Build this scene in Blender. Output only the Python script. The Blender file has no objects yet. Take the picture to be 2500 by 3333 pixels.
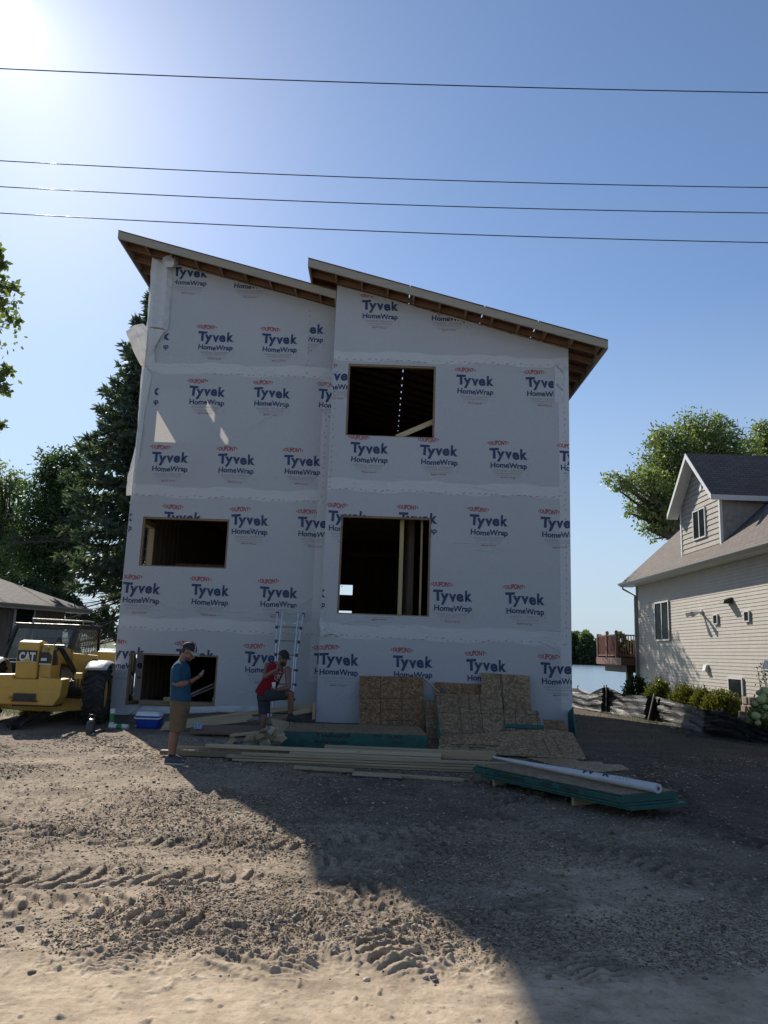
import bpy, bmesh, math, random
import numpy as np
from mathutils import Vector, Matrix
random.seed(7); rng=np.random.default_rng(11)
S=bpy.context.scene; COL=S.collection
# ---------------------------------------------------------------- camera
F_PX=2450.; CX,CY=1250.,1666.5; CAM_H=1.7
PITCH,ROLL=math.radians(10.55),math.radians(2.0)
fw=Vector((0,math.cos(PITCH),math.sin(PITCH))); u0=Vector((0,-math.sin(PITCH),math.cos(PITCH))); r0=Vector((1,0,0))
RT=r0*math.cos(ROLL)+u0*math.sin(ROLL); UP=-r0*math.sin(ROLL)+u0*math.cos(ROLL)
CAMP=Vector((0,0,CAM_H))
cd=bpy.data.cameras.new('camera'); cam=bpy.data.objects.new('camera',cd); COL.objects.link(cam)
cam.matrix_world=Matrix(((RT.x,UP.x,-fw.x,0),(RT.y,UP.y,-fw.y,0),(RT.z,UP.z,-fw.z,CAM_H),(0,0,0,1)))
cd.sensor_fit='VERTICAL'; cd.sensor_height=36.; cd.lens=36.*F_PX/3333.; cd.clip_start=.05; cd.clip_end=6000
S.camera=cam
# ---------------------------------------------------------------- light
SUN_EL,SUN_AZ=math.radians(35.6),math.radians(-28.0)      # azimuth from +Y towards +X
SD=Vector((math.cos(SUN_EL)*math.sin(SUN_AZ),math.cos(SUN_EL)*math.cos(SUN_AZ),math.sin(SUN_EL)))
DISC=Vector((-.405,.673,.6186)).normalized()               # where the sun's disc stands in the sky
W=bpy.data.worlds.new('World'); S.world=W; W.use_nodes=True
nt=W.node_tree; N=nt.nodes; L=nt.links; N.clear()
out=N.new('ShaderNodeOutputWorld'); bg=N.new('ShaderNodeBackground')
sky=N.new('ShaderNodeTexSky'); sky.sky_type='NISHITA'; sky.sun_disc=False
sky.sun_elevation=SUN_EL; sky.sun_rotation=SUN_AZ; sky.altitude=300; sky.air_density=1.0; sky.dust_density=.35; sky.ozone_density=1.6
hsv=N.new('ShaderNodeHueSaturation'); hsv.inputs['Saturation'].default_value=1.0
tint=N.new('ShaderNodeMix'); tint.data_type='RGBA'; tint.blend_type='MULTIPLY'; tint.inputs['Factor'].default_value=1; tint.inputs[7].default_value=(.93,1.0,1.09,1)
L.new(sky.outputs[0],hsv.inputs['Color']); L.new(hsv.outputs[0],tint.inputs[6])
# sun's glare and aureole round its place in the sky
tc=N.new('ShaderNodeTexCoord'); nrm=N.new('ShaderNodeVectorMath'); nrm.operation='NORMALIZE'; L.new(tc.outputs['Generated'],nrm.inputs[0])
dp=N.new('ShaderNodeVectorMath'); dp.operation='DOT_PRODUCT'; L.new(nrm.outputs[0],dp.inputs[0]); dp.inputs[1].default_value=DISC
def wm(op,a,b=None,c=None,clamp=False):
    n=N.new('ShaderNodeMath'); n.operation=op; n.use_clamp=clamp
    for i,v in enumerate((a,b,c)):
        if v is None: continue
        if isinstance(v,(int,float)): n.inputs[i].default_value=v
        else: L.new(v,n.inputs[i])
    return n.outputs[0]
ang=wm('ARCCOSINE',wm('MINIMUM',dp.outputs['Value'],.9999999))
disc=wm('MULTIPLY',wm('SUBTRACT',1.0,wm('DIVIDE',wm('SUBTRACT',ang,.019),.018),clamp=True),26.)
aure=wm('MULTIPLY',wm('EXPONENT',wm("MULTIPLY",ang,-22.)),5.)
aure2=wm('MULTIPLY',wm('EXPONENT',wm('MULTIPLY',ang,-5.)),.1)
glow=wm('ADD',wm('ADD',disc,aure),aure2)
# faint wisps of cloud low over the lake
mp=N.new('ShaderNodeMapping'); mp.inputs['Scale'].default_value=(5,5,26); mp.inputs['Location'].default_value=(1.3,0.4,.45); L.new(nrm.outputs[0],mp.inputs[0])
cn=N.new('ShaderNodeTexNoise'); cn.inputs['Scale'].default_value=1.; cn.inputs['Detail'].default_value=6; L.new(mp.outputs[0],cn.inputs['Vector'])
sx=N.new('ShaderNodeSeparateXYZ'); L.new(nrm.outputs[0],sx.inputs[0])
band=wm('MULTIPLY',wm('MULTIPLY',sx.outputs[2],14.,clamp=True),wm('SUBTRACT',1.0,wm('MULTIPLY',sx.outputs[2],5.5),clamp=True))
cl=wm('MULTIPLY',wm('MULTIPLY',wm('SUBTRACT',cn.outputs[0],.56),7.,clamp=True),band)
low=N.new('ShaderNodeMix'); low.data_type='RGBA'; L.new(wm('POWER',wm('SUBTRACT',1.0,wm('MULTIPLY',wm('MAXIMUM',sx.outputs[2],0.),2.3),clamp=True),1.25),low.inputs['Factor']); L.new(tint.outputs[2],low.inputs[6]); low.inputs[7].default_value=(4.1,5.0,5.9,1)
mixc=N.new('ShaderNodeMix'); mixc.data_type='RGBA'; L.new(wm('MULTIPLY',cl,.8),mixc.inputs['Factor']); L.new(low.outputs[2],mixc.inputs[6]); mixc.inputs[7].default_value=(7.2,7.2,7.5,1)
add=N.new('ShaderNodeMix'); add.data_type='RGBA'; add.blend_type='ADD'; add.inputs['Factor'].default_value=1
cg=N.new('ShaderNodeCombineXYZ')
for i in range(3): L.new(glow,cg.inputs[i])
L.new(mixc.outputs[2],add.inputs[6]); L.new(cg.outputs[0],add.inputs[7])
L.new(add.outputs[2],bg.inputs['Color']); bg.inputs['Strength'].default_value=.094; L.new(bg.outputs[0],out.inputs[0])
sl=bpy.data.lights.new('sun','SUN'); sl.energy=5.0; sl.angle=math.radians(.5); sl.color=(1,.93,.82)
so=bpy.data.objects.new('sun',sl); COL.objects.link(so); so.rotation_euler=SD.to_track_quat('Z','Y').to_euler(); so.location=SD*60
S.view_settings.view_transform='Standard'; S.view_settings.look='None'; S.view_settings.exposure=0.4; S.view_settings.gamma=1
S.cycles.max_bounces=8; S.cycles.transparent_max_bounces=12
# ---------------------------------------------------------------- pixel -> point on a plane (photo pixels)
K=1.507
def ray(x,y): return (fw+RT*((x-CX)/F_PX)-UP*((y-CY)/F_PX)).normalized()
def aY(x,y,Y): d=ray(x,y); return CAMP+d*(Y/d.y)
def aX(x,y,X): d=ray(x,y); return CAMP+d*(X/d.x)
def aZ(x,y,z=0.): d=ray(x,y); return CAMP+d*((z-CAM_H)/d.z)
def GZ(x,y,z=0.): return aZ(x*K,y*K,z)      # the same from the half-size view
def AY(x,y,Y): return aY(x*K,y*K,Y)
# ---------------------------------------------------------------- materials
MATS={}
class NB:
    def __init__(s,name):
        s.m=bpy.data.materials.new(name); s.m.use_nodes=True; s.t=s.m.node_tree; s.n=s.t.nodes; s.l=s.t.links
        s.b=s.n['Principled BSDF']; s.co=s.n.new('ShaderNodeTexCoord')
        MATS[name]=s.m
    def v(s,x,inp):
        if hasattr(x,'is_output'): s.l.new(x,inp)
        elif isinstance(x,(tuple,list)) and len(x)==3 and inp.type=='RGBA': inp.default_value=(*x,1)
        else: inp.default_value=x
    def map(s,scale=(1,1,1),src=None,rot=(0,0,0)):
        n=s.n.new('ShaderNodeMapping'); n.inputs['Scale'].default_value=scale; n.inputs['Rotation'].default_value=rot
        s.l.new(src or s.co.outputs['Object'],n.inputs[0]); return n.outputs[0]
    def noise(s,scale,detail=4,rough=.5,vec=None,dist=0,out=0):
        n=s.n.new('ShaderNodeTexNoise'); n.inputs['Scale'].default_value=scale; n.inputs['Detail'].default_value=detail; n.inputs['Roughness'].default_value=rough; n.inputs['Distortion'].default_value=dist
        s.l.new(vec or s.co.outputs['Object'],n.inputs['Vector']); return n.outputs[out]
    def vor(s,scale,vec=None,feat='F1',out='Distance',rnd=1):
        n=s.n.new('ShaderNodeTexVoronoi'); n.feature=feat; n.inputs['Scale'].default_value=scale; n.inputs['Randomness'].default_value=rnd
        s.l.new(vec or s.co.outputs['Object'],n.inputs['Vector']); return n.outputs[out]
    def math(s,op,a,b=None,c=None,clamp=False):
        n=s.n.new('ShaderNodeMath'); n.operation=op; n.use_clamp=clamp
        for i,x in enumerate((a,b,c)):
            if x is not None: s.v(x,n.inputs[i])
        return n.outputs[0]
    def ramp(s,f,stops,interp='LINEAR'):
        n=s.n.new('ShaderNodeValToRGB'); n.color_ramp.interpolation=interp; e=n.color_ramp.elements
        while len(e)<len(stops): e.new(.5)
        for i,(p,c) in enumerate(stops):
            e[i].position=p; e[i].color=(*c,1) if isinstance(c,tuple) else (c,c,c,1)
        s.v(f,n.inputs[0]); return n.outputs[0]
    def mix(s,f,a,b,mode='MIX'):
        n=s.n.new('ShaderNodeMix'); n.data_type='RGBA'; n.blend_type=mode; n.clamp_factor=True
        s.v(f,n.inputs['Factor']); s.v(a,n.inputs[6]); s.v(b,n.inputs[7]); return n.outputs[2]
    def bump(s,h,strength=.3,dist=.01,normal=None):
        n=s.n.new('ShaderNodeBump'); n.inputs['Strength'].default_value=strength; n.inputs['Distance'].default_value=dist
        s.v(h,n.inputs['Height']); 
        if normal: s.l.new(normal,n.inputs['Normal'])
        return n.outputs[0]
    def set(s,col=None,rough=None,normal=None,metal=None,spec=None):
        if col is not None: s.v(col,s.b.inputs['Base Color'])
        if rough is not None: s.v(rough,s.b.inputs['Roughness'])
        if normal is not None: s.l.new(normal,s.b.inputs['Normal'])
        if metal is not None: s.b.inputs['Metallic'].default_value=metal
        if spec is not None: s.b.inputs['Specular IOR Level'].default_value=spec
        return s.m
    def translucent(s,col,fac):
        tr=s.n.new('ShaderNodeBsdfTranslucent'); s.v(col,tr.inputs[0])
        mx=s.n.new('ShaderNodeMixShader'); mx.inputs[0].default_value=fac
        s.l.new(s.b.outputs[0],mx.inputs[1]); s.l.new(tr.outputs[0],mx.inputs[2]); s.l.new(mx.outputs[0],s.n['Material Output'].inputs[0]); return s.m
def simple(name,col,rough=.6,var=.25,scale=6,bump=.0,bscale=40,metal=0,spec=None,dirt=None):
    """base colour with soft mottling, optional dirt patches and fine bump"""
    b=NB(name); n=b.noise(scale,5,.6)
    lo=tuple(c*(1-var) for c in col); hi=tuple(min(1,c*(1+var)) for c in col)
    c=b.ramp(n,[(.3,lo),(.7,hi)])
    if dirt: c=b.mix(b.ramp(b.noise(scale*.6,7,.7),[(.5,0.),(.75,.7)]),c,dirt)
    nm=b.bump(b.noise(bscale,4),bump,.01) if bump else None
    return b.set(c,b.ramp(b.noise(scale*2,3),[(.3,max(.03,rough-.1)),(.7,min(1,rough+.1))]),nm,metal,spec)
# wood: stretched grain along local X of the texture space 'axis'
def wood(name,c1,c2,scale=1.,axis=0,knots=True):
    b=NB(name); sc=[26*scale]*3; sc[axis]=1.3*scale
    oi=b.n.new('ShaderNodeObjectInfo'); va=b.n.new('ShaderNodeVectorMath'); va.operation='ADD'; b.l.new(b.co.outputs['Object'],va.inputs[0])
    rv=b.n.new('ShaderNodeCombineXYZ'); r1=b.math('MULTIPLY',oi.outputs['Random'],37.)
    for i in range(3): b.l.new(r1,rv.inputs[i])
    b.l.new(rv.outputs[0],va.inputs[1]); src=va.outputs[0]
    g=b.noise(1.,5,.6,b.map(sc,src),.6)
    c=b.ramp(g,[(.3,c1),(.7,c2)])
    c=b.mix(b.math('MULTIPLY',oi.outputs['Random'],.45),c,(c1[0]*.75,c1[1]*.75,c1[2]*.8))
    if knots:
        ks=[9*scale]*3; ks[axis]=2.2*scale
        k=b.vor(1.,b.map(ks,src)); c=b.mix(b.ramp(k,[(.03,.9),(.11,0.)]),c,(c1[0]*.25,c1[1]*.2,c1[2]*.2))
    return b.set(c,.75,b.bump(g,.25,.004))
def osb(name,tint=(1,1,1),dark=1.):
    b=NB(name); v0=b.map((1,1,1))
    vc=b.vor(26.,v0,out='Color'); vr=b.n.new('ShaderNodeVectorRotate'); vr.rotation_type='EULER_XYZ'
    b.l.new(v0,vr.inputs[0]); sc=b.n.new('ShaderNodeVectorMath'); sc.operation='SCALE'; b.l.new(vc,sc.inputs[0]); sc.inputs['Scale'].default_value=6.2; b.l.new(sc.outputs[0],vr.inputs['Rotation'])
    fl=b.noise(1.,3,.6,b.map((120,14,120),vr.outputs[0]))
    sepn=b.n.new('ShaderNodeSeparateColor'); b.l.new(vc,sepn.inputs[0])
    T=lambda r,g,bb: (r*tint[0]*dark,g*tint[1]*dark,bb*tint[2]*dark)
    base=b.ramp(sepn.outputs[0],[(0.,T(.14,.085,.042)),(.35,T(.26,.17,.085)),(.7,T(.36,.25,.135)),(1.,T(.47,.36,.21))])
    c=b.mix(b.ramp(fl,[(.38,.75),(.6,0.)]),base,T(.085,.05,.026))
    c=b.mix(b.ramp(b.noise(2.,4),[(.4,0.),(.7,.35)]),c,T(.12,.075,.04))
    e=b.vor(26.,v0,'DISTANCE_TO_EDGE')
    c=b.mix(b.ramp(e,[(0.,.6),(.06,0.)]),c,T(.07,.042,.022))
    return b.set(c,.7,b.bump(fl,.35,.003))
# ---------------------------------------------------------------- mesh building
class MB:
    def __init__(s): s.v=[]; s.f=[]; s.mi=[]; s.cur=0
    def quad(s,*p): s.poly(p)
    def poly(s,p):
        i=len(s.v); s.v+= [Vector(q) for q in p]; s.f.append(list(range(i,i+len(p)))); s.mi.append(s.cur)
    def box(s,c,d,rot=None):
        c=Vector(c); h=[x/2 for x in d]; i=len(s.v)
        for z in (-1,1):
            for y in (-1,1):
                for x in (-1,1):
                    p=Vector((x*h[0],y*h[1],z*h[2])); s.v.append(c+(rot@p if rot else p))
        for f in ((0,2,3,1),(4,5,7,6),(0,1,5,4),(2,6,7,3),(0,4,6,2),(1,3,7,5)): s.f.append([i+k for k in f]); s.mi.append(s.cur)
    def bb(s,x0,x1,y0,y1,z0,z1): s.box(((x0+x1)/2,(y0+y1)/2,(z0+z1)/2),(abs(x1-x0),abs(y1-y0),abs(z1-z0)))
    def beam(s,p0,p1,w,h,up=(0,0,1)):
        """board from p0 to p1, w across, h along up"""
        p0,p1=Vector(p0),Vector(p1); d=p1-p0; x=d.normalized(); u=Vector(up); 
        if abs(u.dot(x))>.98: u=Vector((1,0,0))
        y=u.cross(x).normalized(); z=x.cross(y)
        s.box((p0+p1)/2,(d.length,w,h),Matrix((x,y,z)).transposed())
    def prism(s,pts,vec):
        """closed polygon pts extruded by vec"""
        n=len(pts); i=len(s.v); vec=Vector(vec); P=[Vector(p) for p in pts]
        s.v+=P+[p+vec for p in P]
        s.f.append([i+k for k in range(n)][::-1]); s.f.append([i+n+k for k in range(n)]); s.mi+=[s.cur]*2
        for k in range(n):
            s.f.append([i+k,i+(k+1)%n,i+n+(k+1)%n,i+n+k]); s.mi.append(s.cur)
    def rings(s,R,cap=True,closed=True):
        n=len(R[0]); i=len(s.v)
        for r in R: s.v+=[Vector(p) for p in r]
        m=n if closed else n-1
        for a in range(len(R)-1):
            for k in range(m):
                s.f.append([i+a*n+k,i+a*n+(k+1)%n,i+(a+1)*n+(k+1)%n,i+(a+1)*n+k]); s.mi.append(s.cur)
        if cap:
            s.f.append([i+k for k in range(n)][::-1]); s.f.append([i+(len(R)-1)*n+k for k in range(n)]); s.mi+=[s.cur]*2
    def tube(s,path,rad,n=8,cap=True,sq=(1,1)):
        P=[Vector(p) for p in path]; 
        if not hasattr(rad,'__len__'): rad=[rad]*len(P)
        R=[]; ref=None
        for k,p in enumerate(P):
            t=(P[min(k+1,len(P)-1)]-P[max(k-1,0)]).normalized()
            if ref is None:
                ref=Vector((0,0,1)) if abs(t.z)<.9 else Vector((1,0,0))
            a=(ref-t*ref.dot(t)).normalized(); b=t.cross(a); ref=a
            R.append([p+(a*math.cos(q)*sq[0]+b*math.sin(q)*sq[1])*rad[k] for q in [2*math.pi*j/n for j in range(n)]])
        s.rings(R,cap)
    def cyl(s,c,axis,r,h,n=16):
        c=Vector(c); a=Vector(axis).normalized()*h/2; s.tube([c-a,c+a],r,n)
    def lathe(s,c,prof,n=20,axis=(0,0,1)):
        """profile of (r,h) about axis through c"""
        c=Vector(c); q=Vector(axis).to_track_quat('Z','Y').to_matrix()
        s.rings([[c+q@Vector((r*math.cos(2*math.pi*j/n),r*math.sin(2*math.pi*j/n),h)) for j in range(n)] for r,h in prof])
    def ellipsoid(s,c,r,n=12,m=8,rot=None):
        c=Vector(c); R=[]
        for a in range(m+1):
            t=math.pi*(a+.02)/(m+.04) if 0<a<m else (.06 if a==0 else math.pi-.06)
            R.append([c+(rot@v if rot else v) for v in [Vector((r[0]*math.sin(t)*math.cos(2*math.pi*j/n),r[1]*math.sin(t)*math.sin(2*math.pi*j/n),-r[2]*math.cos(t))) for j in range(n)]])
        s.rings(R)
    def arrays(s,V,Fc):
        i=len(s.v); s.v+= [Vector(x) for x in V]; s.f+=[[i+int(k) for k in q] for q in Fc]; s.mi+=[s.cur]*len(Fc)
    def build(s,name,mats,parent=None,smooth=False,bevel=0,auto=None):
        me=bpy.data.meshes.new(name)
        off=Vector((0,0,0)) if parent is None else wloc(parent)
        me.from_pydata([tuple(v-off) for v in s.v],[],s.f)
        return finish(name,me,mats,parent,smooth,bevel,s.mi,auto)
    def each(s,name,mats,parent,**k):
        """build every connected piece as a part of its own"""
        par=list(range(len(s.v)))
        def fd(a):
            while par[a]!=a: par[a]=par[par[a]]; a=par[a]
            return a
        for f in s.f:
            for q in f[1:]: par[fd(q)]=fd(f[0])
        grp={}
        for i,f in enumerate(s.f): grp.setdefault(fd(f[0]),[]).append(i)
        out=[]
        for fs in grp.values():
            m=MB(); ids={}
            for i in fs:
                q=[]
                for v in s.f[i]:
                    if v not in ids: ids[v]=len(m.v); m.v.append(s.v[v])
                    q.append(ids[v])
                m.f.append(q); m.mi.append(s.mi[i])
            out.append(m.build(name,mats,parent,**k))
        return out
def wloc(o):
    p=Vector((0,0,0))
    while o is not None: p=p+o.location; o=o.parent
    return p
def finish(name,me,mats,parent,smooth,bevel,mi=None,auto=None):
    if not isinstance(mats,(list,tuple)): mats=[mats]
    for m in mats: me.materials.append(m)
    if mi is not None and len(mats)>1: me.polygons.foreach_set('material_index',mi)
    if smooth: me.polygons.foreach_set('use_smooth',[True]*len(me.polygons))
    me.update()
    o=bpy.data.objects.new(name,me); COL.objects.link(o)
    if parent is not None: o.parent=parent
    if auto: 
        try: me.set_sharp_from_angle(angle=math.radians(auto))
        except Exception: pass
    if bevel:
        md=o.modifiers.new('bevel','BEVEL'); md.width=bevel; md.segments=2; md.limit_method='ANGLE'; md.angle_limit=math.radians(40)
    return o
def npmesh(name,V,Fq,mats,parent=None,smooth=False,mi=None):
    """fast mesh from numpy arrays, all faces with the same corner count"""
    me=bpy.data.meshes.new(name); V=np.asarray(V,np.float32).copy(); Fq=np.asarray(Fq,np.int32); k=Fq.shape[1]
    if parent is not None: V-=np.array(wloc(parent),np.float32)
    me.vertices.add(len(V)); me.vertices.foreach_set('co',V.ravel())
    me.loops.add(Fq.size); me.loops.foreach_set('vertex_index',Fq.ravel())
    me.polygons.add(len(Fq)); me.polygons.foreach_set('loop_start',np.arange(0,Fq.size,k,dtype=np.int32)); me.polygons.foreach_set('loop_total',np.full(len(Fq),k,np.int32))
    me.update(calc_edges=True); me.validate()
    return finish(name,me,mats,parent,smooth,0,mi)
def thing(name,label,cat,loc=(0,0,0),group=None,kind=None):
    o=bpy.data.objects.new(name,None); COL.objects.link(o); o.location=loc; o.empty_display_size=.2
    o['label']=label; o['category']=cat
    if group: o['group']=group
    if kind: o['kind']=kind
    return o
def tag(o,label,cat,group=None,kind=None):
    """a thing that is one mesh: origin moved to its base"""
    o['label']=label; o['category']=cat
    if group: o['group']=group
    if kind: o['kind']=kind
    if o.type=='MESH' and len(o.data.vertices) and o.location.length==0:
        n=len(o.data.vertices); A=np.empty(n*3,np.float32); o.data.vertices.foreach_get('co',A); A=A.reshape(-1,3)
        b=(A.min(0)+A.max(0))/2; b[2]=A[:,2].min(); A-=b; o.data.vertices.foreach_set('co',A.ravel()); o.data.update(); o.location=Vector([float(q) for q in b])
    return o
def struct(o,label=None):
    o['kind']='structure'
    return o
def copytree(src,parent=None):
    c=src.copy(); COL.objects.link(c)
    if parent is not None: c.parent=parent
    for ch in list(src.children): copytree(ch,c)
    return c
# value noise for terrain
def vnoise(x,y,seed=0):
    xi=np.floor(x).astype(np.int64); yi=np.floor(y).astype(np.int64); fx=x-xi; fy=y-yi
    fx=fx*fx*(3-2*fx); fy=fy*fy*(3-2*fy)
    def h(a,b):
        n=(a*374761393+b*668265263+seed*974711)&0x7fffffff; n=((n^(n>>13))*1274126177)&0x7fffffff; return ((n^(n>>16))&0xffff)/65535.
    return (h(xi,yi)*(1-fx)+h(xi+1,yi)*fx)*(1-fy)+(h(xi,yi+1)*(1-fx)+h(xi+1,yi+1)*fx)*fy
def fbm(x,y,o=4,seed=0,g=.5):
    a=1.;t=0;n=0
    for k in range(o): t=t+a*vnoise(x*2**k,y*2**k,seed+k*17); n+=a; a*=g
    return t/n
# ================================================================ GROUND
def seg_coord(x,y,pts):
    """distance along and across the nearest piece of a polyline"""
    best=np.full(x.shape,1e9); sal=np.zeros_like(x); acc=0.
    sd=np.zeros_like(x)
    for (x0,y0),(x1,y1) in zip(pts[:-1],pts[1:]):
        dx,dy=x1-x0,y1-y0; l=math.hypot(dx,dy); t=np.clip(((x-x0)*dx+(y-y0)*dy)/l**2,0,1)
        px=x0+t*dx; py=y0+t*dy; d=np.hypot(x-px,y-py); m=d<best
        best=np.where(m,d,best); sal=np.where(m,acc+t*l,sal); sd=np.where(m,((x-x0)*dy-(y-y0)*dx)/l,sd); acc+=l
    return best,sal,sd
def smooth(a,b,x): t=np.clip((x-a)/(b-a),0,1); return t*t*(3-2*t)
TRACKS=[ # centreline points (x,y), width, lug spacing, depth, seed
 ([(-4.2,6.05),(-2.6,5.85),(-1.2,6.0),(-.3,6.6)],.46,.145,.034,1),
 ([(-4.2,5.35),(-2.7,5.25),(-1.6,5.3),(-1.0,5.05)],.46,.150,.036,2),
 ([(-.75,4.3),(-.62,5.0),(-.1,5.8),(.5,7.2)],.44,.14,.034,3),
 ([(.2,4.35),(.12,4.9),(.5,5.3),(1.1,5.55)],.36,.09,.028,4),
 ([(1.05,4.25),(.92,4.9),(.72,5.6),(.2,6.4),(-.6,7.2)],.30,.055,.022,5),
 ([(-1.35,4.3),(-1.25,5.0),(-1.4,5.8),(-1.2,7.2)],.26,.05,.016,6),
 ([(-.35,4.3),(-.38,4.9),(-.2,5.5)],.24,.045,.016,7),
 ([(1.3,4.2),(1.2,4.9),(1.2,5.7),(.9,6.8)],.30,.06,.022,8),
 ([(-3.6,7.4),(-2.0,7.0),(-.6,7.1),(1.0,8.2),(2.2,10.5)],.44,.19,.035,9),
 ([(3.6,5.2),(2.6,6.4),(1.8,8.2),(1.2,10.5)],.40,.17,.030,10),
 ([(4.4,6.5),(3.6,8.0),(3.9,10.5),(4.6,14)],.40,.17,.028,11),
 ([(5.4,7.2),(4.9,9.0),(5.2,12),(5.8,17)],.40,.17,.028,12)]
def ground_z(x,y,fine=True):
    z=(fbm(x*.35,y*.35,3,5)-.5)*.10
    z=z*smooth(3.5,6,y)
    rough=smooth(4.25,4.6,y+ (fbm(x*1.1,y*.2,2,91)-.5)*.35)            # smooth packed shoulder in front
    lawn=np.clip(smooth(-6.5,-8,x)*smooth(15,18,y)+smooth(8.3,9,x),0,1)
    disturbed=np.zeros_like(x)
    if fine:
        near=1-smooth(12,22,y); z=z+near*(1-rough)*((fbm(x*1.3,y*5,3,171)-.5)*.018+(fbm(x*30,y*30,2,172)-.5)*.006+np.maximum(0,vnoise(x*17,y*17,173)-.86)*.10)
        cl=fbm(x*5.5,y*5.5,4,21,.6); patch=smooth(.42,.6,fbm(x*.9,y*.9,3,33))
        z=z+rough*near*((cl-.5)*.032*(.35+.65*patch)+(fbm(x*27,y*27,2,141,.6)-.5)*.020*(.45+.55*patch)+np.maximum(0,fbm(x*14,y*14,3,41)-.55)*.11*(.3+.7*patch))
        z=z+rough*near*np.maximum(0,vnoise(x*38,y*38,63)-.66)*.035*(.3+.7*patch)
        for pts,w,sp,dep,sd in TRACKS:
            wx=x+(vnoise(x*2.3,y*2.3,sd+200)-.5)*.10; wy=y+(vnoise(x*2.3,y*2.3,sd+300)-.5)*.10
            d,s,c=seg_coord(wx,wy,pts)
            edge=1-smooth(w*.42,w*.56,d); berm=np.exp(-((d-w*.62)/.07)**2)
            L=np.where(c>0,1,-1); ph=(s+c*(.35 if sd%2 else -.3)+(np.abs(c)*.3))/sp+(fbm(x*4,y*4,2,sd+77)-.5)*.7
            lug=smooth(.30,.62,np.abs((ph%1)-.5)*2)
            keep=smooth(.26,.50,fbm(x*2.1,y*2.1,3,sd+9))
            k=rough*near*keep
            z=z+k*(edge*(-dep*.35+lug*dep*(.5+fbm(x*9,y*9,2,sd+3)))+berm*dep*.35*(.2+fbm(x*7,y*7,2,sd)))
            disturbed=np.maximum(disturbed,k*np.maximum(edge*(1-lug),berm*.8)*min(1,dep/.05))
    # bank down to the lake, lake bed, far shore
    drop=smooth(31,46,y)
    z=z*(1-smooth(30,34,y))-3.4*drop
    far=smooth(520,556,y); z=z+far*1.6+smooth(560,900,y)*9
    return z,disturbed
us=np.concatenate([np.linspace(-9,-1.2,14),np.linspace(-1.1,-.56,30),np.linspace(-.55,.55,1060),np.linspace(.56,1.1,30),np.linspace(1.2,9,14)])
ys=[ -40,-20,-8,-3,0,1.5,2.4]
y=2.9
while y<60: ys.append(y); y+=max(.006,y*y*2.1/2450/1.7)      # about two photo pixels a row
ys+=[64,70,80,100,140,200,300,400,500,520,530,540,550,560,600,700,900,1500,3000]
ys=np.array(ys); 
UU,YY=np.meshgrid(us,ys); XX=UU*np.maximum(YY,2.4)
ZZ,DD=ground_z(XX,YY)
nr,nc=UU.shape
gi=np.arange(nr*nc).reshape(nr,nc)
Fq=np.stack([gi[:-1,:-1],gi[:-1,1:],gi[1:,1:],gi[1:,:-1]],-1).reshape(-1,4)
def ground_at(x,y):
    z,_=ground_z(np.array([float(x)]),np.array([float(y)])); return float(z[0])
b=NB('dirt'); pos=b.n.new('ShaderNodeNewGeometry').outputs['Position']
at=b.n.new('ShaderNodeAttribute'); at.attribute_name='soil'; sepa=b.n.new('ShaderNodeSeparateColor'); b.l.new(at.outputs['Color'],sepa.inputs[0])
n1=b.noise(1.1,6,.6,pos); n2=b.noise(9,5,.65,pos); n3=b.noise(60,4,.7,pos)
sand=b.ramp(n2,[(.25,(.34,.255,.17)),(.5,(.48,.375,.26)),(.75,(.59,.475,.345))])
gravelc=b.vor(42.,pos,out='Color'); gs=b.n.new('ShaderNodeSeparateColor'); b.l.new(gravelc,gs.inputs[0])
grav=b.ramp(gs.outputs[0],[(0.,(.05,.038,.029)),(.5,(.125,.097,.073)),(.85,(.22,.175,.135)),(1.,(.42,.36,.29))])
soil=b.ramp(n2,[(.3,(.042,.031,.023)),(.7,(.095,.071,.052))])
c=b.mix(sepa.outputs[0],sand,grav)                          # R: gravel
c=b.mix(sepa.outputs[1],c,soil)                              # G: damp turned soil, plus house shade painted on the right
c=b.mix(b.ramp(n1,[(.42,0.),(.70,.5)]),c,(.17,.125,.085))
c=b.mix(b.ramp(b.noise(3.2,5,.7,pos),[(.52,0.),(.68,.45)]),c,(.13,.095,.065))
c=b.mix(b.ramp(b.noise(26,3,.7,pos),[(.58,0.),(.70,.6)]),c,(.10,.075,.052))
grass=b.ramp(n3,[(.3,(.025,.035,.010)),(.7,(.075,.095,.028))])
c=b.mix(sepa.outputs[2],c,grass)                             # B: grass
h=b.math('ADD',b.math('MULTIPLY',n3,.5),b.math('MULTIPLY',b.math('SUBTRACT',1.,b.vor(42.,pos)),b.math('MULTIPLY',sepa.outputs[0],.9)))
h=b.math('ADD',h,b.math('MULTIPLY',b.noise(180,3,.6,pos),.25))
b.set(c,.92,b.bump(h,.75,.012),spec=.2)
gr=npmesh('ground',np.stack([XX,YY,ZZ],-1).reshape(-1,3),Fq,MATS['dirt'],smooth=True); struct(gr)
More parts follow.
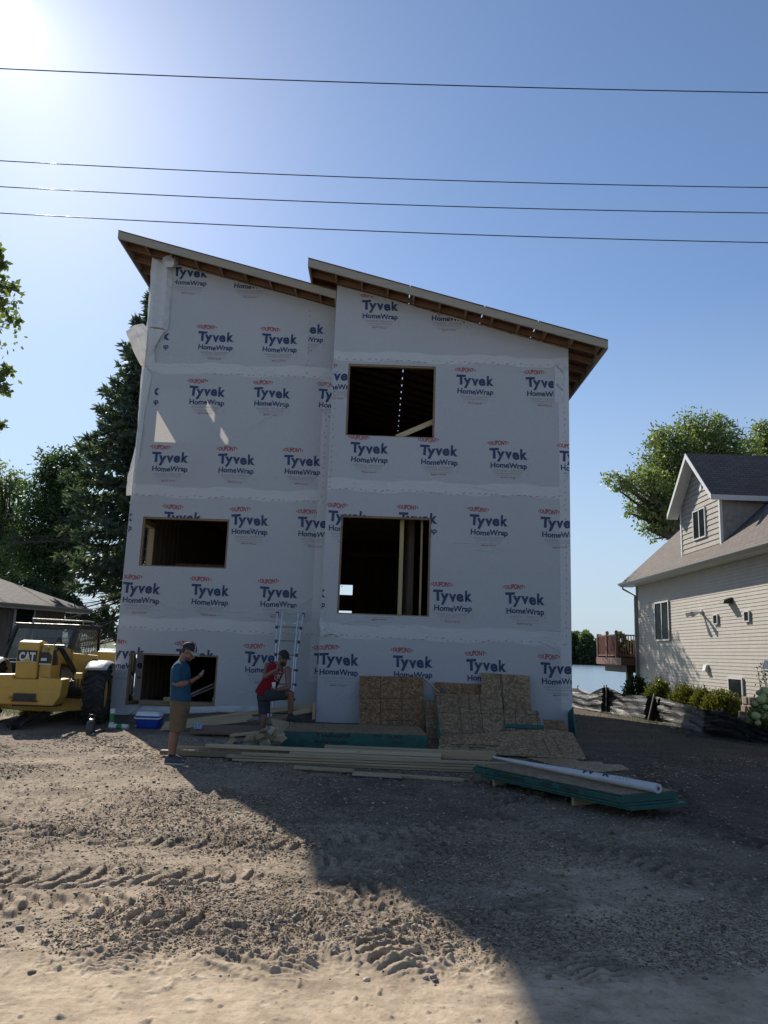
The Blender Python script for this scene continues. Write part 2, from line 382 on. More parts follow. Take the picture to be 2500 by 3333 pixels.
# where gravel, turned soil with added shade and grass lie
X,Y=XX.ravel(),YY.ravel()
rough=smooth(4.2,4.7,Y)
g1=smooth(.40,.56,fbm(X*.55,Y*.55,4,301))*.85
grv=np.clip(rough*(smooth(5.0,7.5,Y+ (fbm(X*.6,Y*.6,3,77)-.5)*2.5+np.abs(X-1)*.3)*.55+g1*.35),0,.85)
soil_shade=np.clip(DD.ravel()*.5+rough*smooth(.54,.70,fbm(X*2.2,Y*2.2,4,401))*.35+smooth(2.2,4.5,X-0.25*(Y-8)*(Y<8))*smooth(4.8,7,Y)*.62,0,.95)
soil_shade=np.clip(soil_shade+rough*smooth(6,11,Y)*.45*smooth(-2.5,.5,X)-smooth(14,18,Y)*.0,0,.95)  # darker soil on the right, darkened further to deepen the house shadow
lawn=np.clip(smooth(-6.0,-7.0,X+(fbm(X*1.5,Y*1.5,3,5)-.5)*1.5)*smooth(17.2,18.6,Y)+smooth(8.2,8.9,X-.28*np.maximum(0,15-Y)+(fbm(X*2,Y*2,3,6)-.5)*.8)*smooth(12,14,Y)+smooth(.55,.68,fbm(X*1.3,Y*1.3,4,8))*smooth(5.5,7.8,X)*smooth(12,14,Y)*.7+smooth(29,31,Y),0,1)
ca=gr.data.color_attributes.new('soil','FLOAT_COLOR','POINT')
ca.data.foreach_set('color',np.stack([grv,soil_shade,lawn,np.ones_like(grv)],-1).astype(np.float32).ravel())
# ---- loose stones
b=NB('stone'); oi=b.co
pc=b.vor(23.,b.n.new('ShaderNodeNewGeometry').outputs['Position'],out='Color'); ss=b.n.new('ShaderNodeSeparateColor'); b.l.new(pc,ss.inputs[0])
b.set(b.ramp(ss.outputs[0],[(0.,(.09,.068,.05)),(.45,(.19,.148,.112)),(.8,(.30,.24,.185)),(1.,(.48,.42,.34))]),.8,b.bump(b.noise(90,3),.3,.004))
ico=bmesh.new(); bmesh.ops.create_icosphere(ico,subdivisions=1,radius=1); iv=np.array([v.co[:] for v in ico.verts]); ifc=np.array([[v.index for v in f.verts] for f in ico.faces]); ico.free()
ns=4500
yy=4.3+(rng.random(ns)**1.6)*10; xx=(rng.random(ns)*2-1)*.56*yy
keep=(fbm(xx*.7,yy*.7,3,301)>.42)|(yy>7)|(rng.random(ns)<.35); keep&=(yy>4.6)|(rng.random(ns)<.15); xx,yy=xx[keep],yy[keep]; ns=len(xx)
zz,_=ground_z(xx,yy); sz=.005+.015*rng.random(ns)**3.5+.001*(yy/8)
V=iv[None]*(1+.35*(rng.random((ns,12,1))-.5)); V=V*np.stack([sz*(1+.5*rng.random(ns)),sz*(1+.5*rng.random(ns)),sz*.65],-1)[:,None,:]
an=rng.random(ns)*6.28; ca_,sa_=np.cos(an)[:,None],np.sin(an)[:,None]
V=np.stack([V[...,0]*ca_-V[...,1]*sa_,V[...,0]*sa_+V[...,1]*ca_,V[...,2]],-1)+np.stack([xx,yy,zz+sz*.2],-1)[:,None,:]
o=npmesh('gravel',V.reshape(-1,3),(ifc[None]+np.arange(ns)[:,None,None]*12).reshape(-1,3),MATS['stone']); o['kind']='stuff'; o['label']='loose grey and tan pebbles scattered over the dirt lot'; o['category']='gravel'
# fine gravel: a dense cover of small broken stones
ov=np.array([[1,0,0],[-1,0,0],[0,1,0],[0,-1,0],[0,0,1],[0,0,-1.]]); of=np.array([[0,2,4],[2,1,4],[1,3,4],[3,0,4],[2,0,5],[1,2,5],[3,1,5],[0,3,5]])
ns=140000; dpt=rng.random(ns); yy=1.7/(1.7/4.55+(1.7/14.5-1.7/4.55)*dpt**.9); xx=(rng.random(ns)*2-1)*.56*yy
dens=.10+.80*smooth(.44,.60,fbm(xx*.8,yy*.8,4,311)); dens*=smooth(4.5,4.9,yy+(fbm(xx*1.1,yy*.2,2,91)-.5)*.35); k=rng.random(ns)<dens; xx,yy=xx[k],yy[k]; ns=len(xx)
zz,_=ground_z(xx,yy); sz=yy*.00105*(.5+1.0*rng.random(ns)**2.6)+.0012
V=ov[None]*(1+.5*(rng.random((ns,6,1))-.5)); V=V*np.stack([sz*(1+.7*rng.random(ns)),sz*(1+.7*rng.random(ns)),sz*(.28+.3*rng.random(ns))],-1)[:,None,:]
an=rng.random(ns)*6.28; ca_,sa_=np.cos(an)[:,None],np.sin(an)[:,None]
V=np.stack([V[...,0]*ca_-V[...,1]*sa_,V[...,0]*sa_+V[...,1]*ca_,V[...,2]],-1)+np.stack([xx,yy,zz+sz*.25],-1)[:,None,:]
b=NB('fine_stone'); rp=b.n.new('ShaderNodeNewGeometry').outputs['Random Per Island']
b.set(b.ramp(rp,[(0.,(.09,.066,.046)),(.35,(.195,.146,.102)),(.75,(.31,.238,.168)),(.95,(.43,.345,.255)),(1.,(.55,.48,.39))]),.9,spec=.25)
o=npmesh('fine_gravel',V.reshape(-1,3),(of[None]+np.arange(ns)[:,None,None]*6).reshape(-1,3),MATS['fine_stone']); o['kind']='stuff'; o['label']='fine tan and brown gravel covering the dirt lot'; o['category']='gravel'
# ---- lake
b=NB('lake_water'); w=b.noise(1.,4,.6,b.map((.25,1.6,1)))
b.set((.16,.22,.26),.22,b.bump(w,.35,.15),spec=.6)
mb=MB(); mb.quad((-900,40,-2.3),(1500,40,-2.3),(1500,560,-2.3),(-900,560,-2.3)); struct(mb.build('lake',MATS['lake_water']))
# ================================================================ MATERIALS shared
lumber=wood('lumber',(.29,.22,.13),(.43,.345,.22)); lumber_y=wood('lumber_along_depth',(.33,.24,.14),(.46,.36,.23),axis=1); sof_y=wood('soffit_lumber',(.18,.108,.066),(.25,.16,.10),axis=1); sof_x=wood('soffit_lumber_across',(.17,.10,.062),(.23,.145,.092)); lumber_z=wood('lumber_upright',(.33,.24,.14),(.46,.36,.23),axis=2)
lumber_old=wood('lumber_grey',(.17,.125,.08),(.25,.19,.125))
osb_m=osb('osb'); osb_red=osb('osb_reddish',(1.0,.80,.62),.85); osb_dim=osb('osb_inside_dim',(1.0,.75,.6),.34); lum_dim=wood('lumber_inside_dim',(.15,.11,.075),(.23,.175,.12)); lum_dim_z=wood('lumber_inside_dim_upright',(.10,.07,.048),(.16,.115,.08),axis=2); osb_soffit=osb('osb_soffit',(1.,.66,.52),.5)  # inside copies darkened in colour to imitate the dim interior
b=NB('house_wrap'); pos=b.n.new('ShaderNodeNewGeometry').outputs['Position']
wn=b.noise(1.,6,.62,b.map((1.1,1.1,2.6),pos),.4); fib=b.noise(26.,4,.7,pos); blot=b.noise(.8,3,.5,pos)
wc=b.ramp(fib,[(.3,(.44,.47,.50)),(.7,(.51,.54,.57))]); wc=b.mix(b.ramp(blot,[(.35,.0),(.75,.25)]),wc,(.38,.41,.44))
cr=b.noise(1.,3,.5,b.map((2.2,2.2,7.),pos,(0,.35,0)),1.4)
cr=b.math('ABSOLUTE',b.math('SUBTRACT',cr,.5)); cr=b.ramp(cr,[(0.,1.),(.035,0.)])
crm=b.ramp(b.noise(.55,2,.5,pos),[(.48,0.),(.62,1.)])
hh=b.math('ADD',b.math('ADD',b.math('MULTIPLY',wn,.6),b.math('MULTIPLY',b.math('MULTIPLY',cr,crm),.04)),b.math('MULTIPLY',fib,.05))
b.set(wc,.5,b.bump(hh,.5,.045),spec=.3); wrap_m=b.translucent((.80,.74,.64),.22)
b=NB('house_wrap_double'); pos=b.n.new('ShaderNodeNewGeometry').outputs['Position']
wn=b.noise(1.,6,.62,b.map((2.,2.,6.),pos)); b.set(b.ramp(b.noise(26.,4,.7,pos),[(.3,(.51,.53,.55)),(.7,(.57,.59,.61))]),.5,b.bump(wn,.5,.04),spec=.3); wrap2_m=b.translucent((.80,.74,.64),.15)
ink_blue=simple('ink_blue',(.014,.034,.105),.6,.12,8); ink_red=simple('ink_red',(.30,.018,.03),.6,.12,8); ink_grey=simple('ink_grey',(.30,.31,.33),.6,.1,8)
concrete=simple('concrete',(.13,.12,.115),.85,.25,5,.4,60,dirt=(.17,.13,.10))
ink_dark=simple('ink_black',(.02,.02,.022),.6,.2,9)
# ================================================================ LETTERING
FONT={}
def glyphs(txt,bold=0.):
    """2-D outline mesh of a word in the built-in font: verts scaled so cap height is 1, starting at 0"""
    key=(txt,bold)
    if key in FONT: return FONT[key]
    cu=bpy.data.curves.new('t','FONT'); cu.body=txt; cu.size=1; cu.offset=bold; cu.resolution_u=3
    ob=bpy.data.objects.new('t',cu); me=ob.to_mesh()
    v=np.array([q.co[:2] for q in me.vertices]); f=[list(p.vertices) for p in me.polygons]
    ob.to_mesh_clear(); bpy.data.objects.remove(ob); bpy.data.curves.remove(cu)
    FONT[key]=(v,f); return FONT[key]
CAP=.729
def word(txt,x,z,w,h,bold=0.,base=True):
    """list of (verts2d,faces): word of width w, capitals h high, baseline at z, left edge x"""
    v,f=glyphs(txt,bold); v=v.copy(); x0,x1=v[:,0].min(),v[:,0].max()
    v[:,0]=(v[:,0]-x0)*w/(x1-x0)+x; v[:,1]=v[:,1]*h/CAP+z
    return v,f
def rect2(x0,x1,z0,z1): return np.array([[x0,z0],[x1,z0],[x1,z1],[x0,z1]]),[[0,1,2,3]]
def logo():
    """one print of the wrap, origin at the top left of the big word, metres; (material,verts,faces)"""
    P=[]
    v,f=word('DUPONT',-.005,.086,.40,.070,.022)
    xm=(v[:,0].min()+v[:,0].max())/2; k=(v[:,0]-xm)/.19; bul=1.15+.5*(1-k*k)             # letters taller in the middle: an oval
    v[:,1]=(.088+.033)+(v[:,1]-(.088+.033))*bul; P.append((1,v,f))
    for sgn,x in ((-1,-.022),(1,.402)):
        a=[[x,.093],[x+sgn*.013,.102],[x+sgn*.034,.122],[x+sgn*.013,.142],[x,.150],[x+sgn*.009,.122]]
        P.append((1,np.array(a),[[0,1,2,3,4,5]]))
    T,f=word('T',.0,-.237,.215,.237,.042); P.append((0,T,f))
    for ch,x,w in (('y',.165,.185),('v',.35,.165),('e',.515,.16),('k',.70,.16)):
        v,f=word(ch,x,-.237,w,.237,.042); P.append((0,v,f))
    P.append((0,*word('HomeWrap',.03,-.46,.83,.128,.028)))
    P.append((2,*word('o',.872,-.243,.022,.035))); P.append((2,*word('o',.872,-.468,.022,.035)))
    for z in (-.515,-.532,-.549): P.append((2,*rect2(.085,.40,z,z+.0065))); P.append((2,*rect2(.435,.76,z,z+.0065)))
    for z in (-.585,-.602): P.append((2,*rect2(.13,.73,z,z+.0065)))
    P.append((2,*word('Call 1-800-448-9835  homewrap.com/homes',.16,-.655,.56,.022,.0)))
    P.append((1,*word('MADE IN THE USA',.27,-.70,.33,.030,.004)))
    P.append((2,*rect2(.855,.90,-.535,-.528))); 
    h=[[.865+.018*math.cos(a),-.60+.022*math.sin(a)] for a in [k*math.pi/3+.52 for k in range(6)]]; hi=[[.865+.012*math.cos(a),-.60+.015*math.sin(a)] for a in [k*math.pi/3+.52 for k in range(6)]]
    P.append((2,np.array(h+hi),[[i,(i+1)%6,6+(i+1)%6,6+i] for i in range(6)]))
    return P
LOGO=logo()
def clip2(bm,pt,no):
    bmesh.ops.bisect_plane(bm,geom=bm.verts[:]+bm.edges[:]+bm.faces[:],dist=1e-5,plane_co=pt,plane_no=no,clear_outer=True)
def print_logo(dst,x,z,y,clips=(),holes=()):
    """put one print on the plane y into builder dst; clips: half planes ((x,z),(nx,nz)) whose outside is cut; holes: x0,x1,z0,z1"""
    jr=random.Random(int(x*1000)+int(z*777)); ja=jr.uniform(-.010,.010); jp=jr.uniform(0,6)
    def bend(a,c):      # the print follows the slack of the sheet
        a2=a*math.cos(ja)-c*math.sin(ja)+.005*math.sin(c*17+jp); c2=a*math.sin(ja)+c*math.cos(ja)+.007*math.sin(a*9+jp)+.004*math.sin(a*23+2*jp); return a2,c2
    def emit(cl):
        bm=bmesh.new()
        ml=bm.faces.layers.int.new('m')
        for m,v,f in LOGO:
            vs=[bm.verts.new((bend(a,c)[0]+x,y,bend(a,c)[1]+z)) for a,c in v]
            for q in f:
                try: fc=bm.faces.new([vs[i] for i in q]); fc[ml]=m
                except ValueError: pass
        for (px,pz),(nx,nz) in cl: clip2(bm,(px,y,pz),(nx,0,nz))
        bm.verts.index_update(); i0=len(dst.v)
        for v in bm.verts: dst.v.append(v.co.copy())
        for fc in bm.faces:
            ix=[i0+v.index for v in fc.verts]
            if fc.normal.y>0: ix=ix[::-1]
            dst.f.append(ix); dst.mi.append(fc[ml])
        bm.free()
    x0,x1,z0,z1=x-.06,x+.93,z-.74,z+.2
    for h in holes:
        if h[0]<x1 and h[1]>x0 and h[2]<z1 and h[3]>z0:
            base=list(clips)
            emit(base+[((h[0],0),(1,0))]); emit(base+[((h[1],0),(-1,0))])
            mid=base+[((h[0],0),(-1,0)),((h[1],0),(1,0))]
            emit(mid+[((0,h[3]),(0,-1))]); emit(mid+[((0,h[2]),(0,1))]); return
    emit(list(clips))
# ================================================================ NEW HOUSE
YL,YR=17.2,16.6; XL,XM,XR=-5.9,-1.295,4.18; YB=28.0; SL=-.256
roofL=lambda x: 10.97+SL*(x+5.29)     # underside of the left roof over the wall
roofR=lambda x: 10.26+SL*(x+1.28)
house=thing('house_under_construction','tall unfinished house wrapped in white printed sheeting, three storeys under two bare sloping roofs','house',(-.9,17.2,0))
WL2=(-5.57,-3.57,3.455,4.60); WL1=(-5.585,-3.6,.355,1.50); WCV=(-5.49,-3.56,6.40,7.70)
WR3=(-.945,1.09,6.545,8.275); WR2=(-.955,1.065,2.495,4.69)
def sheet(mb,x0,x1,z0,y,top,holes,bot=None):
    """upright sheet on plane y from z0 (or bot(x)) up to top(x), with rectangular holes"""
    xs=sorted({x0,x1,*[v for h in holes for v in h[:2] if x0<v<x1],*np.linspace(x0,x1,5)})
    for a,c in zip(xs[:-1],xs[1:]):
        hs=sorted([h for h in holes if h[0]<=a+1e-6 and h[1]>=c-1e-6],key=lambda h:h[2])
        lo=[bot(a),bot(c)] if bot else [z0,z0]
        for h in hs:
            mb.poly([(a,y,lo[0]),(c,y,lo[1]),(c,y,h[2]),(a,y,h[2])]); lo=[h[3],h[3]]
        mb.poly([(a,y,lo[0]),(c,y,lo[1]),(c,y,top(c)),(a,y,top(a))])
botL=lambda x: .15+.055*(x-XL)
# wrap sheets, each section one part, with the printed ink as its sub-part
mb=MB(); sheet(mb,XL,XM,0,YL,lambda x: roofL(x)-.02-.04*math.sin(x*5)**2,[WL2,WL1],botL)
def folds(mb,y,lst):
    """slack creases standing up from the sheet: x,z,length,angle,width"""
    for x,z,l,a,w in lst:
        p=[Vector((x+l*t*math.cos(a)+.02*math.sin(t*7+x*5),y-.001,z+l*t*math.sin(a)+.025*math.sin(t*5+z*3))) for t in np.linspace(0,1,9)]
        if any(h[0]-.05<q.x<h[1]+.05 and h[2]-.05<q.z<h[3]+.05 for h in (WL1,WL2,WR2,WR3) for q in p) or (abs(y-YR)<.1 and p[-1].x>XR-.05) or (abs(y-YL)<.1 and (p[-1].x>XM-.05 or p[0].x<XL+.05)): continue
        mb.tube(p,[1.7*w*max(.12,math.sin(math.pi*min(.97,max(.03,t)))) for t in np.linspace(0,1,9)],6,sq=(1.,.45))
rf_=random.Random(77); FL=[]
for k in range(9): FL.append((-2.5+.1*k,2.25+.07*k,.9-.03*k,.45+.03*k,.010))            # fan of pulls by the step in the wall
for k in range(8): FL.append((-3.6+.14*k,6.55+.10*k,.8,.50+.05*k,.009))
for k in range(6): FL.append((-5.5+.6*k,2.45+rf_.uniform(-.1,.1),rf_.uniform(.5,1.1),rf_.uniform(-.08,.06),.010))
for k in range(10): FL.append((rf_.uniform(-5.7,-2.2),rf_.choice((5.4,8.4,2.3))+rf_.uniform(-.12,.15),rf_.uniform(.4,.9),rf_.uniform(-.35,.35),.008))
for k in range(5): FL.append((-3.3+.25*k,.55+.08*k,.5,.5+.1*k,.008))
folds(mb,YL,FL)
wl=mb.build('wall_wrap',wrap_m,house)
mb=MB(); sheet(mb,XM-.005,XR,.19,YR,lambda x: roofR(x)-.02-.04*math.sin(x*4)**2,[WR3,WR2]); 
mb.quad((XM-.005,YL,.19),(XM-.005,YR,.19),(XM-.005,YR,roofR(XM)-.05),(XM-.005,YL,roofR(XM)-.05))
mb.quad((XR,YR,.19),(XR,YB,.19),(XR,YB,roofR(XR)-.03),(XR,YR,roofR(XR)-.03))
FR=[]
for k in range(7): FR.append((XM+.1+.05*k,6.0+.22*k,.6,1.0-.08*k,.008))
for k in range(8): FR.append((1.3+.15*k,4.05+.02*math.sin(k)*3,.55,.25-.07*k,.009))
for k in range(9): FR.append((XR-.9+.03*k,2.05+.05*k,.75,-.25+.09*k,.009))
for k in range(10): FR.append((rf_.uniform(XM+.1,XR-1.),rf_.choice((5.55,2.3,8.6))+rf_.uniform(-.1,.15),rf_.uniform(.4,.9),rf_.uniform(-.3,.3),.008))
for k in range(5): FR.append((XM+.15+.12*k,.45+.05*k,.45,1.2-.15*k,.008))
for k in range(4): FR.append((-.9+.5*k,2.28,.6,rf_.uniform(-.15,.1),.009))
folds(mb,YR,FR)
wr=mb.build('wall_wrap',wrap_m,house)
# lapped bands (double layer)
def wavy(x0,x1,z,y,ht,amp=.015,seed=0,n=26):
    mb=MB(); xs=np.linspace(x0,x1,n)
    for a,c in zip(xs[:-1],xs[1:]):
        f=lambda q: z+amp*math.sin(q*3.1+seed)+amp*.6*math.sin(q*9.3+seed*2)
        mb.poly([(a,y,f(a)),(c,y,f(c)),(c,y,f(c)+ht),(a,y,f(a)+ht)])
    return mb
for i,(z,ht) in enumerate(((5.08,.26),(2.02,.28),(8.11,.27))): wavy(XL+.03,XM-.01,z,YL-.004,ht,.028,i).build('lap_band',wrap2_m,wl)
for i,(z,ht) in enumerate(((5.25,.27),(1.98,.30),(8.36,.22))): wavy(XM,XR-.005,z,YR-.004,ht,.028,i+5).build('lap_band',wrap2_m,wr)
mb=MB(); mb.bb(XR-.24,XR-.005,YR-.0045,YR-.0035,.24,8.3); mb.build('lap_band',wrap2_m,wr)
mb=MB(); mb.bb(XM-.26,XM-.03,YL-.0045,YL-.0035,1.0,8.1); mb.build('lap_band',wrap2_m,wl)
# cap staples and scratches along the seams
pl=MB(); pr_=MB()
def ticks(mb,x0,x1,z,y,step=.16,sd=0):
    r=random.Random(sd); mb.cur=3; x=x0
    while x<x1:
        L_=r.uniform(.025,.06); a=r.uniform(.1,.7); zz=z+r.uniform(-.02,.03)
        dx,dz=L_*math.cos(a),L_*math.sin(a)
        mb.poly([(x,y,zz),(x+dx,y,zz+dz),(x+dx-.004,y,zz+dz+.011),(x-.004,y,zz+.010)]); 
        if r.random()<.5: mb.poly([(x+dx,y,zz+dz),(x+dx+.02,y,zz+dz-.004),(x+dx+.02,y,zz+dz+.006),(x+dx,y,zz+dz+.01)])
        x+=step*r.uniform(.6,1.3)
    mb.cur=0
ink_grey_d=simple('seam_mark',(.10,.115,.14),.6,.1,8)
for i,z in enumerate((5.09,2.03)): ticks(pl,XL+.1,XM-.1,z,YL-.008,sd=i)
ticks(pl,-4.2,XM-.1,8.11,YL-.008,sd=7)
for i,z in enumerate((5.26,2.0,8.37)): ticks(pr_,XM+.1,XR-.15,z,YR-.008,sd=i+3)
def vticks(mb,x,z0,z1,y,sd):
    r=random.Random(sd); mb.cur=3; z=z0
    while z<z1:
        a=r.uniform(-.015,.015); mb.poly([(x+a,y,z),(x+a+.012,y,z+.004),(x+a+.02,y,z+.05),(x+a+.008,y,z+.045)]); z+=r.uniform(.1,.22)
    mb.cur=0
vticks(pl,XM-.17,5.2,8.0,YL-.008,1); vticks(pl,-1.98,8.2,9.9,YL-.008,2); vticks(pr_,XR-.12,2.0,8.3,YR-.008,3); vticks(pr_,XM+.05,5.3,8.3,YR-.008,4)
# staples: tiny dots
def dots(mb,x0,x1,z0,z1,y,holes,sd):
    r=random.Random(sd); mb.cur=3
    z=z0
    while z<z1:
        x=x0+r.uniform(0,.2)
        while x<x1:
            if not any(h[0]-.05<x<h[1]+.05 and h[2]-.05<z<h[3]+.05 for h in holes): q=z+r.uniform(-.03,.03); mb.poly([(x,y,q),(x+.012,y,q),(x+.012,y,q+.012),(x,y,q+.012)])
            x+=r.uniform(.26,.5)
        z+=r.uniform(.65,1.0)
    mb.cur=0
dots(pl,XL+.1,XM-.1,.8,9.6,YL-.008,[WL1,WL2],11); dots(pr_,XM+.1,XR-.1,.8,8.7,YR-.008,[WR2,WR3],12)
# ---- prints
HOL=[WL2,WL1]; HOR=[WR3,WR2]
def z1(x,y): return (350+.4822*x,700+.4822*y)
def z3(x,y): return (350+.4822*x,1550+.4822*y)
def z2(x,y): return (1000+.6028*x,800+.6028*y)
def z4(x,y): return (1000+.6028*x,1550+.6028*y)
LE=((XL+.02,0),(-1,0)); RE=((XM-.012,0),(1,0))
def PLg(q,*cl):
    p=aY(*q,YL); print_logo(pl,p.x,p.z,YL-.0065,[LE,RE,*cl],HOL)
def topcut(fun,x,d): return ((x,fun(x)-d),(-SL,1))
for q in ((445,350),(855,375)): PLg(z1(*q),topcut(roofL,aY(*z1(*q),YL).x,.07),((aY(*z1(458,400),YL).x,0),(-1,0)))
cutV=((-1.985,0),(1,0))
PLg(z1(185,770),((-5.47,0),(-1,0))); PLg(z1(615,785),cutV); PLg(z1(1045,800),cutV)
PLg(z1(1225,728),((-1.975,0),(-1,0)))
PLg(z1(112,1138),((-5.58,0),(-1,0))); PLg(z1(555,1150)); PLg(z1(992,1160)); PLg(z1(1425,1172))
for q in ((302,1598),(750,1608),(1195,1618)): PLg(z1(*q))
for q in ((-75,222),(385,238),(838,255),(1287,272)): PLg(z3(*q))
for q in ((107,712),(570,727),(1030,742)): PLg(z3(*q))
for q in ((-5,1150),(465,1165),(930,1180),(1395,1195)): PLg(z3(*q))
LE2=((XM+.004,0),(-1,0)); RE2=((XR-.01,0),(1,0))
def PRg(q,*cl):
    p=aY(*q,YR); print_logo(pr_,p.x,p.z,YR-.0065,[LE2,RE2,*cl],HOR)
for q in ((297,292),(667,305),(1040,320)): PRg(z2(*q),topcut(roofR,aY(*z2(*q),YR).x,.07))
for q in ((63,671),(435,683),(807,695)): PRg(z2(*q))
PRg(z2(1180,708),((aY(*z2(1330,730),YR).x,0),(1,0)))
for q in ((235,1060),(610,1073),(985,1090),(1362,1105)): PRg(z2(*q))
for q in ((115,183),(495,195),(877,205),(1260,218)): PRg(z4(*q))
for q in ((-110,588),(290,600),(680,612),(1070,625)): PRg(z4(*q))
for q in ((65,952),(463,968),(860,985),(1258,1003)): PRg(z4(*q))
pl.build('printed_lettering',[ink_blue,ink_red,ink_grey,ink_grey_d],wl); pr_.build('printed_lettering',[ink_blue,ink_red,ink_grey,ink_grey_d],wr)  # these meshes also hold the staples and seam scratches
# flashing tape
tape_m=simple('flashing_tape',(.42,.44,.46),.45,.12,10,.3,30)
a_=aY(*z2(1335,630),YR); c_=aY(*z2(1390,850),YR)
mb=MB(); mb.bb(a_.x,c_.x,YR-.009,YR-.0065,c_.z,a_.z); fl=mb.build('flashing_tape',tape_m,wr)
mb=MB()
for k in range(3):
    v,f=word('Flashing Tape',0,0,.36,.05,.005); a=-.72
    vv=[(a_.x+.02+p[0]*math.cos(a)-p[1]*math.sin(a),YR-.0105,a_.z-.1-k*.45+p[0]*math.sin(a)+p[1]*math.cos(a)) for p in v]
    vv=[(min(q[0],c_.x-.005),q[1],max(q[2],c_.z+.02)) for q in vv]; mb.arrays(vv,f)
mb.build('printed_lettering',ink_dark,fl)
# ---- loose wrap at the upper left corner
flap_m=wrap2_m
def patch(name,P,parent,mat=None,sub=2):
    """grid of 3-D points smoothed into cloth"""
    me=bpy.data.meshes.new(name); nr_,nc_=len(P),len(P[0]); off=wloc(parent)
    me.from_pydata([tuple(Vector(p)-off) for r in P for p in r],[],[[i*nc_+j,i*nc_+j+1,(i+1)*nc_+j+1,(i+1)*nc_+j] for i in range(nr_-1) for j in range(nc_-1)])
    o=finish(name,me,mat or flap_m,parent,False,0); md=o.modifiers.new('s','SUBSURF'); md.subdivision_type='SIMPLE'; md.levels=3; md.render_levels=3
    tx=bpy.data.textures.new('crinkle','CLOUDS'); tx.noise_scale=.22; tx.noise_depth=2
    dm=o.modifiers.new('d','DISPLACE'); dm.texture=tx; dm.texture_coords='GLOBAL'; dm.strength=.07; dm.mid_level=.5
    return o
zc=[(300,285,375,330,430,345),(290,420,360,430,440,440),(278,560,345,570,425,580),(268,690,330,700,415,700),(262,757,330,757,408,775)]
P=[[aY(*z1(r[0],r[1]),YL-.02),aY(*z1((r[0]+r[2])/2,(r[1]+r[3])/2),YL-.08),aY(*z1(r[2],r[3]),YL-.04),aY(*z1((r[2]+r[4])/2,(r[3]+r[5])/2),YL-.10),aY(*z1(r[4],r[5]),YL-.015)] for r in zc]
patch('loose_wrap',P,house)
# torn tongue that folds out past the corner
P=[[aY(*z1(125,785),YL-.10),aY(*z1(180,745),YL-.22),aY(*z1(240,730),YL-.10),aY(*z1(268,757),YL-.03)],
   [aY(*z1(150,860),YL-.12),aY(*z1(200,830),YL-.25),aY(*z1(250,810),YL-.12),aY(*z1(275,800),YL-.03)],
   [aY(*z1(190,950),YL-.10),aY(*z1(215,930),YL-.2),aY(*z1(250,910),YL-.10),aY(*z1(270,900),YL-.03)],
   [aY(*z1(235,1030),YL-.05),aY(*z1(242,1015),YL-.1),aY(*z1(252,1010),YL-.05),aY(*z1(262,1005),YL-.02)]]
patch('loose_wrap',P,house)
P=[[aY(*z1(268,757),YL-.03),aY(*z1(310,765),YL-.12),aY(*z1(380,775),YL-.08),aY(*z1(408,765),YL-.02)],
   [aY(*z1(270,850),YL-.03),aY(*z1(300,850),YL-.13),aY(*z1(345,840),YL-.08),aY(*z1(360,830),YL-.02)],
   [aY(*z1(262,950),YL-.03),aY(*z1(275,940),YL-.11),aY(*z1(300,930),YL-.07),aY(*z1(315,915),YL-.02)],
   [aY(*z1(240,1015),YL-.03),aY(*z1(260,1010),YL-.07),aY(*z1(280,1040),YL-.05),aY(*z1(330,1060),YL-.02)]]
patch('loose_wrap',P,house)
# crumpled wad under the eave
P=[[aY(*z1(375,285),YL-.05),aY(*z1(405,272),YL-.2),aY(*z1(450,272),YL-.22),aY(*z1(478,290),YL-.05)],
   [aY(*z1(370,320),YL-.06),aY(*z1(400,310),YL-.26),aY(*z1(450,318),YL-.28),aY(*z1(476,325),YL-.06)],
   [aY(*z1(385,345),YL-.05),aY(*z1(410,352),YL-.20),aY(*z1(440,350),YL-.2),aY(*z1(465,350),YL-.05)]]
patch('loose_wrap',P,house)
# side corner strip
P=[[aY(*z1(232,1010),YL-.02),aY(*z1(262,1040),YL-.05),aY(*z1(300,1075),YL-.02)],
   [aY(*z1(212,1300),YL-.02),aY(*z1(232,1320),YL-.06),aY(*z1(250,1340),YL-.02)],
   [aY(*z1(190,1560),YL-.02),aY(*z1(195,1600),YL-.05),aY(*z1(215,1620),YL-.02)],
   [aY(*z1(140,1750),YL-.03),aY(*z1(160,1760),YL-.08),aY(*z1(180,1760),YL-.02)],
   [aY(*z1(124,1892),YL-.03),aY(*z1(150,1892),YL-.07),aY(*z1(170,1890),YL-.02)]]
patch('loose_wrap',P,house)
# wrap gathered at the lower step and at the bottom hem
P=[[aY(*z4(65,800),YR-.02),aY(*z4(68,760),YR-.05),aY(*z4(85,770),YR-.03)],
   [aY(*z4(70,835),YR-.08),aY(*z4(95,825),YR-.10),aY(*z4(130,835),YR-.02)],
   [aY(*z4(75,865),YR-.03),aY(*z4(130,850),YR-.07),aY(*z4(200,872),YR-.02)]]
patch('loose_wrap',P,house)
mbh=[]
xs=np.linspace(XL+.05,-2.4,16)
P=[[(x,YL-.01-dy*(.6+.4*math.sin(x*7)),botL(x)+dz) for x in xs] for dy,dz in ((0,.12),(.025,.05),(.035,0),(.02,-.02))]
patch('wrap_hem',P,house,wrap2_m,1)
